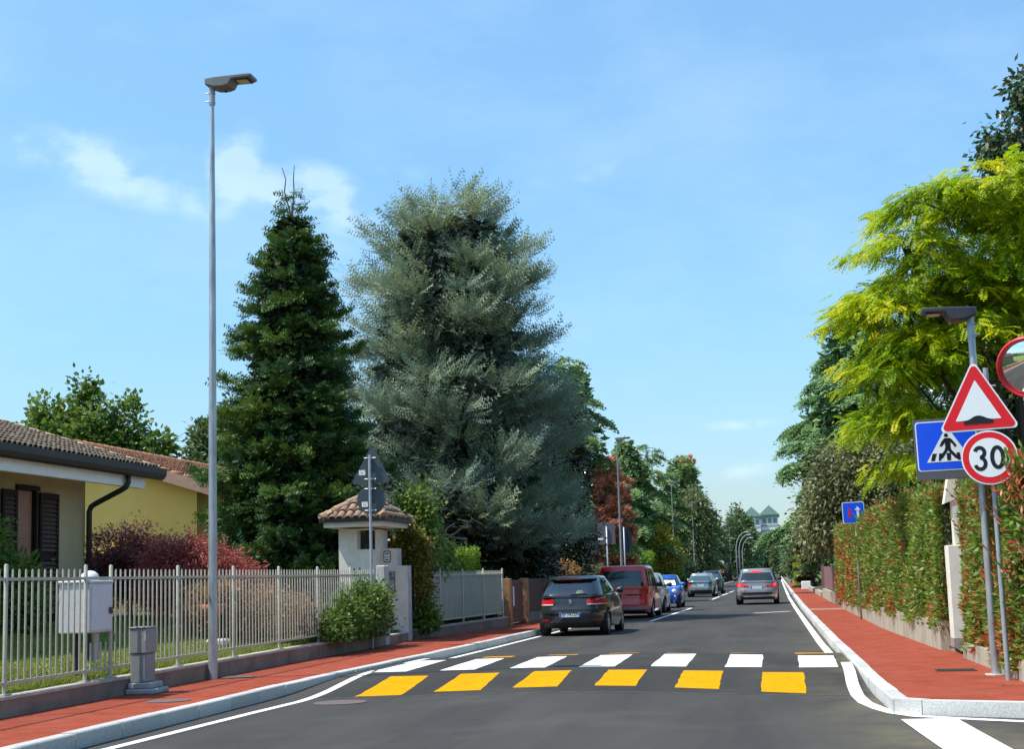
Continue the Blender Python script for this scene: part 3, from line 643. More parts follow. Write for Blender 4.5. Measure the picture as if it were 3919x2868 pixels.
gut.add(gv, [(i, (i+1) % n, n+(i+1) % n, n+i) for i in range(n)]+[tuple(range(n)), tuple(range(2*n-1, n-1, -1))])
gut.build('gutter', M['dark_metal'], H)
mb = MB(); mb.box((-11.60, 7, 3.30), (-11.50, 25.85, 3.64)); mb.box((-12.25, 7, 3.60), (-11.60, 25.85, 3.64)); mb.build('fascia', M['white'], H)
mb = MB(); mb.tube([(-11.42, 24.94, 3.5), (-11.42, 24.94, 3.36), (-11.46, 24.94, 3.28), (-11.55, 24.94, 3.23), (-12.05, 24.94, 3.0), (-12.13, 24.94, 2.95), (-12.165, 24.94, 2.86), (-12.165, 24.94, .9)], .05, 10); mb.build('downpipe', M['dark_metal'], H, smooth=True)

# ---- yellow house behind
H2 = thing('house', 'yellow gabled house with orange tile roof behind the brown roofed house', 'house', (-17.7, 40, 0))
ax, az2 = -17.7, 5.20; sl = .325
def ry(x): return az2-abs(x-ax)*sl
mb = MB(); xl, xr = -23.5, -14.6
mb.add([(xl, 36, .3), (xr, 36, .3), (xr, 36, ry(xr)-.12), (ax, 36, az2-.12), (xl, 36, ry(xl)-.12)], [(0, 1, 2, 3, 4)])
mb.add([(xl, 50, .3), (xr, 50, .3), (xr, 50, ry(xr)-.12), (ax, 50, az2-.12), (xl, 50, ry(xl)-.12)], [(4, 3, 2, 1, 0)])
mb.add([(xr, 36, .3), (xr, 50, .3), (xr, 50, ry(xr)-.12), (xr, 36, ry(xr)-.12)], [(0, 1, 2, 3)]); mb.add([(xl, 36, .3), (xl, 50, .3), (xl, 50, ry(xl)-.12), (xl, 36, ry(xl)-.12)], [(3, 2, 1, 0)])
mb.build('wall', M['yellow_wall'], H2, recalc=False)
t2 = math.atan(sl); up2v = Vector((-math.cos(t2), 0, math.sin(t2)))
mb = MB(); xe = -13.95; slab(mb, (xe, 35.55, ry(xe)), (xe, 50.4, ry(xe)), up2v, (xe-ax)/math.cos(t2), .10); mb.build('roof', M['roof_under'], H2)
mb = MB(); xw = -24.2; slab(mb, (xw, 35.55, ry(xw)), (xw, 50.4, ry(xw)), Vector((math.cos(t2), 0, math.sin(t2))), (ax-xw)/math.cos(t2), .10); mb.build('rear_roof', M['roof_under'], H2)
tile_field(H2, Vector((xe+.03, 35.6, ry(xe)+.01)), Vector((0, 1, 0)), up2v, 92, 13, .16, .33, M['tile_red'], lambda q: q[0]*.6-q[1]*1.2)
fa = mat('pink brown fascia', (.40, .24, .17), .8, .1, 6)
mb = MB()
for s_ in (1, -1):
    e_ = xe if s_ > 0 else xw
    mb.add([(e_, 35.5, ry(e_)-.26), (ax, 35.5, az2-.26), (ax, 35.5, az2+.03), (e_, 35.5, ry(e_)+.03), (e_, 35.56, ry(e_)-.26), (ax, 35.56, az2-.26), (ax, 35.56, az2+.03), (e_, 35.56, ry(e_)+.03)], [(0, 1, 2, 3), (7, 6, 5, 4), (0, 4, 5, 1), (3, 2, 6, 7)])
mb.build('fascia', fa, H2)
for i in range(36):
    mb = MB(); p = Vector((ax, 35.5+.41*i, az2+.03)); mb.tube([p, p+Vector((0, .44, 0))], [.12, .10], 8); mb.build('ridge_tile', M['tile_red'][i % 3], H2, smooth=True, angle=50)
mb = MB(); mb.box((-16.95, 35.93, 1.2), (-16.2, 35.985, 2.35)); w_ = mb.build('window', M['wood_post'], H2)
mb = MB(); mb.box((-16.85, 35.9, 1.3), (-16.3, 35.929, 2.25)); mb.build('pane', M['glass'], w_)

# ---- gatehouse
Gt = thing('gatehouse', 'small white gatehouse with hipped clay tile cap behind the road sign', 'gatehouse', (-8.95, 32.1, 0))
mb = MB(); x0, x1, y0, y1 = -9.45, -8.74, 31.4, 32.9
wx0, wx1, wz0, wz1 = -9.04, -8.74, 2.17, 2.585
# front with a corner window opening that wraps to the right face
for a, b, c, d in ((x0, wx0, .3, 2.62), (wx0, x1, .3, wz0), (wx0, x1, wz1, 2.62)): mb.add([(a, y0, c), (b, y0, c), (b, y0, d), (a, y0, d)], [(0, 1, 2, 3)])
for a, b, c, d in ((y0, y1, .3, wz0), (y0, y1, wz1, 2.62), (y0+.42, y1, wz0, wz1), (y0, y0+.1, wz0, wz1)): mb.add([(x1, a, c), (x1, b, c), (x1, b, d), (x1, a, d)], [(0, 1, 2, 3)])
mb.add([(x0, y0, .3), (x0, y1, .3), (x0, y1, 2.62), (x0, y0, 2.62)], [(3, 2, 1, 0)]); mb.add([(x0, y1, .3), (x1, y1, .3), (x1, y1, 2.62), (x0, y1, 2.62)], [(3, 2, 1, 0)])
mb.add([(wx0, y0, wz0), (wx0, y0+.3, wz0), (wx0, y0+.3, wz1), (wx0, y0, wz1)], [(0, 1, 2, 3)]); mb.add([(wx0, y0, wz0), (x1, y0, wz0), (x1, y0+.3, wz0), (wx0, y0+.3, wz0)], [(0, 1, 2, 3)]); mb.add([(wx0, y0, wz1), (x1, y0, wz1), (x1, y0+.3, wz1), (wx0, y0+.3, wz1)], [(3, 2, 1, 0)])
mb.build('wall', M['gate_wall'], Gt, recalc=False)
mb = MB(); mb.box((wx0+.16, y0+.2, wz0), (x1-.1, y0+.22, wz1)); mb.build('window', M['black'], Gt)
ex0, ex1, ey0, ey1 = -9.75, -8.27, 30.93, 33.37; ze = 2.82
mb = MB(); mb.box((ex0+.08, ey0+.08, ze-.165), (ex1-.08, ey1-.08, ze-.03)); mb.build('soffit', M['gate_wall'], Gt)
mb = MB()
for lo, hi in (((ex0, ey0, ze-.06), (ex1, ey0+.07, ze+.04)), ((ex0, ey1-.07, ze-.06), (ex1, ey1, ze+.04)), ((ex0, ey0+.07, ze-.06), (ex0+.07, ey1-.07, ze+.04)), ((ex1-.07, ey0+.07, ze-.06), (ex1, ey1-.07, ze+.04))): mb.box(lo, hi)
mb.build('gutter', M['dark_metal'], Gt)
cx = (ex0+ex1)/2; rz = ze+.47; ra, rb = Vector((cx, ey0+.75, rz)), Vector((cx, ey1-.75, rz))
c00, c10, c11, c01 = Vector((ex0+.03, ey0+.03, ze)), Vector((ex1-.03, ey0+.03, ze)), Vector((ex1-.03, ey1-.03, ze)), Vector((ex0+.03, ey1-.03, ze))
mb = MB(); mb.add([c00, c10, c11, c01, ra, rb], [(0, 1, 4), (1, 2, 5, 4), (2, 3, 5), (3, 0, 4, 5)]); mb.build('roof', M['roof_under'], Gt)
def tri_tiles(c0, c1, apex0, apex1, nc, nr):
    al = (c1-c0); La = al.length; al = al.normalized(); mid = (apex0+apex1)/2; foot = c0+al*((mid-c0).dot(al)); upn = (mid-foot); Lu = upn.length; upn = upn.normalized()
    w = La/nc; l = Lu/nr; s0 = (apex0-c0).dot(al); s1 = (apex1-c0).dot(al)
    def keep(c, r_):
        f = (r_+.5)/nr; return s0*f-.03 <= (c+.5)*w <= La+(s1-La)*f+.03
    tile_field(Gt, c0+upn*-.02, al, upn, nc, nr, w, l, M['tile_gate'], lambda q: q[1], keep=keep)
tri_tiles(c00, c10, ra, ra, 8, 3); tri_tiles(c10, c11, ra, rb, 12, 3); tri_tiles(c11, c01, rb, rb, 8, 3); tri_tiles(c01, c00, rb, ra, 12, 3)
for a, b in ((c00, ra), (c10, ra), (c11, rb), (c01, rb), (ra, rb)):
    n = 3
    for i in range(n):
        p, q = a+(b-a)*(i/n)+Vector((0, 0, .04)), a+(b-a)*((i+1.12)/n)+Vector((0, 0, .03)); mb = MB(); mb.tube([p, q], [.105, .085], 9); mb.build('hip_tile', M['tile_gate'][i % 3], Gt, smooth=True, angle=50)
# stepped wing wall with bell panel and letter box, a grey pier before it
Wg = thing('entrance_wall', 'stepped cream wing wall with house number plate and letter box beside the gatehouse', 'wall', (-8.5, 32.5, 0))
mb = MB(); mb.prism([(-8.9, .05), (-8.15, .05), (-8.15, 1.80), (-8.37, 1.80), (-8.37, 2.19), (-8.9, 2.19)], lambda u, v, w: (u, 32.70-.35*w, v), 0, 1); mb.build('wall_body', [M['gate_wall'], M['render_grey']], Wg)
sq = lambda a, p=.35: (math.copysign(abs(math.cos(a))**p, math.cos(a)), math.copysign(abs(math.sin(a))**p, math.sin(a)))
ring = [sq(2*math.pi*i/24) for i in range(24)]
mb = MB(); mb.prism([(-8.61+.085*a, 2.01+.135*b) for a, b in ring], lambda u, v, w: (u, 32.349-.012*w, v)); pl_ = mb.build('number_plate', M['lamp_grey'], Wg)
mb = MB(); mb.prism([(-8.61+.062*a, 2.01+.108*b) for a, b in ring], lambda u, v, w: (u, 32.3365-.006*w, v)); mb.build('plate_face', M['sticker'], pl_)
mb = MB()
for a, b, c, d in ((-.045, -.012, .05, .085), (.0, .04, .05, .085), (-.045, .045, -.005, .003), (-.045, .045, -.03, -.022), (-.04, .04, -.085, -.06)): mb.box((-8.61+a, 32.328, 2.01+c), (-8.61+b, 32.3302, 2.01+d))
mb.build('plate_print', M['black'], pl_)
mb = MB(); mb.box((-8.84, 32.32, 1.235), (-8.43, 32.349, 1.675), bev=.006); lb = mb.build('letter_box', M['lamp_grey'], Wg)
mb = MB(); mb.box((-8.815, 32.312, 1.26), (-8.455, 32.3195, 1.49)); mb.build('letter_door', M['plastic_grey2'], lb)
mb = MB(); mb.box((-8.815, 32.312, 1.555), (-8.455, 32.3195, 1.655)); mb.build('bell_panel', M['plastic_grey2'], lb)
mb = MB()
for a, b, c, d in ((-8.80, -8.74, 1.285, 1.325), (-8.68, -8.62, 1.285, 1.325), (-8.57, -8.51, 1.285, 1.325), (-8.66, -8.49, 1.62, 1.638), (-8.66, -8.49, 1.585, 1.603), (-8.79, -8.74, 1.58, 1.63)): mb.box((a, 32.306, c), (b, 32.3115, d))
mb.build('slots', M['black'], lb)
mb = MB(); mb.box((-8.34, 30.40, .05), (-8.15, 30.75, 1.80), bev=.02); tag(mb.build('gate_pier', M['render_grey'], None), 'rough grey rendered gate pier where the long picket fence ends', 'pier')
t = thing('gate_step', 'low concrete step with pale sill between the grey pier and wing wall', 'step', (-8.4, 31.5, 0))
mb = MB(); mb.box((-8.74, 30.75, .05), (-8.156, 32.35, .30)); mb.build('base', M['conc'], t)
mb = MB(); mb.box((-8.738, 30.752, .302), (-8.14, 32.348, .335)); mb.build('sill', M['coping'], t)

# ---- brown gate of the next plot
t = thing('wooden_gate', 'brown wooden entrance gate with ochre posts and a pale vertical sign', 'gate', (-7.45, 42.5, 0))
for y, w in ((41.0, .3), (43.85, .34)):
    mb = MB(); mb.box((-7.58, y-w/2, .1), (-7.36, y+w/2, 1.44), bev=.01); mb.build('gate_post', M['wood_post'], t)
y = 41.2
while y < 43.6:
    mb = MB(); mb.box((-7.52, y, .28), (-7.48, y+.195, 1.40)); mb.build('board', M['wood_gate'], t); y += .2
mb = MB(); mb.box((-7.54, 41.16, .20), (-7.45, 43.67, .27)); mb.box((-7.478, 41.2, .55), (-7.452, 43.6, .63)); mb.box((-7.478, 41.2, 1.25), (-7.452, 43.6, 1.33)); mb.build('frame', M['wood_gate'], t)
mb = MB(); mb.box((-7.45, 41.75, .66), (-7.442, 41.95, 1.22)); mb.build('house_sign', M['sticker'], t)
t = thing('plank_fence', 'dark brown plank fence right of the ochre gate post', 'fence', (-7.45, 47, 0)); y = 44.03
while y < 52:
    mb = MB(); mb.box((-7.5, y, .42), (-7.465, y+.19, 1.42)); mb.build('board', M['wood_gate'], t); y += .198
mb = MB(); mb.box((-7.56, 44.02, .05), (-7.42, 52, .42)); mb.build('base', M['conc'], t)
mb = MB(); mb.box((-7.46, 44.1, 1.2), (-7.44, 44.3, 1.36)); mb.build('notice', M['sticker'], t)
# ================================================================== STREET FURNITURE
def lamp_head(root, x, y, z, sx, m, ml, L=.68):
    """flat LED head, reaching to +x (sx=1) or -x"""
    P = lambda a, b, c: (x+sx*a, y+b, z+c*(.72 if c > -.11 else 1))
    mb = MB(); mb.tube([P(0, 0, -.30), P(0, 0, -.02)], [.046, .046], 12); mb.tube([P(0, 0, -.27), P(0, 0, -.255)], .051, 12); mb.tube([P(0, 0, -.13), P(0, 0, -.115)], .051, 12)
    mb.tube([P(-.10, -.03, -.25), P(-.04, -.03, -.25)], .008, 6); mb.tube([P(-.10, -.03, -.12), P(-.04, -.03, -.12)], .008, 6); mb.build('collar', ml, root)
    mb = MB(); n = 12; secs = []
    for t, w, zt, zb in ((-.10, .10, .10, .03), (-.08, .145, .115, -.02), (.02, .16, .12, -.06), (.12, .165, .125, -.095), (.30, .165, .13, -.10), (.40, .165, .132, -.07), (.46, .165, .135, .045), (.82, .165, .14, .06), (.86, .155, .135, .075)):
        secs.append([P(t*L/.86, -w, zb+.02), P(t*L/.86, -w, zt-.02), P(t*L/.86, -w*.88, zt), P(t*L/.86, w*.88, zt), P(t*L/.86, w, zt-.02), P(t*L/.86, w, zb+.02), P(t*L/.86, w*.8, zb), P(t*L/.86, -w*.8, zb)])
    vs = sum(secs, []); k = len(secs)
    mb.add(vs, [(i*8+j, i*8+(j+1) % 8, (i+1)*8+(j+1) % 8, (i+1)*8+j) for i in range(k-1) for j in range(8)]+[tuple(range(8)), tuple(range(k*8-1, k*8-9, -1))])
    hd = mb.build('lamp_head', m, root, smooth=True, angle=35)
    mb = MB(); mb.box((x+sx*.50*L/.86 if sx > 0 else x-.80*L/.86, y-.125, z+.026), (x+sx*.80*L/.86 if sx > 0 else x-.50*L/.86, y+.125, z+.034)); fr = mb.build('led_frame', M['black'], hd)
    mb = MB(); mb.box((x+sx*.54*L/.86 if sx > 0 else x-.76*L/.86, y-.09, z+.0195), (x+sx*.76*L/.86 if sx > 0 else x-.54*L/.86, y+.09, z+.0255)); mb.build('led_panel', M['led'], hd)
    mb = MB(); mb.lathe([(.001, -.118), (.022, -.118), (.022, -.095)], P(.22, 0, 0), n=10); mb.build('sensor', M['black'], hd)
def street_lamp(x, y, h, sx, label, m, r0=.068, r1=.031, group=None, L=.66, pm='galv'):
    t = thing('street_lamp', label, 'street lamp', (x, y, .13), group)
    mb = MB(); mb.tube([(x, y, .10), (x, y, h*.28), (x, y, h*.7), (x, y, h-.25)], [r0, r0*.88, (r0+r1)*.5, r1], 16); mb.build('pole', M[pm], t, smooth=True, angle=60)
    lamp_head(t, x, y, h, sx, m, M['grey_pole'], L)
    return t
gl = 'galvanised street lamps along the left walk'
street_lamp(-8.05, 20.45, 8.98, 1, 'tall galvanised lamp post with flat grey head beside the cream picket fence', M['lamp_grey'], group=gl)
street_lamp(-7.72, 51.6, 8.1, 1, 'galvanised lamp post half hidden by the blue cedar behind the black hatchback', M['lamp_grey'], group=gl, pm='shaded_pole')
street_lamp(-7.5, 72.6, 8.1, 1, 'galvanised lamp post in front of the rust coloured tree', M['lamp_grey'], group=gl, pm='shaded_pole')
street_lamp(-7.4, 109.5, 8.1, 1, 'galvanised lamp post rising out of the yellow green shrub', M['lamp_grey'], group=gl, pm='shaded_pole')
street_lamp(-7.4, 136, 7.8, 1, 'galvanised lamp post before the brown weeping tree', M['lamp_grey'], group=gl, pm='shaded_pole')
street_lamp(-7.3, 240, 8.4, 1, 'straight far lamp post just left of the first curved street lamp', M['lamp_grey'], group=gl, pm='shaded_pole')
street_lamp(2.5, 18.65, 4.5, -1, 'low lamp post with dark head behind the road signs at the right kerb', M['lamp_dark'], .055, .042, L=.58)
mb = MB(); mb.lathe([(.13, 0), (.13, .012), (.001, .013)], (2.5, 18.65, .1365), n=18); tag(mb.build('lamp_footing', M['granite'], None), 'round pale footing at the foot of the low lamp post', 'footing')
def curved_lamp(x, y, h, label, parts=True):
    t = thing('curved_street_lamp', label, 'street lamp', (x, y, .1), 'old curved lamps far down the street')
    pts = [(x, y, .1), (x, y, h*.62)]+[(x+2.0*(1-math.cos(a)), y, h*.62+h*.36*math.sin(a)) for a in [R(q) for q in range(10, 81, 10)]]
    mb = MB(); mb.tube(pts, [.11]+[.09]+[.07]*8, 8); mb.build('pole', M['plastic_grey2'], t, smooth=True)
    e = pts[-1]; mb = MB(); mb.box((e[0]-.05, y-.15, e[2]-.06), (e[0]+.75, y+.15, e[2]+.10), bev=.04); mb.build('lamp_head', M['white_metal'], t)
curved_lamp(-7.2, 272, 8.7, 'nearest of the curved arm lamps far down the left walk')
curved_lamp(-7.2, 293, 8.7, 'second of the curved arm lamps far down the left walk')
curved_lamp(-7.2, 320, 8.7, 'third of the curved arm lamps far down the left walk')
curved_lamp(-7.2, 352, 8.6, 'fourth of the curved arm lamps far down the left walk')
curved_lamp(-7.2, 395, 8.4, 'fifth of the curved arm lamps far down the left walk')
curved_lamp(-7.0, 450, 8.4, 'farthest of the curved arm lamps far down the left walk')

# ---- sign plates
def rpoly(pts, r, n=5):
    """outline with rounded corners"""
    out = []; k = len(pts)
    for i in range(k):
        p, a, b = Vector(pts[i]), Vector(pts[i-1]), Vector(pts[(i+1) % k]); da, db = (a-p).normalized(), (b-p).normalized()
        half = math.acos(max(-1, min(1, da.dot(db))))/2; d = r/math.tan(half); s, e = p+da*d, p+db*d
        c = p+(da+db).normalized()*(r/math.sin(half)); a0 = math.atan2(s.y-c.y, s.x-c.x); a1 = math.atan2(e.y-c.y, e.x-c.x); dd = (a1-a0+math.pi) % (2*math.pi)-math.pi
        out += [(c.x+r*math.cos(a0+dd*j/n), c.y+r*math.sin(a0+dd*j/n)) for j in range(n+1)]
    return out
def circ(cx, cy, r, n=40, ry=None): return [(cx+r*math.cos(2*math.pi*i/n), cy+(ry or r)*math.sin(2*math.pi*i/n)) for i in range(n)]
def plane_fn(x, y, yaw=0.0, tilt=0.0, z=0.0):
    """sign plane: u to the right, v up, w towards the camera side (-y), turned by yaw, tilted in its own plane"""
    c, s = math.cos(yaw), math.sin(yaw); ct, st = math.cos(tilt), math.sin(tilt)
    def fn(u, v, d):
        u2, v2 = u*ct-v*st, u*st+v*ct
        return (x+u2*c+d*s, y+u2*s-d*c, z+v2)
    return fn
def flat(poly, fn, d0, d1): 
    mb = MB(); mb.prism(poly, lambda u, v, w: fn(u, v, d0+(d1-d0)*w)); return mb
def bracket(root, x, y, z, w=.12, back=1):
    mb = MB(); mb.tube([(x-w, y, z), (x+w, y, z)], .012, 6); mb.box((x-.045, y-.045, z-.014), (x+.045, y+.045, z+.014)); mb.build('bracket', M['galv'], root)

# left: back of a triangle and a disc on one pole (seen from behind)
px_, py_ = -8.08, 29.1
t = thing('sign_pole', 'thin grey pole on the left walk carrying two signs turned away', 'pole', (px_, py_, .13)); mb = MB(); mb.tube([(px_, py_, .12), (px_, py_, 4.03)], .03, 12); mb.build('post', M['grey_pole'], t, smooth=True, angle=60)
fn = plane_fn(px_, py_+.09, 0, -.0, 0)
def back_sign(name, label, poly, cx, cz, sticker, rbs, face):
    t = thing(name, label, 'road sign', (px_, py_+.09, cz)); f2 = lambda u, v, d: fn(u, v, d)
    flat(poly, f2, 0, .012).build('plate', M['sign_back'], t)
    flat(poly, f2, -.012, -.0005).build('face', face, t)
    for z in rbs: bracket(t, px_, py_+.02, z)
    mb = MB(); mb.prism(sticker, lambda u, v, w: fn(u, v, .0125+.002*w)); st = mb.build('sticker', M['sticker'], t)
    mb = MB(); a, b = sticker[0]
    for q, (du, dv, w) in enumerate(((.02, .10, .03), (.06, .10, .025), (.03, .06, .07), (.03, .035, .06), (.1, .1, .02))):
        mb.prism([(a+du, b+dv*.75), (a+du+w, b+dv*.75), (a+du+w, b+dv*.75+.008), (a+du, b+dv*.75+.008)], lambda u, v, w_: fn(u, v, .0147+.001*w_))
    mb.build('sticker_print', M['lamp_grey'], st)
back_sign('triangle_sign_back', 'grey back of a triangular road sign on the pole by the gatehouse', rpoly([(-.43, 3.44), (.42, 3.46), (.03, 4.24)], .05), 0, 3.5, [(-.25, 3.63), (-.12, 3.63), (-.12, 3.73), (-.25, 3.73)], (3.97, 3.54), M['sign_red'])
back_sign('round_sign_back', 'grey back of a round road sign under the triangular one', circ(.0, 3.12, .30), 0, 3.12, [(-.2, 2.98), (-.075, 2.98), (-.075, 3.08), (-.2, 3.08)], (3.34, 2.9), M['sign_red'])

# further signs turned away
t = thing('rectangular_sign_back', 'grey back of a tall rectangular sign above the red van', 'road sign', (-7.55, 67, .1))
mb = MB(); mb.tube([(-7.55, 67, .1), (-7.55, 67, 3.65)], .035, 8); mb.build('post', M['grey_pole'], t, smooth=True)
mb = MB(); mb.box((-7.97, 67.06, 2.83), (-7.17, 67.08, 3.83)); mb.build('plate', M['sign_frame'], t)
mb = MB(); mb.box((-7.95, 67.05, 3.05), (-7.72, 67.059, 3.13)); mb.build('sticker', M['sticker'], t)
t = thing('octagon_sign_back', 'dark back of an octagonal sign right of the grey rectangular one', 'road sign', (-7.3, 73.5, .1))
mb = MB(); mb.tube([(-7.42, 73.5, .1), (-7.42, 73.5, 3.8)], .035, 8); mb.build('post', M['grey_pole'], t, smooth=True)
dk = mat('dark blue grey sign back', (.012, .016, .035), .4)
mb = MB(); mb.prism([(-7.36+.34*math.cos(R(22.5+45*i)), 3.2+.62*math.sin(R(22.5+45*i))) for i in range(8)], lambda u, v, w: (u, 73.6-.02*w, v)); mb.build('plate', dk, t)

# right: bump warning triangle, 30 limit, crossing sign
px_, py_ = 2.51, 17.76
t = thing('sign_pole', 'grey tube pole in the photinia hedge carrying the warning triangle and speed limit', 'pole', (px_, py_, .13)); mb = MB(); mb.tube([(px_, py_, .12), (px_, py_, 3.72)], .03, 12); mb.build('post', M['grey_pole'], t, smooth=True, angle=60)
fn = plane_fn(2.475, 17.66, R(-7), R(1.5), 0)
S = thing('bump_warning_sign', 'red bordered warning triangle with a black speed bump on the right', 'road sign', (2.475, 17.66, 3.3))
big = rpoly([(-.47, 2.985), (.44, 2.985), (-.015, 3.82)], .045)
def inset(pts, c, k): return [(c[0]+(x-c[0])*k, c[1]+(y-c[1])*k) for x, y in pts]
cc = (-.015, 3.263)
flat(big, fn, -.02, 0).build('plate', M['sign_back'], S); flat(inset(big, cc, .995), fn, .001, .004).build('white_rim', M['sign_white'], S)
flat(inset(big, cc, .935), fn, .0045, .007).build('red_border', M['sign_red'], S)
flat(rpoly(inset([(-.47, 2.985), (.44, 2.985), (-.015, 3.82)], cc, .56), .006, 2), fn, .0075, .010).build('white_field', M['sign_white'], S)
bump = [(-.18, 3.065), (.145, 3.065), (.145, 3.108), (.115, 3.112), (.075, 3.125), (.035, 3.147), (0.0, 3.158), (-.035, 3.158), (-.07, 3.147), (-.105, 3.125), (-.14, 3.112), (-.18, 3.108)]
flat(bump, fn, .0105, .0125).build('speed_bump_symbol', M['sign_black'], S)
for z in (3.1, 3.5): bracket(S, 2.5, 17.71, z, .1)
S = thing('speed_limit_sign', 'round red bordered speed limit 30 sign below the warning triangle', 'road sign', (2.475, 17.66, 2.66))
fn = plane_fn(2.47, 17.66, R(-7), 0, 0); cz = 2.665
flat(circ(0, cz, .315, 56), fn, -.02, 0).build('plate', M['sign_back'], S); flat(circ(0, cz, .313, 56), fn, .001, .004).build('white_rim', M['sign_white'], S)
flat(circ(0, cz, .296, 56), fn, .0045, .007).build('red_ring', M['sign_red'], S); flat(circ(0, cz, .226, 56), fn, .0075, .010).build('white_field', M['sign_white'], S)
# digits drawn as bands
def band(path, w, close=False):
    n = len(path); L, Rr = [], []
    for i, p in enumerate(path):
        a = Vector(path[i-1] if (i > 0 or close) else path[0]); b = Vector(path[(i+1) % n] if (i < n-1 or close) else path[-1]); d = (b-a).normalized(); s = Vector((-d.y, d.x))*w/2
        L.append((p[0]+s.x, p[1]+s.y)); Rr.append((p[0]-s.x, p[1]-s.y))
    return L, Rr
def band_mesh(path, w, fn, d0, d1, close=False):
    L, Rr = band(path, w, close); n = len(path); mb = MB()
    vs = [fn(u, v, d1) for u, v in L]+[fn(u, v, d1) for u, v in Rr]; k = n if close else n-1
    mb.add(vs, [(i, (i+1) % n, n+(i+1) % n, n+i) for i in range(k)]); vs2 = [fn(u, v, d0) for u, v in L]+[fn(u, v, d0) for u, v in Rr]
    o = len(mb.v); mb.add(vs2, [])
    for i in range(k): mb.f += [(i, (i+1) % n, o+(i+1) % n, o+i), (n+i, n+(i+1) % n, o+n+(i+1) % n, o+n+i)]; mb.m += [0, 0]
    return mb
arc = lambda cx, cy, rx, ry, a0, a1, n=14: [(cx+rx*math.cos(R(a0+(a1-a0)*i/n)), cy+ry*math.sin(R(a0+(a1-a0)*i/n))) for i in range(n+1)]
x3 = -.105
three = arc(x3, cz+.062, .052, .056, 165, -75, 16)+arc(x3, cz-.064, .056, .066, 78, -165, 18)
band_mesh(three, .043, fn, .0105, .0125).build('digit', M['sign_black'], S)
band_mesh(circ(.088, cz, .060, 32, .115), .045, fn, .0105, .0125, True).build('digit', M['sign_black'], S)
for z in (2.5, 2.82): bracket(S, 2.5, 17.71, z, .1)
# lit box sign for the crossing
S = thing('crossing_sign', 'blue pedestrian crossing box sign in a grey frame on the low lamp post', 'road sign', (2.08, 18.5, 2.9))
fn = plane_fn(2.1, 18.52, R(-4), R(.8), -.02)
z0, z1 = 2.51, 3.245; x0, x1 = -.335, .42
flat([(x0, z0), (x1, z0), (x1, z1), (x0, z1)], fn, -.16, 0).build('box', M['sign_frame'], S)
flat(rpoly([(x0+.02, z0+.10), (x1-.02, z0+.10), (x1-.02, z1-.03), (x0+.02, z1-.03)], .04), fn, .001, .003).build('white_line', M['sign_white'], S)
flat(rpoly([(x0+.034, z0+.114), (x1-.034, z0+.114), (x1-.034, z1-.044), (x0+.034, z1-.044)], .034), fn, .0035, .0055).build('blue_field', M['sign_blue'], S)
tri = [(x0+.13, z0+.205), (x1-.1, z0+.205), ((x0+x1)/2+.015, z0+.64)]
flat(rpoly(tri, .004, 2), fn, .006, .008).build('white_triangle', M['sign_white'], S)
mx_, mz = (x0+x1)/2+.01, z0+.21
K = lambda pts: [(mx_+a*.95, mz+.02+b*.86) for a, b in pts]
blk = [K(circ(-.012, .345, .026, 16)), K([(-.035, .305), (.03, .305), (.055, .285), (.105, .205), (.10, .175), (.078, .178), (.070, .205), (.036, .245), (.032, .160), (-.034, .160), (-.03, .24), (-.082, .185), (-.102, .20), (-.072, .26)]),
       K([(-.034, .17), (.0, .17), (-.002, .13), (-.075, .02), (-.108, .022), (-.112, .045), (-.045, .13)]), K([(-.002, .17), (.032, .17), (.045, .13), (.125, .03), (.115, .008), (.085, .015), (.0, .125)])]
for q in blk: flat(q, fn, .0085, .0105).build('walker_symbol', M['sign_black'], S)
for a, b, k in ((-.21, -.16, .025), (-.12, -.085, .012), (-.02, .03, 0), (.105, .145, -.012), (.18, .215, -.02)):
    flat([(mx_+a, mz+.012), (mx_+b-.005, mz+.012), (mx_+b+k, mz+.10), (mx_+a+k, mz+.10)], fn, .0085, .0105).build('stripe_symbol', M['sign_black'], S)
# priority over oncoming traffic
S = thing('priority_arrows_sign', 'small square blue sign with red and white arrows above the clipped hedge', 'road sign', (2.06, 39.3, .13))
mb = MB(); mb.tube([(2.055, 39.35, .12), (2.055, 39.35, 3.08)], .028, 8); mb.build('post', M['grey_pole'], S, smooth=True)
fn = plane_fn(2.06, 39.3, 0, R(1), 0); z0, z1 = 2.60, 3.15; h = .28
flat(rpoly([(-h, z0), (h, z0), (h, z1), (-h, z1)], .05), fn, -.02, 0).build('plate', M['sign_white'], S)
flat(rpoly([(-h+.018, z0+.018), (h-.018, z0+.018), (h-.018, z1-.018), (-h+.018, z1-.018)], .04), fn, .001, .004).build('blue_field', M['sign_blue'], S)
def arrow(cx, z_, l, w, hw, dn):
    s = -1 if dn else 1; q = [(cx-w, z_-s*l/2), (cx+w, z_-s*l/2), (cx+w, z_+s*(l/2-hw*1.3)), (cx+hw, z_+s*(l/2-hw*1.3)), (cx, z_+s*l/2), (cx-hw, z_+s*(l/2-hw*1.3)), (cx-w, z_+s*(l/2-hw*1.3))]
    return q
flat(arrow(-.10, 2.86, .25, .028, .066, True), fn, .0045, .007).build('red_arrow', M['sign_red'], S)
flat(arrow(.11, 2.885, .30, .028, .075, False), fn, .0045, .007).build('white_arrow', M['sign_white'], S)
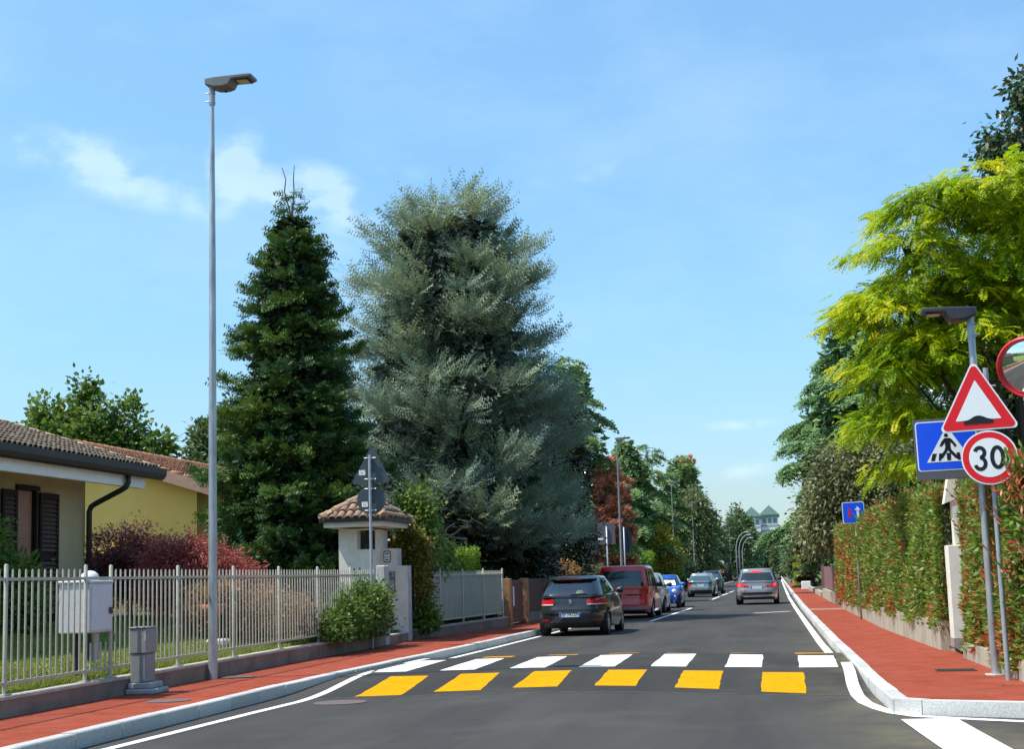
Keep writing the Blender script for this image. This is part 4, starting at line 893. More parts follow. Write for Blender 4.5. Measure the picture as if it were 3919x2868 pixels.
# convex mirror
S = thing('traffic_mirror', 'round convex traffic mirror with red rim at the right edge', 'mirror', (3.0, 17.5, 3.68))
cxm, czm, rm = 2.955, 3.67, .355
def mir(r, d, a):       # faces the camera side, turned a little to the left street
    yaw = R(-22); u, v = r*math.cos(a), r*math.sin(a)
    ti = R(17); v, d = v*math.cos(ti)-d*math.sin(ti), d*math.cos(ti)+v*math.sin(ti)
    return (cxm+u*math.cos(yaw)+d*math.sin(yaw), 17.5+u*math.sin(yaw)-d*math.cos(yaw), czm+v)
n = 40; mb = MB(); rings = [(rm*.93*k/8, .075*(1-(k/8)**2)) for k in range(1, 9)]
vs = [mir(0, .075, 0)]+[mir(r, d, 2*math.pi*j/n) for r, d in rings for j in range(n)]
mb.add(vs, [(0, 1+j, 1+(j+1) % n) for j in range(n)]+[(1+k*n+j, 1+(k+1)*n+j, 1+(k+1)*n+(j+1) % n, 1+k*n+(j+1) % n) for k in range(7) for j in range(n)]); mb.build('glass', M['mirror'], S, smooth=True)
mb = MB(); prof = [(.92, -.03), (.915, .02), (.95, .05), (1.0, .04), (1.03, .0), (1.0, -.05), (.6, -.09), (.001, -.10)]
vs = [mir(rm*r, d, 2*math.pi*j/n) for r, d in prof for j in range(n)]
mb.add(vs, [(k*n+j, (k+1)*n+j, (k+1)*n+(j+1) % n, k*n+(j+1) % n) for k in range(7) for j in range(n)]); mb.build('rim', M['mirror_rim'], S, smooth=True)
mb = MB(); mb.tube([(3.12, 17.62, .13), (3.12, 17.62, 3.9)], .03, 10); mb.tube([(3.02, 17.6, 3.67), (3.12, 17.62, 3.67)], .02, 6); mb.build('post', M['grey_pole'], S, smooth=True)
# drain grate in the right walk
S = thing('drain_grate', 'narrow cast iron drain grate set in the red walk on the right', 'drain', (2.13, 19.6, .136)); 
mb = MB(); mb.box((1.90, 19.38, .1365), (2.38, 19.42, .146)); mb.box((1.90, 19.70, .1365), (2.38, 19.74, .146)); mb.build('frame', M['grate'], S)
mb = MB(); mb.box((1.9, 19.42, .1365), (2.38, 19.70, .139)); mb.build('pit', M['black'], S)
for i in range(10):
    mb = MB(); mb.box((1.905+.048*i, 19.42, .1395), (1.93+.048*i, 19.70, .145)); mb.build('bar', M['grate'], S)
# white block boxes on the far right walk
mb = MB(); mb.box((1.5, 100.2, .137), (2.1, 100.8, .68), bev=.03); tag(mb.build('concrete_block', M['white'], None), 'pale square concrete block on the right walk', 'block')
mb = MB(); mb.box((1.42, 150.2, .05), (1.95, 150.7, .6), bev=.03); tag(mb.build('concrete_block', M['pillar_cream'], None), 'smaller farther block at the end of the red walk on the right', 'block')
# ================================================================== RIGHT SIDE WALLS AND FAR BUILDINGS
M['wall_stained'] = mat('stained concrete wall', (.30, .28, .20), .92, vscale=4, col2=(.46, .43, .33), bump=.3, bscale=40, stretch=(1, 1, .25))
def rwall(label, ys_, h, m='wall_stained', off=0.0):
    root = thing('hedge_wall', label, 'wall', (wr(ys_[0]), ys_[0], 0))
    y = ys_[0]
    while y < ys_[1]:
        a, b = y+.008, min(y+2.4, ys_[1])-.008; mb = MB(); xa, xb = wr(a)+off, wr(b)+off
        mb.add([(xa, a, .05), (xb, b, .05), (xb+.2, b, .05), (xa+.2, a, .05), (xa, a, h), (xb, b, h), (xb+.2, b, h), (xa+.2, a, h)], [(3, 2, 1, 0), (4, 5, 6, 7), (0, 1, 5, 4), (1, 2, 6, 5), (2, 3, 7, 6), (3, 0, 4, 7)])
        mb.build('wall_panel', M[m], root); y += 2.4
rwall('low stained concrete wall under the long photinia hedge', (24.22, 51.4), .58)
rwall('low concrete wall under the near photinia hedge by the sign poles', (17.1, 22.2), .36, off=.05)
rwall('low concrete base of the mauve gate panel', (57, 71), .55)
rwall('pale low wall farther along the right walk', (74, 118), .35)
# cream gate pillar with canopy
t = thing('gate_pillar', 'cream gate pillar with a small tiled canopy between the two photinia hedges', 'pillar', (2.75, 24.0, .13))
mb = MB(); mb.box((2.60, 23.72, .33), (2.93, 24.2, 1.755), bev=.008); mb.build('lower_pier', M['pillar_cream'], t)
mb = MB(); mb.box((2.595, 23.715, .12), (2.935, 24.205, .328)); mb.build('plinth', M['pillar_base'], t)
mb = MB(); mb.box((2.72, 23.80, 1.756), (2.90, 24.1, 2.50)); mb.build('upper_column', M['pillar_cream'], t)
mb = MB(); mb.prism([(2.60, 2.40), (2.76, 2.46), (3.02, 2.62), (3.02, 2.95), (2.86, 2.95), (2.70, 2.88)], lambda u, v, w: (u, 24.12-.34*w, v)); mb.build('canopy_end', M['pillar_cream'], t)
mb = MB(); mb.box((3.02, 23.2, 2.60), (4.4, 24.2, 2.74)); mb.build('canopy_beam', M['pillar_cream'], t)
tile_mes = [tile_me('roof_tile', .22, .4, m) for m in M['tile_red']]
for r_ in range(3):
    for c_ in range(8):
        o = mesh_obj('roof_tile', tile_mes[(r_*3+c_) % 3], t); p = Vector((2.80+.2*c_, 23.0+.36*r_, 2.72+.13*r_)); u = Vector((0, .94, .34)).normalized(); a2 = Vector((-1, 0, 0)); n2 = u.cross(a2)
        o.matrix_local = Matrix.Translation(-Vector(t.location)) @ Matrix(((u.x, a2.x, n2.x, p.x), (u.y, a2.y, n2.y, p.y), (u.z, a2.z, n2.z, p.z), (0, 0, 0, 1)))
# mauve panel gate
t = thing('panel_gate', 'mauve sheet metal gate panel on a low wall right of the far walk', 'gate', (2.2, 63, .55))
y = 57.4
while y < 70.3:
    mb = MB(); mb.add([(wr(y)+.10, y, .60), (wr(y+.5)+.10, y+.48, .60), (wr(y+.5)+.10, y+.48, 1.56), (wr(y)+.10, y, 1.56), (wr(y)+.14, y, .60), (wr(y+.5)+.14, y+.48, .60), (wr(y+.5)+.14, y+.48, 1.56), (wr(y)+.14, y, 1.56)], [(3, 2, 1, 0), (4, 5, 6, 7), (0, 1, 5, 4), (1, 2, 6, 5), (2, 3, 7, 6), (3, 0, 4, 7)]); mb.build('sheet', M['mauve_panel'], t); y += .5
for lo, hi in (((1.98, 70.35, .5), (2.12, 70.5, 1.66)), ((2.1, 57.2, .5), (2.2, 57.36, 1.6))):
    mb = MB(); mb.box(lo, hi); mb.build('post', M['mauve_panel'], t)
# far apartment towers
M['tower_wall'] = mat('white tower cladding', (.70, .71, .70), .8, .05, .2); M['tower_roof'] = mat('green tower roof', (.05, .12, .10), .6, .1, .3); M['tower_glass'] = mat('green tower glazing', (.10, .23, .24), .25, .1, .5, spec=.7)
def tower(cx, cy, w, ztop, label):
    t = thing('tower', label, 'building', (cx, cy, 0)); h = w/2
    mb = MB(); mb.box((cx-h, cy-h, 0), (cx+h, cy+h, ztop-7.4)); mb.build('wall', M['tower_wall'], t)
    for i in range(9):
        z = ztop-13-i*3.1
        mb = MB(); mb.box((cx-h-.02, cy-h-.12, z), (cx+h+.02, cy-h-.01, z+1.0)); mb.build('balcony_band', M['plastic_grey2'], t)
    for i in range(3):
        x = cx-h+w*(.12+.30*i); mb = MB(); mb.box((x, cy-h-.15, ztop-11.0), (x+w*.2, cy-h-.01, ztop-8.1)); mb.build('window', M['tower_glass'], t)
    e = h*1.18
    mb = MB(); mb.box((cx-e, cy-e, ztop-7.39), (cx+e, cy+e, ztop-6.0)); mb.build('eave', M['tower_roof'], t)
    mb = MB(); mb.add([(cx-e, cy-e, ztop-5.99), (cx+e, cy-e, ztop-5.99), (cx+e, cy+e, ztop-5.99), (cx-e, cy+e, ztop-5.99), (cx, cy, ztop)], [(0, 1, 4), (1, 2, 4), (2, 3, 4), (3, 0, 4)]); mb.build('roof', M['tower_roof'], t)
tower(-13.6, 900, 10.2, 39.8, 'left of two far white towers with green pyramid roofs at the end of the street')
tower(-3.3, 905, 10.2, 40.6, 'right of two far white towers with green pyramid roofs, half behind the trees')
mb = MB(); mb.box((-9.9, 903, 0), (-7.6, 908, 29)); tag(mb.build('glazed_link', M['tower_glass'], None), 'green glazed stair shaft between the two far towers', 'building')
# pink house glimpsed behind the left row
t = thing('house', 'pale pink house glimpsed low behind the dark cedars', 'house', (-12, 150, 0))
pk_ = mat('pink plaster', (.50, .27, .23), .9, .1, 2)
mb = MB(); mb.box((-14, 146, 0), (-8.3, 156, 3.2)); mb.build('wall', pk_, t)
mb = MB(); mb.add([(-14.4, 145.6, 3.2), (-7.9, 145.6, 3.2), (-7.9, 156.4, 3.2), (-14.4, 156.4, 3.2), (-11.1, 148, 4.7), (-11.1, 154, 4.7)], [(0, 1, 4), (1, 2, 5, 4), (2, 3, 5), (3, 0, 4, 5), (3, 2, 1, 0)]); mb.build('roof', M['tile_red'][0], t)
mb = MB(); mb.box((-10.6, 145.94, 1.0), (-9.6, 145.99, 2.2)); mb.build('window', M['glass'], t)
# small far signs on the left
mb = MB(); mb.tube([(-6.9, 185, .1), (-6.9, 185, 3.0)], .05, 6); tg = thing('far_sign', 'small pale orange plate on a pole before the far left hedge', 'road sign', (-6.9, 185, .1)); mb.build('post', M['grey_pole'], tg)
mb = MB(); mb.box((-7.3, 184.9, 1.35), (-6.5, 184.94, 1.85)); mb.build('plate', mat('orange plate', (.62, .25, .14), .5), tg)
mb = MB(); mb.lathe([(.42, -.02), (.42, .02), (.001, .05)], (-6.9, 184.9, 2.6), 'Y', 20); mb.build('round_plate', M['sign_white'], tg)
# ================================================================== CARS
def clear_glass():
    m = bpy.data.materials.new('clear car glass'); m.use_nodes = True; t = m.node_tree; t.nodes.clear(); out = nd(t, 'ShaderNodeOutputMaterial')
    tr = nd(t, 'ShaderNodeBsdfTransparent'); tr.inputs[0].default_value = (.50, .62, .60, 1); gl = nd(t, 'ShaderNodeBsdfGlossy'); gl.inputs['Roughness'].default_value = .03
    lw = nd(t, 'ShaderNodeLayerWeight'); lw.inputs[0].default_value = .35; mx = nd(t, 'ShaderNodeMixShader'); t.links.new(mth(t, 'ADD', mth(t, 'MULTIPLY', lw.outputs['Fresnel'], .8), .16, clamp=True), mx.inputs[0])
    t.links.new(tr.outputs[0], mx.inputs[1]); t.links.new(gl.outputs[0], mx.inputs[2]); t.links.new(mx.outputs[0], out.inputs[0]); return m
M['glass_clear'] = clear_glass()
def superell(n_pts, n):
    fine = [(math.copysign(abs(math.cos(a))**(2/n), math.cos(a)), math.copysign(abs(math.sin(a))**(2/n), math.sin(a))) for a in [2*math.pi*i/2400 for i in range(2400)]]
    return fine
def perimeter(w, yr, yf, n, npts):
    """rounded plan outline by equal arc length, starting at the middle of the rear, counter-clockwise seen from above"""
    l = (yf-yr)/2; yc = (yf+yr)/2; q = []
    for i in range(1440):
        a = -math.pi/2+2*math.pi*i/1440; c, s = math.cos(a), math.sin(a)
        q.append((w*math.copysign(abs(c)**(2/n), c), yc+l*math.copysign(abs(s)**(2/n), s)))
    d = [0]
    for (a, b), (c, e) in zip(q, q[1:]+q[:1]): d.append(d[-1]+math.hypot(c-a, e-b))
    out = []; k = 0
    for i in range(npts):
        t = d[-1]*i/npts
        while d[k+1] < t: k += 1
        f = (t-d[k])/max(1e-9, d[k+1]-d[k]); a, b = q[k], q[(k+1) % 1440]; out.append((a[0]+(b[0]-a[0])*f, a[1]+(b[1]-a[1])*f))
    return out
def lerp_tab(tab, x): return interp(tab, x)
class Car:
    """rear at -L/2, nose at +L/2, centre on the ground"""
    def __init__(s, name, label, cat, loc, rz, c, paintm, group=None):
        s.c = c; s.t = thing(name, label, cat, loc, group, rz); s.p = paintm; s.n = c.get('n', 4.5); s.gn = c.get('gn', 6)
        s.L, s.Wd, s.H = c['L'], c['W'], c['H']
    def B(s, mb, name, m, smooth=True, parent=None, angle=45): return mb.build(name, m, parent or s.t, smooth=smooth, off=(0, 0, 0), angle=angle)
    # body levels: width factor, rear inset, front inset by height fraction
    def body_at(s, z):
        c = s.c; w = s.Wd/2*lerp_tab(c['wz'], z); return w, -s.L/2+lerp_tab(c['rz'], z), s.L/2-lerp_tab(c['fz'], z)
    def y_rear(s, x, z):
        w, yr, yf = s.body_at(z); l = (yf-yr)/2; q = min(.999, abs(x)/w); return (yf+yr)/2-l*(1-q**s.n)**(1/s.n)
    def y_front(s, x, z):
        w, yr, yf = s.body_at(z); l = (yf-yr)/2; q = min(.999, abs(x)/w); return (yf+yr)/2+l*(1-q**s.n)**(1/s.n)
    def ztop(s, y): return lerp_tab(s.c['top'], y)
    def build_body(s):
        c = s.c; NP, NV = 168, 11; R_ = c['R']; ya, yb = c['axles']; gc = c['clear']
        mb = MB(); rows = []
        for k in range(NV+1):
            v = k/NV; row = []
            # reference ring at nominal height to get plan, then heights follow arches and the top line
            for i in range(NP): row.append(None)
            rows.append(row)
        base = perimeter(s.Wd/2, -s.L/2, s.L/2, s.n, NP)
        for i, (bx, by) in enumerate(base):
            ux, uy = bx/(s.Wd/2), by/(s.L/2)
            zb = gc
            if abs(ux) > .75:
                for yw in (ya, yb):
                    dy = abs(by-yw); Ra = R_*1.14
                    if dy < Ra: zb = max(zb, R_+math.sqrt(Ra*Ra-dy*dy))
            else: zb = gc+(c.get('rear_lip', .06) if by < 0 else .02)
            zt = s.ztop(by)
            for k in range(NV+1):
                v = k/NV; z = zb+(zt-zb)*v
                w, yr, yf = s.body_at(z); l = (yf-yr)/2
                rows[k][i] = (ux*w, (yf+yr)/2+uy*l, z)
        for row in rows: mb.v += row
        for k in range(NV):
            for i in range(NP): mb.f.append((k*NP+i, k*NP+(i+1) % NP, (k+1)*NP+(i+1) % NP, (k+1)*NP+i)); mb.m.append(0)
        o = len(mb.v)-NP
        for sc_, dz in ((.965, .018), (.80, .034), (.45, .046), (.0, .05)):
            ring = [(x*sc_, y*sc_, z+dz) for (x, y, z) in rows[NV]]
            ring = [(x, y, s.ztop(y)+dz) for (x, y, z) in ring]
            o2 = len(mb.v); mb.v += ring
            for i in range(NP): mb.f.append((o+i, o+(i+1) % NP, o2+(i+1) % NP, o2+i)); mb.m.append(0)
            o = o2
        body = s.B(mb, 'body', s.p, angle=50)
        mb = MB(); w = s.Wd/2; mb.box((-w+.24, -s.L/2+.28, gc), (w-.24, s.L/2-.3, .62)); s.B(mb, 'underbody', M['black'], False)
        return body
    # greenhouse: rounded plan shells between the belt and the roof
    def gh(s, v):
        c = s.c; z = c['belt']+(c['eave']-c['belt'])*v; e = v**.85
        return c['gw0']+(c['gw1']-c['gw0'])*v, c['gy'][0]+(c['gy'][1]-c['gy'][0])*v**c.get('rp', 1.15), c['gy'][3]+(c['gy'][2]-c['gy'][3])*v, z
    def gpt(s, v, x=None, y=None, end='rear', off=0.0):
        w, yr, yf, z = s.gh(v); l = (yf-yr)/2; yc = (yf+yr)/2; w += off; l += off
        if y is None:
            q = min(.9995, abs(x)/w); yy_ = l*(1-q**s.gn)**(1/s.gn); return (x, yc-yy_ if end == 'rear' else yc+yy_, z)
        q = min(.9995, abs(y-yc)/l); xx = w*(1-q**s.gn)**(1/s.gn); return (xx if end == 'right' else -xx, y, z)
    def build_cabin(s):
        NP = 120; mb = MB(); rows = []; c = s.c; NVc = 16
        vs_ = [-.12]+[i/NVc for i in range(NVc+1)]
        for v in vs_:
            w, yr, yf, z = s.gh(max(v, 0)); z = c['belt']-.05 if v < 0 else z
            rows.append([(x, y, z) for x, y in perimeter(w, yr, yf, s.gn, NP)])
        w, yr, yf, z = s.gh(1); top = perimeter(w, yr, yf, s.gn, NP); h = s.H-z; yc = (yr+yf)/2
        for k_, dz in ((.975, .38), (.93, .68), (.82, .86), (.5, .97), (0.001, 1.0)): rows.append([(x*k_, yc+(y-yc)*(k_*.5+.5 if k_ > .5 else k_), z+h*dz) for x, y in top])
        for r_ in rows: mb.v += r_
        rw = c.get('rear_win', (.06, .82, .86, .9, .9))
        def is_open(k, i):          # window apertures in the cabin shell
            if k < 1 or k > NVc: return False
            v = (vs_[k]+vs_[k+1])/2 if k+1 < len(vs_) else 1; w, yr, yf, z = s.gh(v); a, b = rows[k][i], rows[k][(i+1) % NP]; x, y = (a[0]+b[0])/2, (a[1]+b[1])/2; f = (y-yr)/(yf-yr)
            if f < .03 and abs(x) < w*(rw[2]-.05): return rw[0]+.04 < v < rw[1]-.03
            if f > .97 and abs(x) < w*.84: return .06 < v < .86
            if abs(x) > .9*w: return .12 < v < .85 and any(p+.02 < f < q-.02 for p, q in c['sidewins'])
            return False
        for k in range(len(rows)-1):
            for i in range(NP):
                if c.get('open') and is_open(k, i): continue
                mb.f.append((k*NP+i, k*NP+(i+1) % NP, (k+1)*NP+(i+1) % NP, (k+1)*NP+i)); mb.m.append(0)
        if c.get('open'):
            for x in (-.36, .36):
                m2 = MB(); m2.box((x-.2, -.25, .9), (x+.2, -.12, c['belt']+.18), bev=.03); m2.box((x-.12, -.24, c['belt']+.2), (x+.12, -.16, c['belt']+.36), bev=.03); s.B(m2, 'seat', M['black'], False)
        s.B(mb, 'roof', s.c.get('roofm', s.p), angle=60)
        gl = s.c.get('glass', M['glass']); gr = s.c.get('rear_glass', M['glass_light'])
        a0, a1, b0, b1, rx = c.get('rear_win', (.06, .82, .86, .9, .9))
        def rear(u, v):
            vv = a0+(a1-a0)*v; w = s.gh(vv)[0]; e = 1-.06*(abs(u*2-1)**6)*(1 if v > .5 else .3); return s.gpt(vv, x=(u*2-1)*w*(b0+(b1-b0)*v)*e, end='rear', off=.008)
        mb = MB(); mb.grid(rear, 16, 8); s.B(mb, 'rear_window', gr, angle=80)
        def front(u, v):
            vv = .03+.87*v; w = s.gh(vv)[0]; return s.gpt(vv, x=(u*2-1)*w*.9, end='front', off=.008)
        mb = MB(); mb.grid(front, 16, 8); s.B(mb, 'windscreen', c.get('front_glass', gl), angle=80)
        for end in ('right', 'left'):
            for (p, q) in c['sidewins']:
                def side(u, v):
                    vv = .08+.80*v; w, yr, yf, z = s.gh(vv); L_ = yf-yr; return s.gpt(vv, y=yr+L_*(p+(q-p)*u), end=end, off=.007)
                mb = MB(); mb.grid(side, 8, 5); s.B(mb, 'side_window', gl, angle=80)
    def wheels(s, spokes=5):
        c = s.c; R_ = c['R']; w = s.Wd/2; tw = c.get('tw', .2); first = None
        def make(y, sx):
            cx_ = sx*(w-.035-tw/2); mb = MB()
            mb.lathe([(R_*.62, -tw/2), (R_*.95, -tw/2), (R_, -tw*.38), (R_, tw*.38), (R_*.95, tw/2), (R_*.64, tw/2)], (cx_, y, R_), 'X', 28)
            t_ = s.B(mb, 'wheel', M['tyre'], angle=40)
            mb = MB(); f = sx*tw/2; mb.lathe([(R_*.66, f*.98), (R_*.60, f*.9), (R_*.58, f*.55), (.001, f*.5)], (cx_, y, R_), 'X', 24)
            for k in range(spokes):
                a = 2*math.pi*k/spokes+.3; ca, sa = math.cos(a), math.sin(a); p = .05
                q = [(R_*.1, -p), (R_*.62, -p*.7), (R_*.62, p*.7), (R_*.1, p)]
                mb.prism([(u*ca-v*sa, u*sa+v*ca) for u, v in q], lambda u, v, w_: (cx_+f*(.62+.3*w_), y+u, R_+v))
            mb.lathe([(R_*.17, f*.6), (R_*.16, f*.95), (.001, f*.97)], (cx_, y, R_), 'X', 12)
            s.B(mb, 'rim', M['rim'], False, t_)
        for y in c['axles']:
            for sx in (-1, 1): make(y, sx)
    def rear_patch(s, name, m, x0, x1, z0f, z1f, off=.012, nu=10, nv=4, parent=None, front=False):
        """a panel that follows the tail (or nose): outer sheet plus a skirt back to the body"""
        def P(u, v, o):
            x = x0+(x1-x0)*u; a, b = (z0f(x) if callable(z0f) else z0f), (z1f(x) if callable(z1f) else z1f); z = a+(b-a)*v
            y = s.y_front(x, z) if front else s.y_rear(x, z); return (x, y+(o if front else -o), z)
        mb = MB(); mb.grid(lambda u, v: P(u, v, off), nu, nv)
        ring = [(i/nu, 0) for i in range(nu)]+[(1, j/nv) for j in range(nv)]+[(1-i/nu, 1) for i in range(nu)]+[(0, 1-j/nv) for j in range(nv)]
        k = len(ring); mb.add([P(u, v, off) for u, v in ring]+[P(u, v, -.02) for u, v in ring], [(i, (i+1) % k, k+(i+1) % k, k+i) for i in range(k)])
        return s.B(mb, name, m, True, parent, 40)
    def mirrors(s, m=None):
        c = s.c; y = c['gy'][3]-c.get('mirror_dy', .55); z = c['belt']+.06; w = s.Wd/2
        for sx in (-1, 1):
            mb = MB(); vs = []
            for k, (dx, r1, r2) in enumerate(((-.02, .02, .02), (.03, .045, .055), (.12, .07, .085), (.18, .06, .075), (.205, .02, .03))):
                for j in range(12): a = 2*math.pi*j/12; vs.append((sx*(w-.09+dx), y+r1*math.cos(a), z+r2*math.sin(a)+.03))
            mb.add(vs, [(i*12+j, i*12+(j+1) % 12, (i+1)*12+(j+1) % 12, (i+1)*12+j) for i in range(4) for j in range(12)]+[tuple(range(12)), tuple(range(59, 47, -1))])
            s.B(mb, 'wing_mirror', m or s.p, angle=60)
    def plate(s, z, text=None, h=.11, w=.52, front=False):
        y0 = (s.y_front(0, z) if front else s.y_rear(0, z)); sg = 1 if front else -1
        mb = MB(); mb.box((-w/2, min(y0+sg*.006, y0+sg*.02), z-h/2), (w/2, max(y0+sg*.006, y0+sg*.02), z+h/2)); p = s.B(mb, 'number_plate', M['plate'], False)
        for a, b in ((-w/2+.004, -w/2+.045), (w/2-.045, w/2-.004)):
            mb = MB(); ya_ = y0+sg*.0205; yb_ = y0+sg*.022; mb.box((a, min(ya_, yb_), z-h/2+.004), (b, max(ya_, yb_), z+h/2-.004)); s.B(mb, 'plate_band', M['plate_blue'], False, p)
        if text:
            cu = bpy.data.curves.new('plate_text', 'FONT'); cu.body = text; cu.size = .105; cu.align_x = 'CENTER'; cu.align_y = 'CENTER'; cu.extrude = .0008; cu.resolution_u = 2
            to = bpy.data.objects.new('tmp', cu); me = bpy.data.meshes.new_from_object(to); me.name = 'plate_text'; bpy.data.objects.remove(to); me.materials.clear(); me.materials.append(M['sign_black'])
            o = mesh_obj('plate_text', me, p); o.matrix_local = Matrix.Translation((0, y0+sg*.0225, z)) @ Matrix.Rotation(R(90), 4, 'X') if not front else Matrix.Translation((0, y0+.0225, z)) @ Matrix.Rotation(R(180), 4, 'Z') @ Matrix.Rotation(R(90), 4, 'X')
        return p
    def box(s, name, m, lo, hi, bev=.01, parent=None):
        mb = MB(); mb.box(lo, hi, bev=bev); return s.B(mb, name, m, False, parent)

P_black = paint('dark graphite car paint', (.026, .029, .031), .35); P_red = paint('dark red car paint', (.72, .022, .022), .0)
P_white = paint('pale grey car paint', (.50, .51, .50), .3); P_blue = paint('bright blue car paint', (.006, .10, .52), .2)
P_silver = paint('silver blue car paint', (.34, .40, .42), .55); P_dark = paint('dark navy car paint', (.015, .018, .028), .3); P_grey = paint('warm grey car paint', (.30, .29, .27), .55)
# --- black hatchback
c = dict(L=4.15, W=1.76, H=1.47, R=.315, axles=(-1.32, 1.22), clear=.19, tw=.2, n=4.2, gn=5.5, belt=.985, eave=1.39, gw0=.80, gw1=.62, gy=(-2.0, -1.47, .25, 1.05), rp=1.2,
         wz=[(.18, .93), (.35, .985), (.62, 1.0), (.8, .985), (1.0, .93)], rz=[(.18, .10), (.30, .02), (.55, 0), (.66, .015), (.70, .055), (.88, .075), (1.02, .13)], fz=[(.18, .12), (.35, .02), (.55, .0), (.72, .12), (.9, .5)],
         top=[(-2.1, .985), (.6, .985), (1.0, .945), (1.7, .82), (2.1, .69)], sidewins=[(.16, .40), (.43, .80)], rear_win=(.05, .84, .88, .90, .9), rear_lip=.10, open=True, glass=M['glass_clear'], rear_glass=M['glass_clear'])
K = Car('hatchback', 'black hatchback seen from behind, with driver side tail lamps red, just past the crossing', 'car', (-4.98, 38.2, 0), R(-1.8), c, P_black)
K.t['label'] = 'black five door hatchback with a pale hat behind its rear window, nearest parked car'
K.build_body(); K.build_cabin(); K.wheels(); K.mirrors()
def oval(x0, x1, lo, hi, p=4.0):
    f = lambda x: max(.02, 1-abs((x-(x0+x1)/2)/((x1-x0)/2))**p)**(1/p)
    return (lambda x: (lo+hi)/2-(hi-lo)/2*f(x)), (lambda x: (lo+hi)/2+(hi-lo)/2*f(x))
for sx in (-1, 1):
    a, b = sorted((sx*.40, sx*.845)); lo, hi = oval(a, b, .745, .905); tl = K.rear_patch('tail_lamp', M['red_lamp'], a, b, lo, hi, .018, 14, 4)
    a, b = sorted((sx*.42, sx*.835)); K.rear_patch('lower_lens', M['white_lamp'], a, b, lambda x: .755, lambda x: .782, .020, 12, 1, tl)
    a, b = sorted((sx*.55, sx*.80)); K.rear_patch('reflector', M['red_lamp'], a, b, .375, .40, .012, 6, 1)
K.plate(.52, 'EF 741ZF')
K.rear_patch('bumper_lip', P_black, -.86, .86, .555, .60, .022, 20, 2); K.rear_patch('plate_recess', M['black'], -.66, .66, .605, .645, .008, 12, 1); K.rear_patch('lower_valance', M['black'], -.72, .72, .24, .33, .012, 12, 2)
y0 = K.y_rear(0, .835); mb = MB(); mb.lathe([(.001, -.028), (.05, -.026), (.058, -.012), (.058, .01)], (0, y0, .835), 'Y', 20); bd = K.B(mb, 'badge', M['chrome'])
mb = MB()
for q in ([(-.034, .034), (-.024, .034), (0, -.004), (.024, .034), (.034, .034), (.004, -.012), (-.004, -.012)], [(-.044, .014), (-.036, .02), (-.018, -.03), (0, .0), (.018, -.03), (.036, .02), (.044, .014), (.02, -.044), (0, -.012), (-.02, -.044)]): mb.prism(q, lambda u, v, w: (u, y0-.028-.003*w, .835+v))
K.B(mb, 'badge_letters', M['sign_back'], False, bd)
mb = MB(); w_ = K.gpt(.06, x=0); mb.tube([(.0, w_[1]-.03, w_[2]+.0), (.42, K.gpt(.07, x=.42)[1]-.02, w_[2]+.02)], .014, 6); K.B(mb, 'rear_wiper', M['black'], False)
def sp(u, v):
    p = K.gpt(.98, x=(u*2-1)*.60, end='rear', off=.01); return (p[0], p[1]-.14*(1-v)+.02, p[2]+.05-.045*(1-v))
mb = MB(); mb.grid(sp, 10, 3); mb.grid(lambda u, v: (lambda q: (q[0], q[1], q[2]-.022))(sp(u, v)), 10, 3, flip=True); spo = K.B(mb, 'spoiler', P_black)
mb = MB(); p = sp(.5, 0); mb.box((-.24, p[1]-.004, p[2]-.026), (.24, p[1]+.02, p[2]+.002)); K.B(mb, 'brake_lamp', mat('dark red lamp', (.16, .01, .012), .2), False, spo)
t = thing('straw_hat', 'pale yellow hat on the shelf behind the rear window of the black hatchback', 'hat', (-4.84, 36.62, 1.0))
# --- red van
c = dict(L=4.2, W=1.92, H=1.76, R=.315, axles=(-1.25, 1.40), clear=.2, tw=.2, n=5.5, gn=7, belt=1.0, eave=1.67, gw0=.925, gw1=.80, gy=(-2.06, -1.93, .45, 1.25), rp=1.6,
         wz=[(.18, .95), (.35, .99), (.62, 1.0), (.85, .99), (1.02, .965)], rz=[(.18, .10), (.30, .0), (.52, 0), (.58, .03), (1.0, .05)], fz=[(.18, .1), (.35, .02), (.55, 0), (.8, .12), (1.0, .5)],
         top=[(-2.1, 1.0), (.7, 1.0), (1.2, .96), (1.8, .86), (2.1, .72)], sidewins=[(.06, .34), (.37, .60), (.62, .84)], rear_win=(.10, .86, .80, .82, .8), glass=M['glass'], rear_glass=M['glass'])
K = Car('van', 'dark red van with tall boxy tail parked in the bay ahead of the black hatchback', 'van', (-5.07, 51.4, 0), R(-1), c, P_red)
K.build_body(); K.build_cabin(); K.wheels(); K.mirrors(M['black'])
for sx in (-1, 1):
    a, b = sorted((sx*.82, sx*.945)); K.rear_patch('tail_lamp', M['red_lamp'], a, b, .80, 1.0, .02, 5, 4)
K.rear_patch('bumper', M['plastic_grey'], -.86, .86, .30, .40, .025, 16, 2); K.rear_patch('trim_strip', M['black'], .1, .62, .76, .80, .012, 8, 1); K.rear_patch('handle_recess', M['black'], -.32, -.05, .62, .80, .01, 6, 2)
y0 = K.y_rear(-.18, .93); mb = MB(); mb.prism([(-.18, .87), (-.14, .93), (-.18, .99), (-.22, .93)], lambda u, v, w: (u, y0-.005-.02*w, v)); K.B(mb, 'badge', M['chrome'], False)
mb = MB(); mb.box((-.6, y0-.02, .62), (-.12, y0-.006, .73)); K.B(mb, 'number_plate', M['plate'], False)
mb = MB()
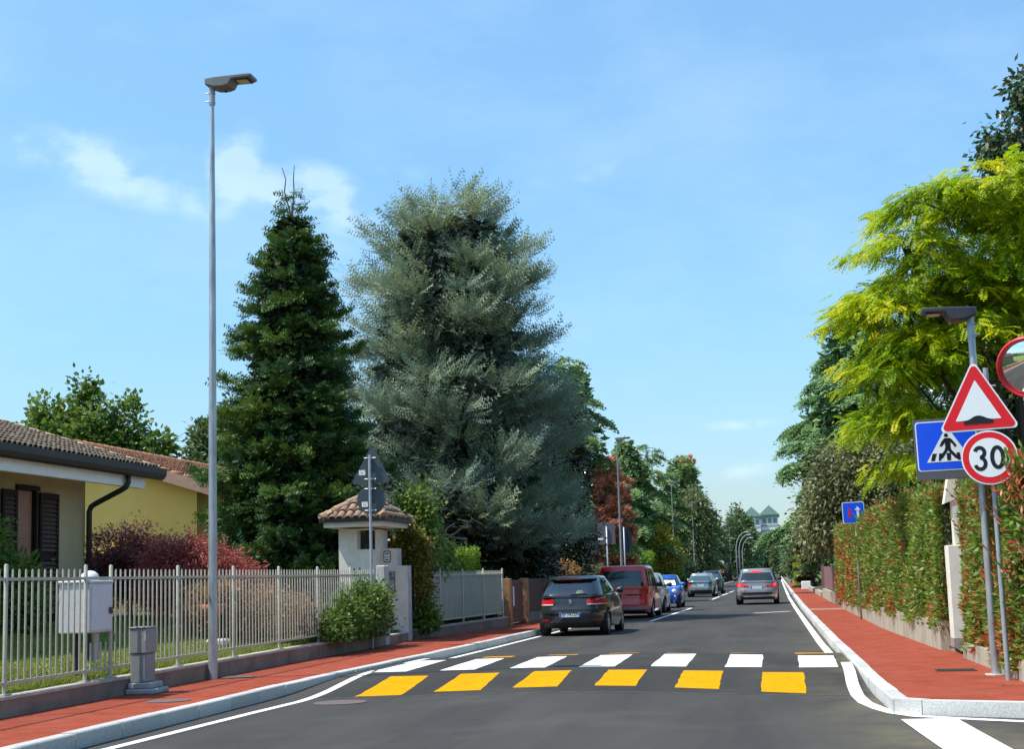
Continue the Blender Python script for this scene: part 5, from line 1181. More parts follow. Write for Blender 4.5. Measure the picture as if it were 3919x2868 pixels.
for v0, v1 in ((-.012, .10), (.12, .30), (.32, .50), (.52, .70), (.72, .9)):
    z0, z1 = 1.0+.67*max(v0, 0), 1.0+.67*v1
    p, q = K.gpt(max(v0, .02), x=.03), K.gpt(v1, x=.03); mb.add([(.025, p[1]-.012, p[2]), (.035, p[1]-.012, p[2]), (.035, q[1]-.012, q[2]), (.025, q[1]-.012, q[2])], [(0, 1, 2, 3)])
K.B(mb, 'door_seam', M['black'], False)
for sx in (-1, 1):
    mb = MB(); mb.tube([(sx*.70, -1.8, 1.715), (sx*.70, 0, 1.76), (sx*.68, .4, 1.72)], .02, 6); K.B(mb, 'roof_rail', M['galv'])
# --- pale grey car ahead of the van
c0 = dict(L=4.0, W=1.72, H=1.50, R=.31, axles=(-1.25, 1.22), clear=.19, tw=.2, n=4.2, gn=5.5, belt=.94, eave=1.40, gw0=.79, gw1=.62, gy=(-1.92, -1.5, .2, 1.0), rp=1.2,
         wz=[(.18, .93), (.35, .985), (.62, 1.0), (.8, .985), (.97, .93)], rz=[(.18, .10), (.30, .02), (.55, 0), (.70, .04), (1.0, .12)], fz=[(.18, .12), (.35, .02), (.55, .0), (.72, .12), (.9, .5)],
         top=[(-2.1, .94), (.6, .94), (1.0, .90), (1.6, .80), (2.0, .68)], sidewins=[(.1, .38), (.41, .82)], rear_win=(.06, .84, .86, .88, .9), rear_lip=.1)
K = Car('parked_car', 'pale grey car mostly hidden between the red van and the blue car', 'car', (-5.0, 57.0, 0), 0, dict(c0), P_white)
K.build_body(); K.build_cabin(); K.wheels(); K.mirrors(M['black'])
# --- blue small car, nose to us
c = dict(c0); c.update(L=3.45, W=1.70, H=1.40, R=.29, axles=(-1.15, 1.15), belt=.90, eave=1.29, gw0=.775, gw1=.60, gy=(-1.68, -1.15, .1, .82), n=3.6, gn=4.5, rz=[(.18, .1), (.4, 0), (.7, .04), (1, .2)], fz=[(.18, .1), (.35, 0), (.55, .02), (.75, .12), (.95, .38)],
         top=[(-1.8, .88), (-1.2, .90), (.6, .90), (.9, .87), (1.3, .80), (1.72, .62)], sidewins=[(.12, .38), (.41, .82)])
K = Car('small_car', 'small bright blue car facing us with a foil sunshade behind its windscreen', 'car', (-4.88, 64.3, 0), R(180), c, P_blue)
K.build_body(); K.build_cabin(); K.wheels(); K.mirrors(P_blue)
def shade(u, v):
    vv = .12+.58*v+.05*math.sin(u*9)*math.sin(v*5+u*3); w = K.gh(vv)[0]; return K.gpt(vv, x=(u*2-1)*w*.78, end='front', off=.014+.003*math.sin(u*20+v*9))
mb = MB(); mb.grid(shade, 18, 8); K.B(mb, 'sunshade', M['sunshade'])
for sx in (-1, 1):
    x = sx*.55; y0 = K.y_front(x, .68); mb = MB(); mb.lathe([(.001, .05), (.07, .04), (.105, .0), (.115, -.10)], (x, y0-.02, .69), 'Y', 16); K.B(mb, 'headlight', M['white_lamp'])
    y1 = K.y_front(sx*.57, .50); mb = MB(); mb.lathe([(.001, .02), (.05, .015), (.06, -.08)], (sx*.57, y1, .50), 'Y', 12); K.B(mb, 'fog_lamp', M['white_lamp'])
K.rear_patch('grille', M['black'], -.45, .45, .30, .40, .006, 10, 2, front=True); K.rear_patch('chrome_strip', M['chrome'], -.25, .25, .60, .615, .012, 6, 1, front=True)
K.plate(.47, None, front=True)
# --- silver hatchback
c = dict(c0); c.update(L=3.9, W=1.70, H=1.42, belt=.93, eave=1.31, gy=(-1.93, -1.35, .2, 1.0))
K = Car('hatchback', 'silver blue hatchback parked in the bay beyond the blue car', 'car', (-4.52, 90.9, 0), R(-1), c, P_silver)
K.build_body(); K.build_cabin(); K.wheels(); K.mirrors()
for sx in (-1, 1):
    a, b = sorted((sx*.62, sx*.82)); K.rear_patch('tail_lamp', M['red_lamp'], a, b, .66, .92, .016, 6, 4)
K.rear_patch('lower_valance', M['black'], -.74, .74, .22, .42, .012, 14, 3); K.plate(.70)
# --- dark car beyond
c = dict(c0); c.update(H=1.55)
K = Car('parked_car', 'dark navy car behind the silver hatchback, seen in part', 'car', (-4.5, 103.5, 0), 0, c, P_dark)
K.build_body(); K.build_cabin(); K.wheels(); K.mirrors()
# --- grey SUV driving away
c = dict(L=4.35, W=1.92, H=1.56, R=.35, axles=(-1.35, 1.3), clear=.22, tw=.24, n=4.8, gn=5.5, belt=1.0, eave=1.47, gw0=.86, gw1=.69, gy=(-2.08, -1.55, .3, 1.1), rp=1.3,
         wz=[(.18, .94), (.35, .99), (.62, 1.0), (.85, .985), (1.02, .93)], rz=[(.18, .12), (.34, .02), (.55, 0), (.66, .02), (.72, .05), (1.0, .12)], fz=[(.18, .1), (.35, .02), (.6, 0), (.8, .1), (1.0, .5)],
         top=[(-2.2, 1.0), (.7, 1.0), (1.1, .97), (1.8, .88), (2.2, .72)], sidewins=[(.08, .32), (.35, .56), (.59, .84)], rear_win=(.08, .80, .84, .88, .8), rear_glass=M['glass'], rear_lip=.12)
K = Car('suv', 'grey sport utility car driving away with its brake lamps lit', 'car', (-.92, 67.4, 0), 0, c, P_grey)
K.build_body(); K.build_cabin(); K.wheels(); K.mirrors(M['black'])
for sx in (-1, 1):
    a, b = sorted((sx*.60, sx*.87)); tl = K.rear_patch('tail_lamp', M['red_lamp'], a, b, .76, .94, .018, 8, 4)
    a, b = sorted((sx*.70, sx*.82)); K.rear_patch('lit_lens', M['red_lit'], a, b, .80, .90, .023, 5, 2, tl)
    a, b = sorted((sx*.36, sx*.60)); K.rear_patch('inner_lamp', M['red_lamp'], a, b, .76, .84, .016, 5, 2)
    a, b = sorted((sx*.62, sx*.86)); K.rear_patch('exhaust_trim', M['chrome'], a, b, .37, .42, .02, 6, 1)
K.plate(.74); K.rear_patch('bumper_insert', M['black'], -.66, .66, .44, .53, .012, 14, 2); K.rear_patch('skid_plate', M['plastic_grey2'], -.55, .55, .335, .385, .014, 12, 1); K.rear_patch('lower_valance', M['black'], -.74, .74, .25, .33, .012, 12, 1)
mb = MB(); p = K.gpt(.93, x=0, end='rear', off=.02); mb.box((-.22, p[1]-.05, p[2]-.03), (.22, p[1]+.02, p[2]+.02)); K.B(mb, 'brake_lamp', M['red_lit'], False)
# the hat stands behind the glass: a small dome on the shelf edge
ht = bpy.data.objects['straw_hat']; mb = MB(); mb.lathe([(.16, 0), (.155, .012), (.10, .018), (.095, .07), (.06, .10), (.001, .105)], (0, 0, 0), n=16); o = mb.build('crown_and_brim', M['hat'], ht, smooth=True, off=(0, 0, 0)); 
# ================================================================== VEGETATION
def nrm(a): return a/np.maximum(1e-9, np.linalg.norm(a, axis=1, keepdims=True))
def leaves(name, P, D, N, L, Wd, var, m, parent, kind='stuff', shape=.45):
    """one four-cornered leaf per row"""
    root = root_of(parent) if parent is not None else None
    off = np.array(root.location) if root is not None else np.zeros(3)
    n = len(P); D = nrm(D); S = nrm(np.cross(D, N)); L = np.broadcast_to(L, (n,)).reshape(-1, 1); Wd = np.broadcast_to(Wd, (n,)).reshape(-1, 1)
    P = P-off; mid = P+D*L*shape; v = np.empty((n, 4, 3)); v[:, 0] = P; v[:, 1] = mid+S*Wd/2; v[:, 2] = P+D*L; v[:, 3] = mid-S*Wd/2
    me = bpy.data.meshes.new(name); me.vertices.add(n*4); me.vertices.foreach_set('co', v.astype(np.float32).ravel())
    me.loops.add(n*4); me.loops.foreach_set('vertex_index', np.arange(n*4, dtype=np.int32)); me.polygons.add(n); me.polygons.foreach_set('loop_start', np.arange(0, n*4, 4, dtype=np.int32))
    me.update(calc_edges=True)
    at = me.attributes.new('var', 'FLOAT', 'POINT'); at.data.foreach_set('value', np.repeat(np.clip(var, 0, 1), 4).astype(np.float32))
    me.materials.append(m)
    o = bpy.data.objects.new(name, me); COL.objects.link(o)
    if parent is not None: o.parent = parent
    if kind: o['kind'] = kind
    return o
def rv(g, n, s=1.0): return g.normal(0, s, (n, 3))
def trunk(root, x, y, z0, z1, r0, r1, m='bark', lean=(0, 0), limbs=()):
    mb = MB(); k = 6; mb.tube([(x+lean[0]*i/k+.03*r0*math.sin(i*2.1), y+lean[1]*i/k, z0+(z1-z0)*i/k) for i in range(k+1)], [r0*1.25]+[r0+(r1-r0)*i/k for i in range(1, k+1)], 10)
    mb.build('trunk', M[m], root, smooth=True)
    if limbs:
        mb = MB()
        for p in limbs:
            p = [Vector(q) for q in p]; n = len(p); mb.tube(p, [r0*.34*(1-.85*i/(n-1))+.006 for i in range(n)], 7)
        mb.build('limbs', M[m], root, smooth=True)['kind'] = 'stuff'
FR = []          # one pinnate frond: (along, side, out)
for k in range(7):
    for s_ in (-1, 1): FR.append((.12+.125*k, s_, .60-.25*abs(k/7-.4)))
FR.append((.98, 0, .3)); FR = np.array(FR)
def fronds(name, root, P, D, N, Lf, var, m, wl=.038, FR=FR, sg=.22, ref=.28, lf=.45):
    n = len(P); D = nrm(D); S = nrm(np.cross(D, N)); N = nrm(np.cross(S, D)); k = len(FR); a = FR[None, :, 0]; sd = FR[None, :, 1]; ol = FR[None, :, 2]
    Lr = np.asarray(Lf)[:, None]; sag = -(a**2)*sg*Lr
    base = P[:, None]+D[:, None]*(a*Lr)[..., None]+np.array([0, 0, 1.0])*sag[..., None]
    dd = D[:, None]*(.45+.6*(sd == 0))[..., None]+S[:, None]*(sd*1.0)[..., None]-N[:, None]*.10
    return leaves(name, base.reshape(-1, 3), dd.reshape(-1, 3), np.repeat(N, k, 0)+np.random.default_rng(1).normal(0, .25, (n*k, 3)), (ol*Lr*lf).ravel(), wl*np.repeat(np.asarray(Lf)/ref, k), np.repeat(var, k)+np.random.default_rng(2).normal(0, .05, n*k), m, root)
def spray_tmpl(n, a0, a1, l0, l1, axis=True):
    q = []
    for k in range(n):
        f = k/(n-1); a = a0+(a1-a0)*f
        for s_ in (-1, 1): q.append((a+(.02 if s_ > 0 else -.02), s_, l0+(l1-l0)*f))
    q.append((.80, 0, .55))
    if axis: q.append((.0, 0, 1.7))
    return np.array(q)
T_FIR = spray_tmpl(4, .10, .82, .75, .5); T_CED = spray_tmpl(7, .08, .90, .60, .34); T_DEO = spray_tmpl(4, .10, .82, .85, .5)
def conifer(name, label, x, y, z0, H, prof, m, seed, n_shoot, whorl=.5, nb=9, rise=.1, droop=.25, tipup=.0, twig=.36, tang=55, sl=(.14, .24), sw=.05, planar=1.0, base=.04, hang=0.0, sy=1.0, rr=(.72, 1.08), upn=.35, group=None, lead=0, trunk_r=.16, sfor=.55, xs=1.0, cat='tree', pow_t=.62, jit=.35, spray=None, nup=.8, nout=.75, inner=0, isz=1.0, im=None):
    """prof: list of (height fraction, crown radius)"""
    g = np.random.default_rng(seed); root = thing(name, label, cat, (x, y, z0), group)
    hs = np.arange(base*H, H*.985, whorl); br = []
    for i, h in enumerate(hs):
        n = max(4, int(nb*(.6+.4*(1-h/H))))
        for k in range(n):
            hh = h+g.uniform(-.5, .5)*whorl; t = min(.99, max(.01, hh/H)); rad = interp(prof, t)*g.uniform(*rr)
            br.append((hh, 2*math.pi*(k+g.uniform(-.35, .35))/n+i*1.3, max(.15, rad), g.uniform(.6, 1.3), g.uniform(-.12, .12), g.random()))
    br = np.array(br); wgt = br[:, 2]**1.5; idx = g.choice(len(br), n_shoot, p=wgt/wgt.sum()); b = br[idx]
    t = g.random(n_shoot)**pow_t; t = .08+.92*t
    az = b[:, 1]; out = np.stack([np.cos(az), np.sin(az), np.zeros(n_shoot)], 1); sid = np.stack([-np.sin(az), np.cos(az), np.zeros(n_shoot)], 1)
    ln = b[:, 2]; rs = (rise+b[:, 4])
    zc = rs*t-droop*b[:, 3]*t**2+tipup*t**4
    P = out*(ln*t)[:, None]; P[:, 2] = zc*ln
    slope = rs-2*droop*b[:, 3]*t+4*tipup*t**3
    axis = nrm(out+np.array([0, 0, 1.0])*slope[:, None])
    # twig
    tl = ln*twig*(1.02-t*.8)+.10; q = g.random(n_shoot)**.8; sgn = np.where(g.random(n_shoot) < .5, -1.0, 1.0); ta = np.radians(tang)*g.uniform(.65, 1.2, n_shoot)
    roll = (1-planar)*g.uniform(-1.5, 1.5, n_shoot)
    sv = sid*(sgn*np.cos(roll))[:, None]+np.array([0, 0, 1.0])*np.sin(np.abs(roll)*1.0)[:, None]*np.where(g.random(n_shoot) < .75, 1, -1)[:, None]
    td = nrm(axis*np.cos(ta)[:, None]+sv*np.sin(ta)[:, None])
    P = P+td*(tl*q)[:, None]; P[:, 2] -= hang*tl*q**2
    P[:, :2] *= 1; P[:, 2] += b[:, 0]
    P += rv(g, n_shoot, .025)
    s2 = nrm(np.cross(td, np.array([0, 0, 1.0]))+1e-6)*np.where(g.random(n_shoot) < .5, -1.0, 1.0)[:, None]
    D = nrm(td*sfor+s2*g.uniform(.2, .9, (n_shoot, 1))+axis*.3+np.array([0, 0, 1.0])*(upn*g.uniform(-.4, 1.2, (n_shoot, 1))-hang*.9)+rv(g, n_shoot, jit*.5))
    N = nrm(np.array([0, 0, nup])+out*nout+rv(g, n_shoot, .45))
    P[:, 0] *= xs; P[:, 1] *= sy
    P += np.array([x, y, z0])
    L = g.uniform(sl[0], sl[1], n_shoot); var = np.clip(.55*b[:, 5]+.45*g.random(n_shoot), 0, 1)
    if spray:
        tmpl, l0, l1, wl, sag, ax_ = spray
        D = nrm(D+axis*ax_+td*ax_*.6); fronds('crown', root, P, D, N, g.uniform(l0, l1, n_shoot)*(.75+.35*(1-t)), var, m, wl, tmpl, sag, ref=(l0+l1)/2)
    else: leaves('crown', P, D, N, L, sw*g.uniform(.7, 1.3, n_shoot), var, m, root)
    if inner:                                           # filler leaves added to make the inner crown opaque, darkened in fir and cedar
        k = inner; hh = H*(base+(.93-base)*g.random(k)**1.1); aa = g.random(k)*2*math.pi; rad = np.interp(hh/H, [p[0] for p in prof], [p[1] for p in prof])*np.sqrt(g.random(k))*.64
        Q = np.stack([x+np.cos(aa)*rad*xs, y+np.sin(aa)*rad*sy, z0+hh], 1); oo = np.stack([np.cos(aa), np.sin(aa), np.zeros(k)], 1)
        leaves('inner_fill', Q, rv(g, k)*[1, 1, .35]+oo*.4, oo+rv(g, k, .5)+[0, 0, .5], g.uniform(.3, .55, k)*isz, .26*isz, g.random(k), im or m, root)
    trunk(root, x, y, z0, z0+H*.97, trunk_r, .02)
    mb = MB()
    for i in range(0, len(br), 2):
        hh, a, l_, k3, k4, _ = br[i]; o = Vector((math.cos(a)*xs, math.sin(a)*sy, 0)); pts = []
        for tt in (0, .35, .7, .95): pts.append(Vector((x, y, z0+hh))+o*l_*tt+Vector((0, 0, 1))*l_*((rise+k4)*tt-droop*k3*tt*tt+tipup*tt**4))
        mb.tube(pts, [.022*l_**.5+.006, .016*l_**.5+.005, .01, .004], 4, cap=False)
    mb.build('branches', M['bark'], root, recalc=False)['kind'] = 'stuff'
    if lead:
        mb = MB(); rg = random.Random(seed)
        for k in range(lead):
            a = rg.uniform(0, 6.28); d = .06+.14*k; a = .4+2.6*k; mb.tube([(x, y, z0+H*.93), (x+d*math.cos(a), y, z0+H*1.0), (x+d*math.cos(a)*.8, y, z0+H+.32), (x+d*math.cos(a)*1.3, y, z0+H+rg.uniform(.5, .8))], [.022, .018, .014, .009], 5)
        mb.build('leader', M['bark'], root)
    return root
def lobes_leaves(g, lobes, n, cl=60, spread=.28, shell=(.55, 1.0), flat=1.0, out=.6, upw=.5, hang=.3, jag=.0):
    """leaf clumps through lobed crowns. lobes: (cx, cy, cz, rx, ry, rz)"""
    lo = np.array(lobes, float); vol = (lo[:, 3]*lo[:, 4]*lo[:, 5])**(2/3); nc = max(1, n//cl); li = g.choice(len(lo), nc, p=vol/vol.sum())
    d = nrm(rv(g, nc)); r = g.uniform(shell[0], shell[1], nc)*(1+jag*g.normal(0, 1, nc)); C = lo[li, :3]+d*lo[li, 3:6]*r[:, None]
    ci = np.repeat(np.arange(nc), cl); m_ = len(ci); sp = spread*g.uniform(.6, 1.35, nc)[ci]
    off = rv(g, m_)*sp[:, None]; off[:, 2] *= flat
    P = C[ci]+off; o = nrm(d[ci]*lo[li, 3:6][ci].mean(1, keepdims=True)*0+d[ci])
    D = nrm(o*out+off/np.maximum(.01, sp[:, None])*.5+rv(g, m_, .6)+np.array([0, 0, -hang])); N = nrm(o*.5+np.array([0, 0, upw])+rv(g, m_, .55))
    cv = g.random(nc)[ci]
    return P, D, N, cv
def broadleaf(name, label, x, y, z0, lobes, m, seed, n, L=(.09, .14), Wd=.06, tr=None, trh=None, limbs=True, group=None, cat='tree', varmix=.5, vb=0.0, **kw):
    g = np.random.default_rng(seed); root = thing(name, label, cat, (x, y, z0), group)
    P, D, N, cv = lobes_leaves(g, lobes, n, **kw); k = len(P)
    keep = P[:, 2] > z0+.02; P, D, N, cv = P[keep], D[keep], N[keep], cv[keep]; k = len(P)
    leaves('crown', P, D, N, g.uniform(L[0], L[1], k), Wd*g.uniform(.7, 1.25, k), varmix*cv+(1-varmix)*g.random(k)+vb, m, root)
    top = max(l[2] for l in lobes); r0 = tr or .12
    lb = []
    if limbs:
        hb = trh or z0+(top-z0)*.35
        for l in lobes: lb.append([(x, y, z0+(hb-z0)*.7), (x*.6+l[0]*.4, y*.6+l[1]*.4, (hb+l[2])/2*.95), (l[0], l[1], l[2]+l[5]*.35)])
    trunk(root, x, y, z0-.05, trh or z0+(top-z0)*.6, r0, r0*.45, limbs=lb)
    return root
G_FIR = leafmat('fir needles', [(0, (.028, .076, .026)), (.45, (.048, .115, .028)), (.8, (.11, .185, .028)), (1.0, (.18, .26, .038))], .16, .55)
G_FIRIN = leafmat('dark inner fir fill', [(0, (.012, .022, .010)), (1, (.028, .042, .016))], .05, .7)
G_CEDAR = leafmat('blue cedar needles', [(0, (.15, .215, .155)), (.5, (.225, .305, .21)), (.8, (.33, .37, .18)), (1, (.39, .46, .30))], .14, .6)
G_CEDIN = leafmat('dark inner cedar fill', [(0, (.035, .055, .042)), (1, (.075, .105, .078))], .05, .7)
G_DEO = leafmat('deodar needles', [(0, (.075, .145, .046)), (.5, (.135, .23, .066)), (1, (.23, .33, .095))], .2, .6)
G_DEOR = leafmat('grey green deodar needles', [(0, (.085, .17, .062)), (.5, (.15, .27, .095)), (1, (.24, .37, .125))], .18, .6)
G_LOC = leafmat('golden locust leaves', [(0, (.13, .24, .008)), (.4, (.25, .38, .008)), (.75, (.45, .50, .006)), (1, (.75, .60, .008))], .42, .5, tcol=1)
G_DARK = leafmat('dark evergreen leaves', [(0, (.018, .032, .010)), (.6, (.040, .060, .016)), (1, (.085, .095, .030))], .12, .35, .5)
G_OLIVE = leafmat('olive brown leaves', [(0, (.09, .105, .038)), (.5, (.16, .185, .068)), (.85, (.25, .245, .105)), (1, (.34, .29, .13))], .2, .5)
G_MAG = leafmat('magnolia leaves', [(0, (.014, .026, .010)), (.7, (.032, .050, .015)), (.93, (.06, .06, .02)), (1, (.20, .16, .03))], .08, .22, .6)
G_GUM = leafmat('dark pointed leaves', [(0, (.025, .055, .020)), (.6, (.055, .095, .032)), (.85, (.12, .13, .055)), (1, (.20, .15, .08))], .2, .35, .5)
G_MAPLE = leafmat('dark red maple leaves', [(0, (.085, .024, .026)), (.6, (.15, .042, .042)), (1, (.21, .085, .06))], .25, .5)
G_MAPLE2 = leafmat('bright red maple leaves', [(0, (.25, .05, .038)), (.6, (.38, .10, .07)), (1, (.48, .19, .12))], .28, .5)
G_GREEN = leafmat('mid green leaves', [(0, (.055, .105, .016)), (.6, (.11, .19, .028)), (1, (.20, .28, .06))], .32, .45)
G_BRIGHT = leafmat('bright green clipped leaves', [(0, (.075, .16, .012)), (.6, (.14, .25, .014)), (1, (.25, .34, .03))], .3, .4)
G_LIME = leafmat('yellow green leaves', [(0, (.15, .18, .014)), (.6, (.27, .27, .025)), (1, (.42, .36, .06))], .3, .5)
G_PHOT = leafmat('photinia leaves', [(0, (.075, .145, .020)), (.38, (.155, .25, .035)), (.62, (.26, .335, .065)), (.70, (.30, .18, .045)), (.84, (.46, .12, .04)), (1, (.55, .065, .04))], .3, .42, .3)
G_AZA = leafmat('dry azalea leaves', [(0, (.12, .07, .025)), (.5, (.28, .16, .055)), (.85, (.42, .27, .11)), (1, (.16, .20, .05))], .3, .5)
G_IVY = leafmat('yellowing ivy leaves', [(0, (.07, .075, .010)), (.6, (.16, .14, .015)), (1, (.28, .22, .03))], .25, .4)
G_RUST = leafmat('rust brown leaves', [(0, (.38, .15, .08)), (.5, (.56, .25, .135)), (1, (.66, .35, .20))], .25, .6)
G_BROWN = leafmat('brownish leaves', [(0, (.055, .060, .020)), (.5, (.10, .10, .035)), (1, (.19, .14, .055))], .2, .5)
G_WEEP = leafmat('olive weeping leaves', [(0, (.08, .115, .035)), (.5, (.14, .185, .058)), (1, (.24, .225, .09))], .2, .55)
G_FAR = leafmat('far leaves', [(0, (.065, .115, .045)), (.6, (.11, .17, .058)), (1, (.17, .22, .08))], .2, .6)
G_GRASS = leafmat('grass', [(0, (.10, .16, .02)), (.5, (.19, .25, .04)), (1, (.34, .34, .10))], .3, .6)

# ---- big conifers on the left
conifer('fir_tree', 'tall dark green fir with thin bare leading shoots behind the long picket fence', -11.68, 35.1, .6, 10.8,
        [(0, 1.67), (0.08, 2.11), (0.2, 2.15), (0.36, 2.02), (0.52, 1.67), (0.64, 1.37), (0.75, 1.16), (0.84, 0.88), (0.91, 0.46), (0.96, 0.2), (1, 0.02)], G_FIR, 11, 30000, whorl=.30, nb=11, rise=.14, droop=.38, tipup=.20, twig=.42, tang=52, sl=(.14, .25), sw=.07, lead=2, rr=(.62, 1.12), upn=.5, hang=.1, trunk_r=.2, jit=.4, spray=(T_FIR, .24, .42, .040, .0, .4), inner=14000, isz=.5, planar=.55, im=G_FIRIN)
conifer('blue_cedar', 'large blue grey cedar with a broad ragged crown beside the fir', -10.25, 47, .2, 14.0,
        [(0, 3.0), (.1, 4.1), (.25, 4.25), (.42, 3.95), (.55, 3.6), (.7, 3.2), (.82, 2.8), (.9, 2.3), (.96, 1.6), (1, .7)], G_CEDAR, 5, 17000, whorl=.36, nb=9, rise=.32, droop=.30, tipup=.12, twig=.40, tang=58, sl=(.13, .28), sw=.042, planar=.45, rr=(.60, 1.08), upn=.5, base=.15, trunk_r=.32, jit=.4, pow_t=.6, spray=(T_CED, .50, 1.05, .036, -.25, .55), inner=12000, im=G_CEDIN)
conifer('deodar_tree', 'bright green drooping cedar showing behind the right side of the blue cedar', -10.2, 76, .1, 13.2, [(0, 2.2), (.15, 3.1), (.4, 2.9), (.65, 2.3), (.85, 1.4), (.95, .8), (1, .3)], G_DEO, 21, 6500, whorl=.85, nb=7, nup=1.1, nout=.45, rise=.12, droop=.34, twig=.42, sl=(.2, .36), sw=.075, hang=.55, rr=(.5, 1.15), spray=(T_DEO, .5, .9, .10, .3, .4), inner=1800, isz=1.2)
conifer('deodar_tree', 'pointed green cedar behind the rust coloured tree', -9.5, 97, .1, 10.8, [(0, 2.8), (.2, 3.4), (.5, 2.8), (.75, 1.7), (.9, .7), (1, .2)], G_DEO, 22, 6000, whorl=.8, nb=7, nup=1.1, nout=.45, rise=.1, droop=.32, twig=.42, sl=(.22, .4), sw=.085, hang=.5, rr=(.6, 1.1), spray=(T_DEO, .5, .9, .11, .3, .4), inner=1500, isz=1.2)
conifer('deodar_tree', 'round topped green cedar with a dry brown patch before the far end of the row', -9.2, 151, .1, 13.6, [(0, 3.0), (.25, 4.0), (.6, 3.4), (.8, 2.6), (.93, 1.5), (1, .5)], G_DEO, 23, 5000, whorl=.8, nb=7, nup=1.1, nout=.45, rise=.2, droop=.36, twig=.44, sl=(.26, .46), sw=.10, hang=.4, rr=(.55, 1.1), spray=(T_DEO, .6, 1.1, .13, .3, .4), inner=1800, isz=1.4)
conifer('deodar_tree', 'broad green cedar between the pointed one and the round topped one', -9.4, 113, .1, 11.6, [(0, 3.2), (.3, 3.5), (.6, 2.9), (.85, 1.6), (1, .4)], G_DEO, 24, 5000, whorl=.8, nb=7, nup=1.1, nout=.45, rise=.1, droop=.35, twig=.44, sl=(.24, .4), sw=.09, hang=.4, spray=(T_DEO, .6, 1.0, .12, .3, .4))
# ---- broad-leaved trees on the left
broadleaf('magnolia_tree', 'tall dark magnolia column at the right edge of the blue cedar', -8.0, 57, .1, [(-8.1, 57, 2.5, 1.1, 1.2, 2.3), (-7.95, 57, 5.2, .85, .9, 2.4), (-8.0, 57, 7.2, .55, .6, 1.5)], G_MAG, 31, 26000, L=(.13, .2), Wd=.085, spread=.22, shell=(.5, 1.0), hang=.1)
broadleaf('evergreen_hedge', 'wide dark evergreen mass behind the brown gate', -9.2, 47, .1, [(-9.6, 46.5, 1.9, 1.2, 1.1, 2.0), (-8.4, 48, 2.0, 1.0, 1.4, 2.1), (-8.2, 50.5, 2.0, .8, 1.6, 2.1), (-10.4, 45, 1.6, 1.0, .9, 1.5)], G_MAG, 32, 30000, L=(.11, .18), Wd=.08, spread=.2, cat='shrub', limbs=False, hang=.1)
conifer('rust_tree', 'rust brown dying conifer behind the second lamp post', -8.3, 75, .1, 7.3, [(0, 1.0), (.2, 1.2), (.5, 1.35), (.8, 1.1), (1, .4)], G_RUST, 33, 32000, whorl=.4, nb=8, rise=.35, droop=.3, twig=.4, sl=(.16, .3), sw=.06, planar=.4)
conifer('rust_patch_tree', 'brown topped conifer standing in the round topped cedar', -8.8, 154, .1, 13.4, [(0, .6), (.6, .8), (.85, .9), (.95, .8), (1, .3)], G_RUST, 39, 10000, whorl=.4, nb=6, rise=.5, droop=.2, sl=(.25, .4), sw=.09, planar=.3, base=.55)
broadleaf('weeping_tree', 'brownish green weeping tree closing the left row', -7.9, 142, .1, [(-8.4, 142, 4.2, 1.9, 1.8, 4.0), (-7.6, 142, 6.3, 1.5, 1.5, 3.2), (-6.9, 142, 3.8, 1.2, 1.3, 2.8)], G_WEEP, 34, 22000, L=(.3, .5), Wd=.14, spread=.4, hang=1.0)
broadleaf('maple_shrub', 'yellow green shrubby tree above the bright hedge by the red van', -7.7, 95, .1, [(-7.9, 97, 3.0, 1.3, 1.3, 1.6), (-7.1, 98, 2.5, .8, 1.0, 1.3), (-8.6, 96, 3.3, .8, .8, 1.3)], G_LIME, 35, 16000, L=(.14, .24), Wd=.12, spread=.25)
for i, (x, y, z, r, l) in enumerate(((-11, 230, 5.2, 2.6, 'dim green tree left of the straight far lamp post'), (-9.4, 332, 6.9, 3.4, 'pale green rounded tree behind the curved lamps'), (-8.6, 365, 9.0, 3.6, 'tall dark tree behind the pale green one at the far left'), (-8.5, 430, 7.5, 4, 'blue green tree near the end of the left row'), (-6.2, 540, 8.0, 4.2, 'farthest dark tree closing the left side of the street'))):
    broadleaf('far_tree', l, x, y, 0, [(x, y, z, r, r, z*.95), (x+r*.4, y-2, z*.8, r*.7, r*.7, z*.75), (x+.2, y-2, z*1.25, r*.62, r*.6, z*.55)], (G_FAR, G_LIME, G_FAR, G_DEOR, G_DARK)[i] if i != 1 else G_FAR, 60+i, 9000, L=(.5, .9), Wd=.4, spread=.6, limbs=False, tr=.25)
broadleaf('maple_tree', 'loose mid green tree behind the roofs of the two houses', -28, 60, 1, [(-31.2, 60, 6.0, 2.2, 2.2, 3.3), (-28.6, 60, 6.2, 2.0, 2.2, 3.4), (-26.3, 60, 5.2, 1.7, 1.8, 2.7), (-31.2, 60, 8.6, .55, .6, 1.5), (-29.4, 60, 9.1, .5, .6, 1.5), (-27.5, 60, 8.4, .5, .6, 1.3), (-30.3, 60, 8.2, .6, .6, 1.3), (-28.6, 60, 8.2, .5, .6, 1.1), (-26.0, 60, 7.3, .5, .6, 1.0), (-25.2, 60, 5.9, .6, .6, .9)], G_GREEN, 36, 26000, L=(.2, .32), Wd=.2, spread=.26, hang=.25, tr=.25)
broadleaf('pale_tree', 'pale leaved tree top showing left of the fir behind the lamp post', -23.6, 60, 1, [(-23.2, 60, 6.2, 1.3, 1.3, 2.2), (-23.9, 60, 7.6, .7, .8, .9), (-22.6, 60, 8.0, .8, .8, 1.6), (-24.6, 60, 6.3, .5, .6, .5)], G_FAR, 37, 7000, L=(.2, .3), Wd=.14, spread=.2, tr=.16)

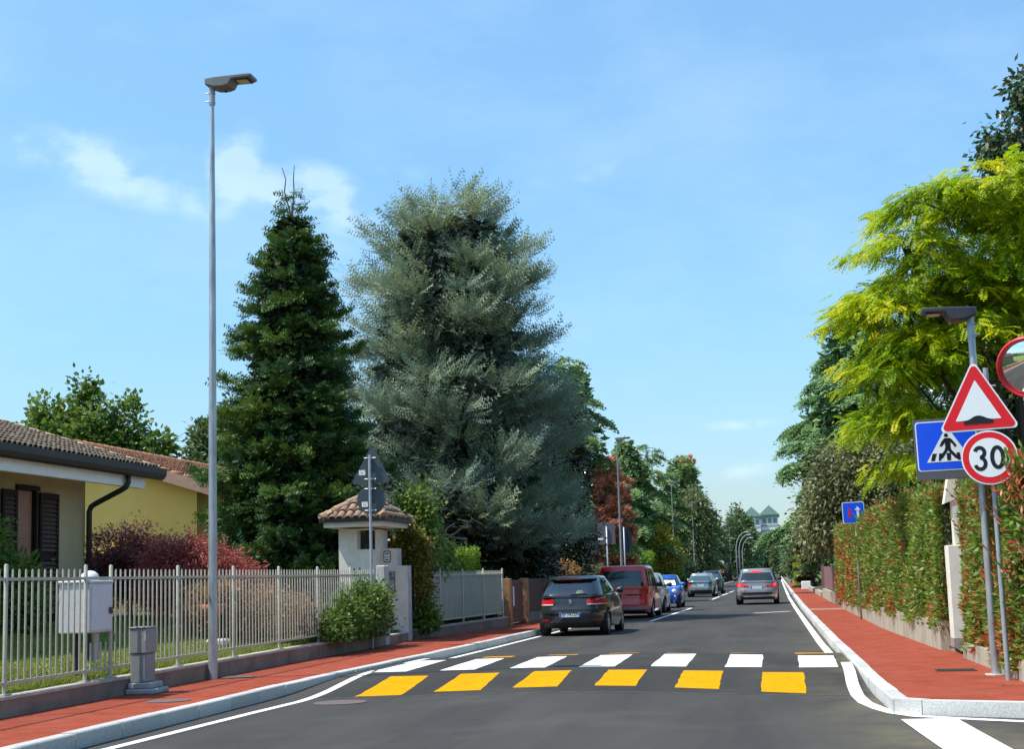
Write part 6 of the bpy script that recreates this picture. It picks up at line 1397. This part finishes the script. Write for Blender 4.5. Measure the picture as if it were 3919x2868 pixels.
# ---- garden shrubs
def maple(label, x, y, z0, lobes, m, seed, n):
    g = np.random.default_rng(seed); root = thing('japanese_maple', label, 'shrub', (x, y, z0))
    P, D, N, cv = lobes_leaves(g, lobes, n, cl=40, spread=.11, shell=(.35, 1.0), hang=.75, out=.7, flat=.6); k = len(P)
    keep = P[:, 2] > z0+.12; P, D, N, cv = P[keep], D[keep], N[keep], cv[keep]; k = len(P)
    leaves('crown', P, D, N, g.uniform(.07, .12, k), .022*g.uniform(.7, 1.3, k), .6*cv+.4*g.random(k), m, root)
    trunk(root, x, y, z0-.05, z0+.9, .05, .03, limbs=[[(x, y, z0+.3), ((x+l[0])/2, (y+l[1])/2, (z0+l[2])/2+.2), (l[0], l[1], l[2])] for l in lobes])
maple('dark purple japanese maple in front of the yellow house', -12.4, 27.2, .92, [(-12.95, 27, 1.75, .6, .7, .75), (-12.3, 27, 2.05, .7, .8, .75), (-11.85, 27.2, 1.7, .5, .7, .75)], G_MAPLE, 41, 26000)
maple('red japanese maple behind the tall lamp post', -10.5, 26.2, .75, [(-11.15, 26, 1.6, .5, .6, .75), (-10.65, 26, 1.85, .6, .7, .65), (-10.1, 26.3, 1.5, .6, .7, .65), (-9.75, 26.3, 1.25, .45, .6, .6)], G_MAPLE2, 42, 30000)
broadleaf('azalea', 'low pinkish brown azalea mound behind the fence left of the climbing vine', -9.1, 25.2, .55, [(-9.5, 24.9, .95, .42, .5, .50), (-8.85, 25.3, .9, .40, .5, .48), (-8.65, 26.0, .8, .35, .5, .45)], G_AZA, 43, 12000, L=(.05, .085), Wd=.035, spread=.09, cat='shrub', limbs=False, tr=.03, cl=30)
broadleaf('azalea', 'second dry azalea mound close to the tall lamp post', -9.75, 24.4, .6, [(-9.8, 24.4, 1.05, .35, .4, .45), (-9.6, 24.7, 1.2, .3, .3, .35)], G_AZA, 44, 6000, L=(.05, .085), Wd=.035, spread=.09, cat='shrub', limbs=False, tr=.03, cl=30)
broadleaf('garden_shrub', 'leafy green shrub before the shuttered door at the left edge', -11.6, 20.3, .85, [(-11.55, 20.2, 1.75, .42, .45, .85), (-11.25, 20.7, 1.4, .3, .4, .7)], G_GREEN, 45, 9000, L=(.09, .14), Wd=.045, spread=.12, cat='shrub', cl=30, tr=.03)
broadleaf('vine', 'green vine spilling through the picket fence by the gatehouse', -8.3, 28.6, .38, [(-8.2, 26.6, .55, .28, .55, .28), (-8.2, 27.6, .72, .32, .7, .42), (-8.22, 28.7, .9, .32, .7, .58), (-8.15, 29.6, .78, .28, .55, .62)], G_GREEN, 46, 17000, L=(.06, .10), Wd=.055, spread=.11, cat='plant', cl=30, limbs=False, tr=.02, hang=.5)
broadleaf('ivy_screen', 'yellowing ivy covering the wall behind the stepped wing wall', -8.4, 33.4, .3, [(-8.35, 33.6, 2.1, .32, .6, .62), (-8.3, 33.5, 1.4, .3, .55, .8), (-8.35, 33.4, .7, .22, .35, .45)], G_IVY, 47, 15000, L=(.06, .10), Wd=.06, spread=.11, cat='plant', cl=40, limbs=False, tr=.03)
broadleaf('climbing_plant', 'tall bright green climber rising behind the gatehouse cap', -8.5, 34.8, .3, [(-8.5, 34.8, 3.1, .34, .4, .6), (-8.45, 34.8, 2.4, .3, .4, .6), (-8.5, 35.5, 1.95, .34, .5, .38), (-8.45, 36.6, 2.1, .3, .5, .26)], G_GREEN, 48, 6500, L=(.10, .17), Wd=.09, spread=.15, cat='plant', cl=25, tr=.03, hang=.6, vb=.15)
broadleaf('bush', 'dark green bush under the ivy at the start of the screened fence', -8.0, 33.3, .3, [(-8.05, 33.25, .6, .2, .3, .28), (-7.98, 33.6, .48, .15, .3, .15)], G_GREEN, 49, 2600, L=(.08, .13), Wd=.06, spread=.1, cat='shrub', cl=20, limbs=False, tr=.02)
mb = MB()
for p in ([(-8.6, 36.2, 1.4), (-8.3, 36.2, 2.3), (-7.7, 36.3, 2.75), (-7.45, 36.3, 2.95), (-7.2, 36.3, 2.8)], [(-8.3, 36.2, 2.3), (-8.1, 36.3, 2.75), (-7.9, 36.3, 2.85)], [(-8.0, 36.2, 2.5), (-7.6, 36.3, 2.45)]): mb.tube(p, [.03-.004*i for i in range(len(p))], 6)
tag(mb.build('bare_branch', M['bark_grey'], None, smooth=True), 'bare curving grey branches beside the bright climber', 'branch')
t = thing('hanging_pot', 'terracotta bowl of plants in the garden behind the meter cupboard', 'plant pot', (-9.44, 24, .9))
mb = MB(); mb.lathe([(.10, .95), (.19, 1.06), (.22, 1.16), (.20, 1.16), (.001, 1.12)], (-9.45, 24.0, 0), n=16); mb.build('bowl', M['terracotta'], t, smooth=True)
mb = MB(); mb.tube([(-9.45, 24, .55), (-9.45, 24, .95)], .03, 6); mb.build('stem', M['black'], t)
for i, (x, y, w) in enumerate(((-9.2, 23.6, .35), (-9.75, 25.6, .6), (-10.4, 25.2, .5))):
    mb = MB(); mb.box((x-w/2, y-.12, lawn_z(x)-.02), (x+w/2, y+.12, lawn_z(x)+.10), bev=.03)
    tag(mb.build('edging_stone', M['granite'], None), ('short pale edging stone under the terracotta bowl', 'long pale edging stone before the red maple', 'pale edging stone between the bowl and the purple maple')[i], 'stone')
# ---- clipped hedges
def hedge(name, label, path, h0, h1, th, m, seed, n, L, Wd, red=None, bulge=.06, z0=.3, cat='hedge', zfn=None, out_sign=-1, up=.35, core=True):
    """path: street face line; body th thick away from the street; leaves crowd the face, the top and the ends"""
    g = np.random.default_rng(seed); root = thing(name, label, cat, (path[0][0], path[0][1], z0))
    pts = np.array(path, float); seg = np.linalg.norm(np.diff(pts, axis=0), axis=1); cum = np.concatenate([[0], np.cumsum(seg)]); T = cum[-1]
    u = g.random(n)*T
    if zfn is None: pass
    # nearer stretches get more leaves: density follows the path as given
    k = np.clip(np.searchsorted(cum, u, side='right')-1, 0, len(seg)-1); f = (u-cum[k])/seg[k]; P2 = pts[k]*(1-f[:, None])+pts[k+1]*f[:, None]
    d = (pts[k+1]-pts[k])/seg[k][:, None]; out = np.stack([-d[:, 1], d[:, 0]], 1)*(1 if out_sign < 0 else -1)   # towards the street
    sel = g.random(n); H = h0+(h1-h0)*(u/T); face = sel < .66; top = (sel >= .66) & (sel < .92); end = sel >= .92
    z = z0+g.random(n)*(H-z0); dep = np.abs(g.normal(0, .11, n))
    wob = bulge*(np.sin(u*1.9+z*2.3)+np.sin(u*4.3-z*3.1)*.6+np.sin(u*9.1+z*7)*.35)
    z = np.where(top, H-np.abs(g.normal(0, .07, n))+wob*1.2, z); dep = np.where(top, g.random(n)*th, dep)
    dep = np.where(end, g.random(n)*th, dep); e0 = np.where(g.random(n) < .5, 0.0, T)
    z = np.where(top, z+np.maximum(0, np.sin(u*6.7+1)*np.sin(u*2.9)+.35*np.sin(u*17))*.20*g.random(n), z)
    P = np.zeros((n, 3)); P[:, :2] = P2-out*(dep-wob)[:, None]; P[:, 2] = z
    uu = np.where(end, np.abs(e0-np.abs(g.normal(0, .1, n))), u); kk = np.clip(np.searchsorted(cum, uu, side='right')-1, 0, len(seg)-1); ff = (uu-cum[kk])/seg[kk]; PE = pts[kk]*(1-ff[:, None])+pts[kk+1]*ff[:, None]
    P[end, :2] = (PE-out*dep[:, None])[end]
    o3 = np.concatenate([out, np.zeros((n, 1))], 1); o3[top] = [0, 0, 1]
    D = nrm(o3*.55+np.array([0, 0, up])+rv(g, n, .55)); N = nrm(o3*.8+np.array([0, 0, .5])+rv(g, n, .5))
    var = g.random(n)*.6
    if red is not None:
        blot = np.sin(u*1.7+z*2.9+1)*np.sin(u*.63-z*4.1)+.6*np.sin(u*5.3+z*6.1); pr = red(u/T, (z-z0)/(H-z0)) if callable(red) else red
        hit = g.random(n) < np.clip(pr*(1+1.2*blot), 0, .95); var = np.where(hit, .66+.34*g.random(n), var)
    else: var = g.random(n)
    keep = P[:, 2] > z0-.05
    leaves('foliage', P[keep], D[keep], N[keep], g.uniform(L[0], L[1], n)[keep], Wd*g.uniform(.7, 1.3, n)[keep], var[keep], m, root)
    mb = MB()                                            # the dense twigs inside
    for i in range(len(pts)-1):
        dd = (pts[i+1]-pts[i])/seg[i]; oo = np.array([-dd[1], dd[0]])*(1 if out_sign < 0 else -1); ha, hb = h0+(h1-h0)*cum[i]/T, h0+(h1-h0)*cum[i+1]/T
        a, b = pts[i]-oo*.16, pts[i+1]-oo*.16; c_, d_ = pts[i+1]-oo*(th-.05), pts[i]-oo*(th-.05)
        mb.add([(p[0], p[1], z0) for p in (a, b, c_, d_)]+[(p[0], p[1], hh-.13) for p, hh in zip((a, b, c_, d_), (ha, hb, hb, ha))], [(3, 2, 1, 0), (4, 5, 6, 7), (0, 1, 5, 4), (1, 2, 6, 5), (2, 3, 7, 6), (3, 0, 4, 7)])
    if core: mb.build('twigs', M['hedge_core'], root)
    return root
M['hedge_core'] = mat('inner twigs', (.030, .030, .014), .95, .5, 9, bump=.8, bscale=25)
hedge('photinia_hedge', 'long clipped photinia hedge with red tips between the priority sign and the cream gate pillar', [(2.46, 24.2), (2.36, 27), (2.20, 32.5), (2.08, 41)], 2.62, 2.62, .75, G_PHOT, 51, 60000, (.07, .12), .036, lambda u, v: .05+.10*u+.10*(v < .25)+.1*(v > .9), z0=.44)
hedge('photinia_hedge', 'far end of the clipped photinia hedge turning orange beyond the priority sign', [(2.08, 41.1), (2.02, 46), (1.98, 51.5)], 2.60, 2.70, .75, G_PHOT, 52, 26000, (.09, .15), .05, lambda u, v: .45-.25*v, z0=.40)
hedge('photinia_hedge', 'near photinia hedge with red shoots behind the sign poles at the right edge', [(2.62, 22.1), (2.62, 19), (2.64, 17.5), (3.0, 16.95), (4.5, 16.4), (8, 15.2)][::-1], 2.66, 2.46, .9, G_PHOT, 53, 52000, (.08, .14), .042, lambda u, v: .17+.12*(v < .2), z0=.22)
# loose shoots that stand out of the near hedge, some in front of the round sign
g = np.random.default_rng(54); rt_ = thing('photinia_shoots', 'loose red and green photinia shoots reaching over the round speed sign', 'plant', (2.75, 17.5, 2.2))
Ps, Ds, Ns, Vs, mbs = [], [], [], [], MB()
for i in range(70):
    y = g.uniform(16.2, 21.8); x = 2.62+g.normal(0, .05); z = g.uniform(1.0, 2.5); d = Vector((-.5+g.normal(0, .3), g.normal(0, .3)-.15, .8)).normalized()
    if i < 22: x, y, z = 2.80+g.normal(0, .10), 17.50+g.normal(0, .06), 2.22+g.uniform(-.12, .16); d = Vector((g.normal(-.15, .35), -.15, 1)).normalized()
    l = g.uniform(.15, .34); p = Vector((x, y, z)); mbs.tube([p-d*.15, p+d*l], .004, 4, cap=False)
    for k in range(8):
        t_ = k/8; a = k*2.4; s = Vector((math.cos(a), math.sin(a), .35)); q = p+d*l*t_
        Ps.append(q); Ds.append((d*.6+s*.8)); Ns.append(d+Vector(g.normal(0, .3, 3))); Vs.append(.7+.3*g.random() if (i < 22 or g.random() < .6) else .5*g.random())
leaves('shoot_leaves', np.array([tuple(p) for p in Ps]), np.array([tuple(p) for p in Ds]), np.array([tuple(p) for p in Ns]), g.uniform(.07, .12, len(Ps)), .03, np.array(Vs), G_PHOT, rt_)
mbs.build('stems', M['bark'], rt_, recalc=False)['kind'] = 'stuff'
hedge('clipped_hedge', 'bright green clipped hedge showing over the screened fence', [(-8.3, 37.5), (-8.15, 40.8)], 2.12, 2.18, 1.3, G_BRIGHT, 55, 14000, (.06, .09), .05, z0=.3, out_sign=1)
hedge('clipped_hedge', 'bright green hedge behind the red van', [(-7.75, 77), (-7.7, 104)], 2.45, 2.85, 1.0, G_BRIGHT, 56, 12000, (.13, .2), .10, z0=.1, out_sign=1)
hedge('clipped_hedge', 'dark clipped hedge along the left walk beyond the blue car', [(-7.55, 104.2), (-7.55, 132)], 2.3, 2.4, 1.2, G_DARK, 57, 14000, (.15, .25), .12, z0=.1, out_sign=1)
hedge('clipped_hedge', 'lower dull hedge at the plank fence left of the red van', [(-7.7, 52.2), (-7.6, 66)], 1.7, 1.8, 1.0, G_BROWN, 58, 9000, (.1, .16), .07, z0=.1, out_sign=1)
hedge('clipped_hedge', 'far left hedge before the curved lamps', [(-7.4, 130), (-7.4, 240)], 2.0, 2.6, 1.5, G_DARK, 59, 9000, (.3, .5), .25, z0=.1, out_sign=1)
broadleaf('flower_bush', 'small orange and red tipped bush over the black hatchback roof', -7.4, 54, .3, [(-7.75, 53.5, 1.55, .28, .5, .42), (-7.6, 54.5, 1.5, .28, .5, .4)], G_AZA, 50, 2600, L=(.09, .14), Wd=.07, spread=.12, cat='shrub', cl=20, limbs=False, tr=.03, vb=.1)

# ---- right side trees
def locust(label, x, y, z0, lobes, seed, ncl, fpc, Lf=(.20, .34)):
    g = np.random.default_rng(seed); root = thing('locust_tree', label, 'tree', (x, y, z0)); lo = np.array(lobes, float)
    vol = (lo[:, 3]*lo[:, 4]*lo[:, 5])**(2/3); li = g.choice(len(lo), ncl, p=vol/vol.sum()); d = nrm(rv(g, ncl)); d[:, 2] = np.abs(d[:, 2])*.9-.25; d = nrm(d)
    C = lo[li, :3]+d*lo[li, 3:6]*g.uniform(.62, 1.03, ncl)[:, None]
    o2 = nrm(np.concatenate([d[:, :2]+g.normal(0, .4, (ncl, 2)), np.full((ncl, 1), -.12)], 1))       # each clump is a shelf that leans outwards and droops
    ci = np.repeat(np.arange(ncl), fpc); n = len(ci); t = g.random(n)*.75; sgn = np.where(g.random(n) < .5, -1, 1); up = np.array([0, 0, 1.0]); sv = nrm(np.cross(o2[ci], up))
    P = C[ci]+o2[ci]*(t-.2)[:, None]+sv*(sgn*np.abs(g.normal(0, .16, n)))[:, None]; P[:, 2] -= .35*np.maximum(0, t-.1)**2; P[:, 2] += g.normal(0, .05, n)
    D = nrm(o2[ci]*.75+sv*(sgn*g.uniform(.1, .9, n))[:, None]+rv(g, n, .22)-up*g.uniform(0, .55, n)[:, None]); N = nrm(up+rv(g, n, .3))
    cv = g.random(ncl)**1.4
    fronds('crown', root, P, D, N, g.uniform(*Lf, n), .62*cv[ci]+.38*g.random(n)*(.6+.6*t), G_LOC)
    trunk(root, x, y, z0-.1, 4.5, .15, .06, limbs=[[(x, y, 2.2), ((x+l[0])/2, (y+l[1])/2, (2.5+l[2])/2), (l[0], l[1], l[2]+l[5]*.3)] for l in lobes])
    mb = MB()
    for c_, l in zip(C[::3], li[::3]): mb.tube([tuple(lo[l, :3]), tuple((lo[l, :3]+c_)/2+np.array([0, 0, .15])), tuple(c_)], [.018, .012, .006], 4, cap=False)
    mb.build('twigs', M['bark'], root, recalc=False)['kind'] = 'stuff'
    return root
locust('golden yellow green locust tree with feathery drooping sprays on the right', 4.6, 28.6, .2,
       [(2.5, 28, 6.2, .95, 1.2, .55), (2.7, 28, 7.2, .85, 1.1, .5), (3.4, 28, 8.05, 1.0, 1.2, .6), (4.6, 28, 8.3, 1.2, 1.3, .7), (5.8, 28.3, 8.0, 1.3, 1.3, .8), (3.2, 28.2, 6.5, 1.1, 1.2, .7), (4.6, 28.2, 6.8, 1.3, 1.3, .9), (2.4, 28.2, 5.1, .7, 1.0, .6), (2.9, 28.1, 5.3, .9, 1.1, .7), (2.3, 28.4, 4.15, .6, .9, .55), (2.75, 28.2, 4.2, .6, .9, .5), (2.65, 28.0, 3.25, .45, .7, .4), (4.0, 28.0, 5.7, .8, 1.1, .6), (5.4, 28, 6.3, 1.0, 1.1, .8)], 71, 500, 27)
broadleaf('dark_tree', 'dark leafy tree filling the space behind the locust and the signs', 5.2, 32.5, .2, [(4.2, 32, 3.4, 1.3, 1.5, 1.9), (5.6, 32, 4.6, 1.8, 1.6, 2.4), (4.6, 32.5, 6.2, 1.4, 1.4, 1.6), (6.6, 32, 6.3, 1.5, 1.6, 2.0), (3.6, 31.5, 2.2, .8, 1.0, 1.1), (6.2, 30.5, 3.4, 1.6, 1.2, 1.8)], G_DARK, 72, 40000, L=(.11, .18), Wd=.085, spread=.22, tr=.15, hang=.3)
broadleaf('olive_bush', 'yellowish leaf spray beside the traffic mirror', 5.0, 30.2, .2, [(4.75, 29.6, 6.1, .45, .5, .5), (5.1, 29.4, 5.5, .35, .4, .35), (4.2, 29.5, 4.75, .14, .2, .12)], G_LIME, 73, 2600, L=(.10, .16), Wd=.07, spread=.15, cl=20, tr=.06, cat='tree')
broadleaf('sweetgum_tree', 'tall dark tree with hanging pointed leaves at the top right corner', 6.6, 33.5, .2, [(5.55, 33, 10.35, .6, .7, .45), (5.95, 33, 9.6, .7, .8, .6), (5.2, 33, 10.75, .22, .25, .35), (6.05, 33, 11.65, .38, .5, .55), (6.6, 33, 10.8, .9, .9, 1.2), (6.0, 33, 8.5, .8, .9, .7), (7.3, 33, 12.0, .6, .7, .9), (6.9, 33, 8.5, 1.2, 1.2, 1.5)], G_GUM, 74, 24000, L=(.13, .21), Wd=.10, spread=.15, hang=1.1, cl=30, tr=.2, trh=11)
conifer('deodar_tree', 'large grey green drooping cedar rising behind the locust on the right', 5.6, 86, .1, 17.2, [(0, 2.6), (.1, 3.8), (.2, 5.0), (.3, 6.1), (.42, 6.2), (.6, 5.3), (.75, 4.1), (.88, 2.5), (1, .5)], G_DEOR, 75, 19000, whorl=.85, nb=7, nup=1.1, nout=.45, rise=.06, droop=.22, twig=.40, sl=(.22, .42), sw=.075, hang=.6, rr=(.62, 1.12), trunk_r=.35, spray=(T_DEO, .6, 1.1, .11, .35, .4), inner=5000, isz=1.5)
broadleaf('privet_tree', 'big olive brown overgrown tree hanging over the right walk', 4.0, 56, .2, [(2.9, 56, 4.6, 1.7, 1.8, 1.6), (4.2, 55, 5.0, 1.5, 1.6, 1.5), (2.3, 57, 3.5, 1.3, 1.6, 1.4), (3.9, 54.5, 2.8, 1.4, 1.4, 1.8), (1.85, 59, 3.0, .8, 1.4, 1.0), (5.0, 55, 3.4, 1.6, 1.6, 2.0)], G_OLIVE, 76, 46000, L=(.13, .22), Wd=.095, spread=.24, hang=.6, tr=.2)
conifer('brown_conifer', 'dull brown green conifer at the foot of the right hand cedar', 2.6, 112, .1, 6.6, [(0, 1.4), (.3, 1.5), (.7, .9), (1, .2)], G_BROWN, 77, 16000, whorl=.5, nb=8, rise=.25, droop=.2, sl=(.22, .4), sw=.10)
hedge('clipped_hedge', 'bright yellow green hedge far along the right walk', [(1.75, 118), (1.7, 150)], 2.6, 2.5, 1.0, G_BRIGHT, 78, 7000, (.2, .35), .2, z0=.1)
for i, (x, y, z, r, mt, l) in enumerate(((2.6, 160, 2.3, 1.6, G_FAR, 'green shrub past the bright hedge on the right'), (3.2, 200, 4.2, 2.6, G_DEOR, 'dim tree beyond the right hand cedar'), (2.2, 340, 5.2, 3.2, G_FAR, 'far tree closing the right side of the street'), (-1.5, 640, 5.0, 6.5, G_FAR, 'rounded tree at the end of the street'), (6, 700, 7.5, 7, G_DARK, 'dark tree at the far end right of the towers'), (-9, 690, 8.5, 6, G_DARK, 'dark tree at the far end left of the towers'))):
    broadleaf('far_tree', l, x, y, 0, [(x, y, z, r, r, z*.95), (x-r*.3, y-1, z*.7, r*.7, r*.7, z*.65)], mt, 80+i, 6000, L=(.4, .8) if y > 250 else (.2, .35), Wd=.4 if y > 250 else .18, spread=.5 if y > 250 else .3, limbs=False, tr=.2)
hedge('end_hedge', 'low green hedge where the street ends', [(-7, 620), (4, 622)], 3.2, 3.2, 3, G_GREEN, 88, 3000, (.5, .9), .5, z0=0)
# far belt of trees and plots either side so that the street stays closed from other viewpoints
def belt(name, label, boxes, m, seed, n, L, Wd):
    g = np.random.default_rng(seed); Pq = []
    for (x0, x1, y0, y1, h) in boxes:
        k = n//len(boxes); P = np.stack([g.uniform(x0, x1, k), g.uniform(y0, y1, k), h*(g.random(k)**.7)], 1); P[:, 2] *= (.65+.35*np.sin(P[:, 0]*.31+P[:, 1]*.13)*np.sin(P[:, 1]*.07+1)); Pq.append(P)
    P = np.concatenate(Pq); k = len(P); o = leaves(name, P, rv(g, k)+np.array([0, 0, -.2]), rv(g, k)+np.array([0, 0, .6]), g.uniform(L*.7, L*1.3, k), Wd, g.random(k), m, None)
    return tag(o, label, 'trees', kind='stuff')
belt('far_woods', 'mass of trees beyond the gardens on both sides', [(-60, -16, 150, 260, 9), (-120, -12, 300, 520, 12), (9, 60, 130, 260, 10), (8, 100, 300, 520, 12), (-90, 90, 760, 800, 12), (-70, 70, -110, -70, 13), (-90, -45, -60, 10, 9), (30, 80, -50, 20, 9)], G_FAR, 90, 40000, 1.5, .8)
# ---- grass blades on the lawn
g = np.random.default_rng(91); n = 60000
y = 14+(g.random(n)**1.4)*15.2; x = -8.34-(g.random(n)**1.5)*4.6; z = np.interp(-x, [8.3, 9, 11, 12.4, 14], [.36, .46, .82, .92, .95])
bl = np.sin(x*2.1+y*.9)*np.sin(y*1.7-x)+g.normal(0, .6, n)
P = np.stack([x, y, z-.004], 1); D = rv(g, n, .45)+np.array([0, 0, 1.0])
tag(leaves('lawn_grass', P, D, rv(g, n), g.uniform(.03, .07, n), .015, .45+.2*bl, G_GRASS, None, shape=.3), 'short patchy lawn grass behind the picket fence', 'grass', kind='stuff')
n = 9000; y = 8+22*g.random(n); x = -8.36-.10*g.random(n); P = np.stack([x, y, np.full(n, .36)], 1)
tag(leaves('edge_grass', P, rv(g, n, .35)+np.array([0, 0, 1.0]), rv(g, n), g.uniform(.05, .13, n), .014, g.random(n)*.8+.2, G_GRASS, None, shape=.3), 'longer bright grass along the foot of the picket fence', 'grass', kind='stuff')


# ---- fallen leaves and grit on the walks and along the kerbs
g = np.random.default_rng(95); n = 170
side_ = g.random(n) < .6; y = np.where(side_, 15.8+g.random(n)**1.5*26, 12+g.random(n)**1.5*26)
x = np.where(side_, np.array([wr(q) for q in y])-np.abs(g.normal(0, .35, n)), np.array([interp(WL, q) for q in y])+np.abs(g.normal(0, .4, n)))
P = np.stack([x, y, np.full(n, .141)], 1); D = np.stack([g.normal(0, 1, n), g.normal(0, 1, n), g.uniform(0, .25, n)], 1)
tag(leaves('fallen_leaves', P, D, np.array([0, 0, 1.0])+rv(g, n, .25), g.uniform(.025, .06, n), .022, g.random(n), G_AZA, None), 'dry fallen leaves scattered over the red walks', 'leaves', kind='stuff')
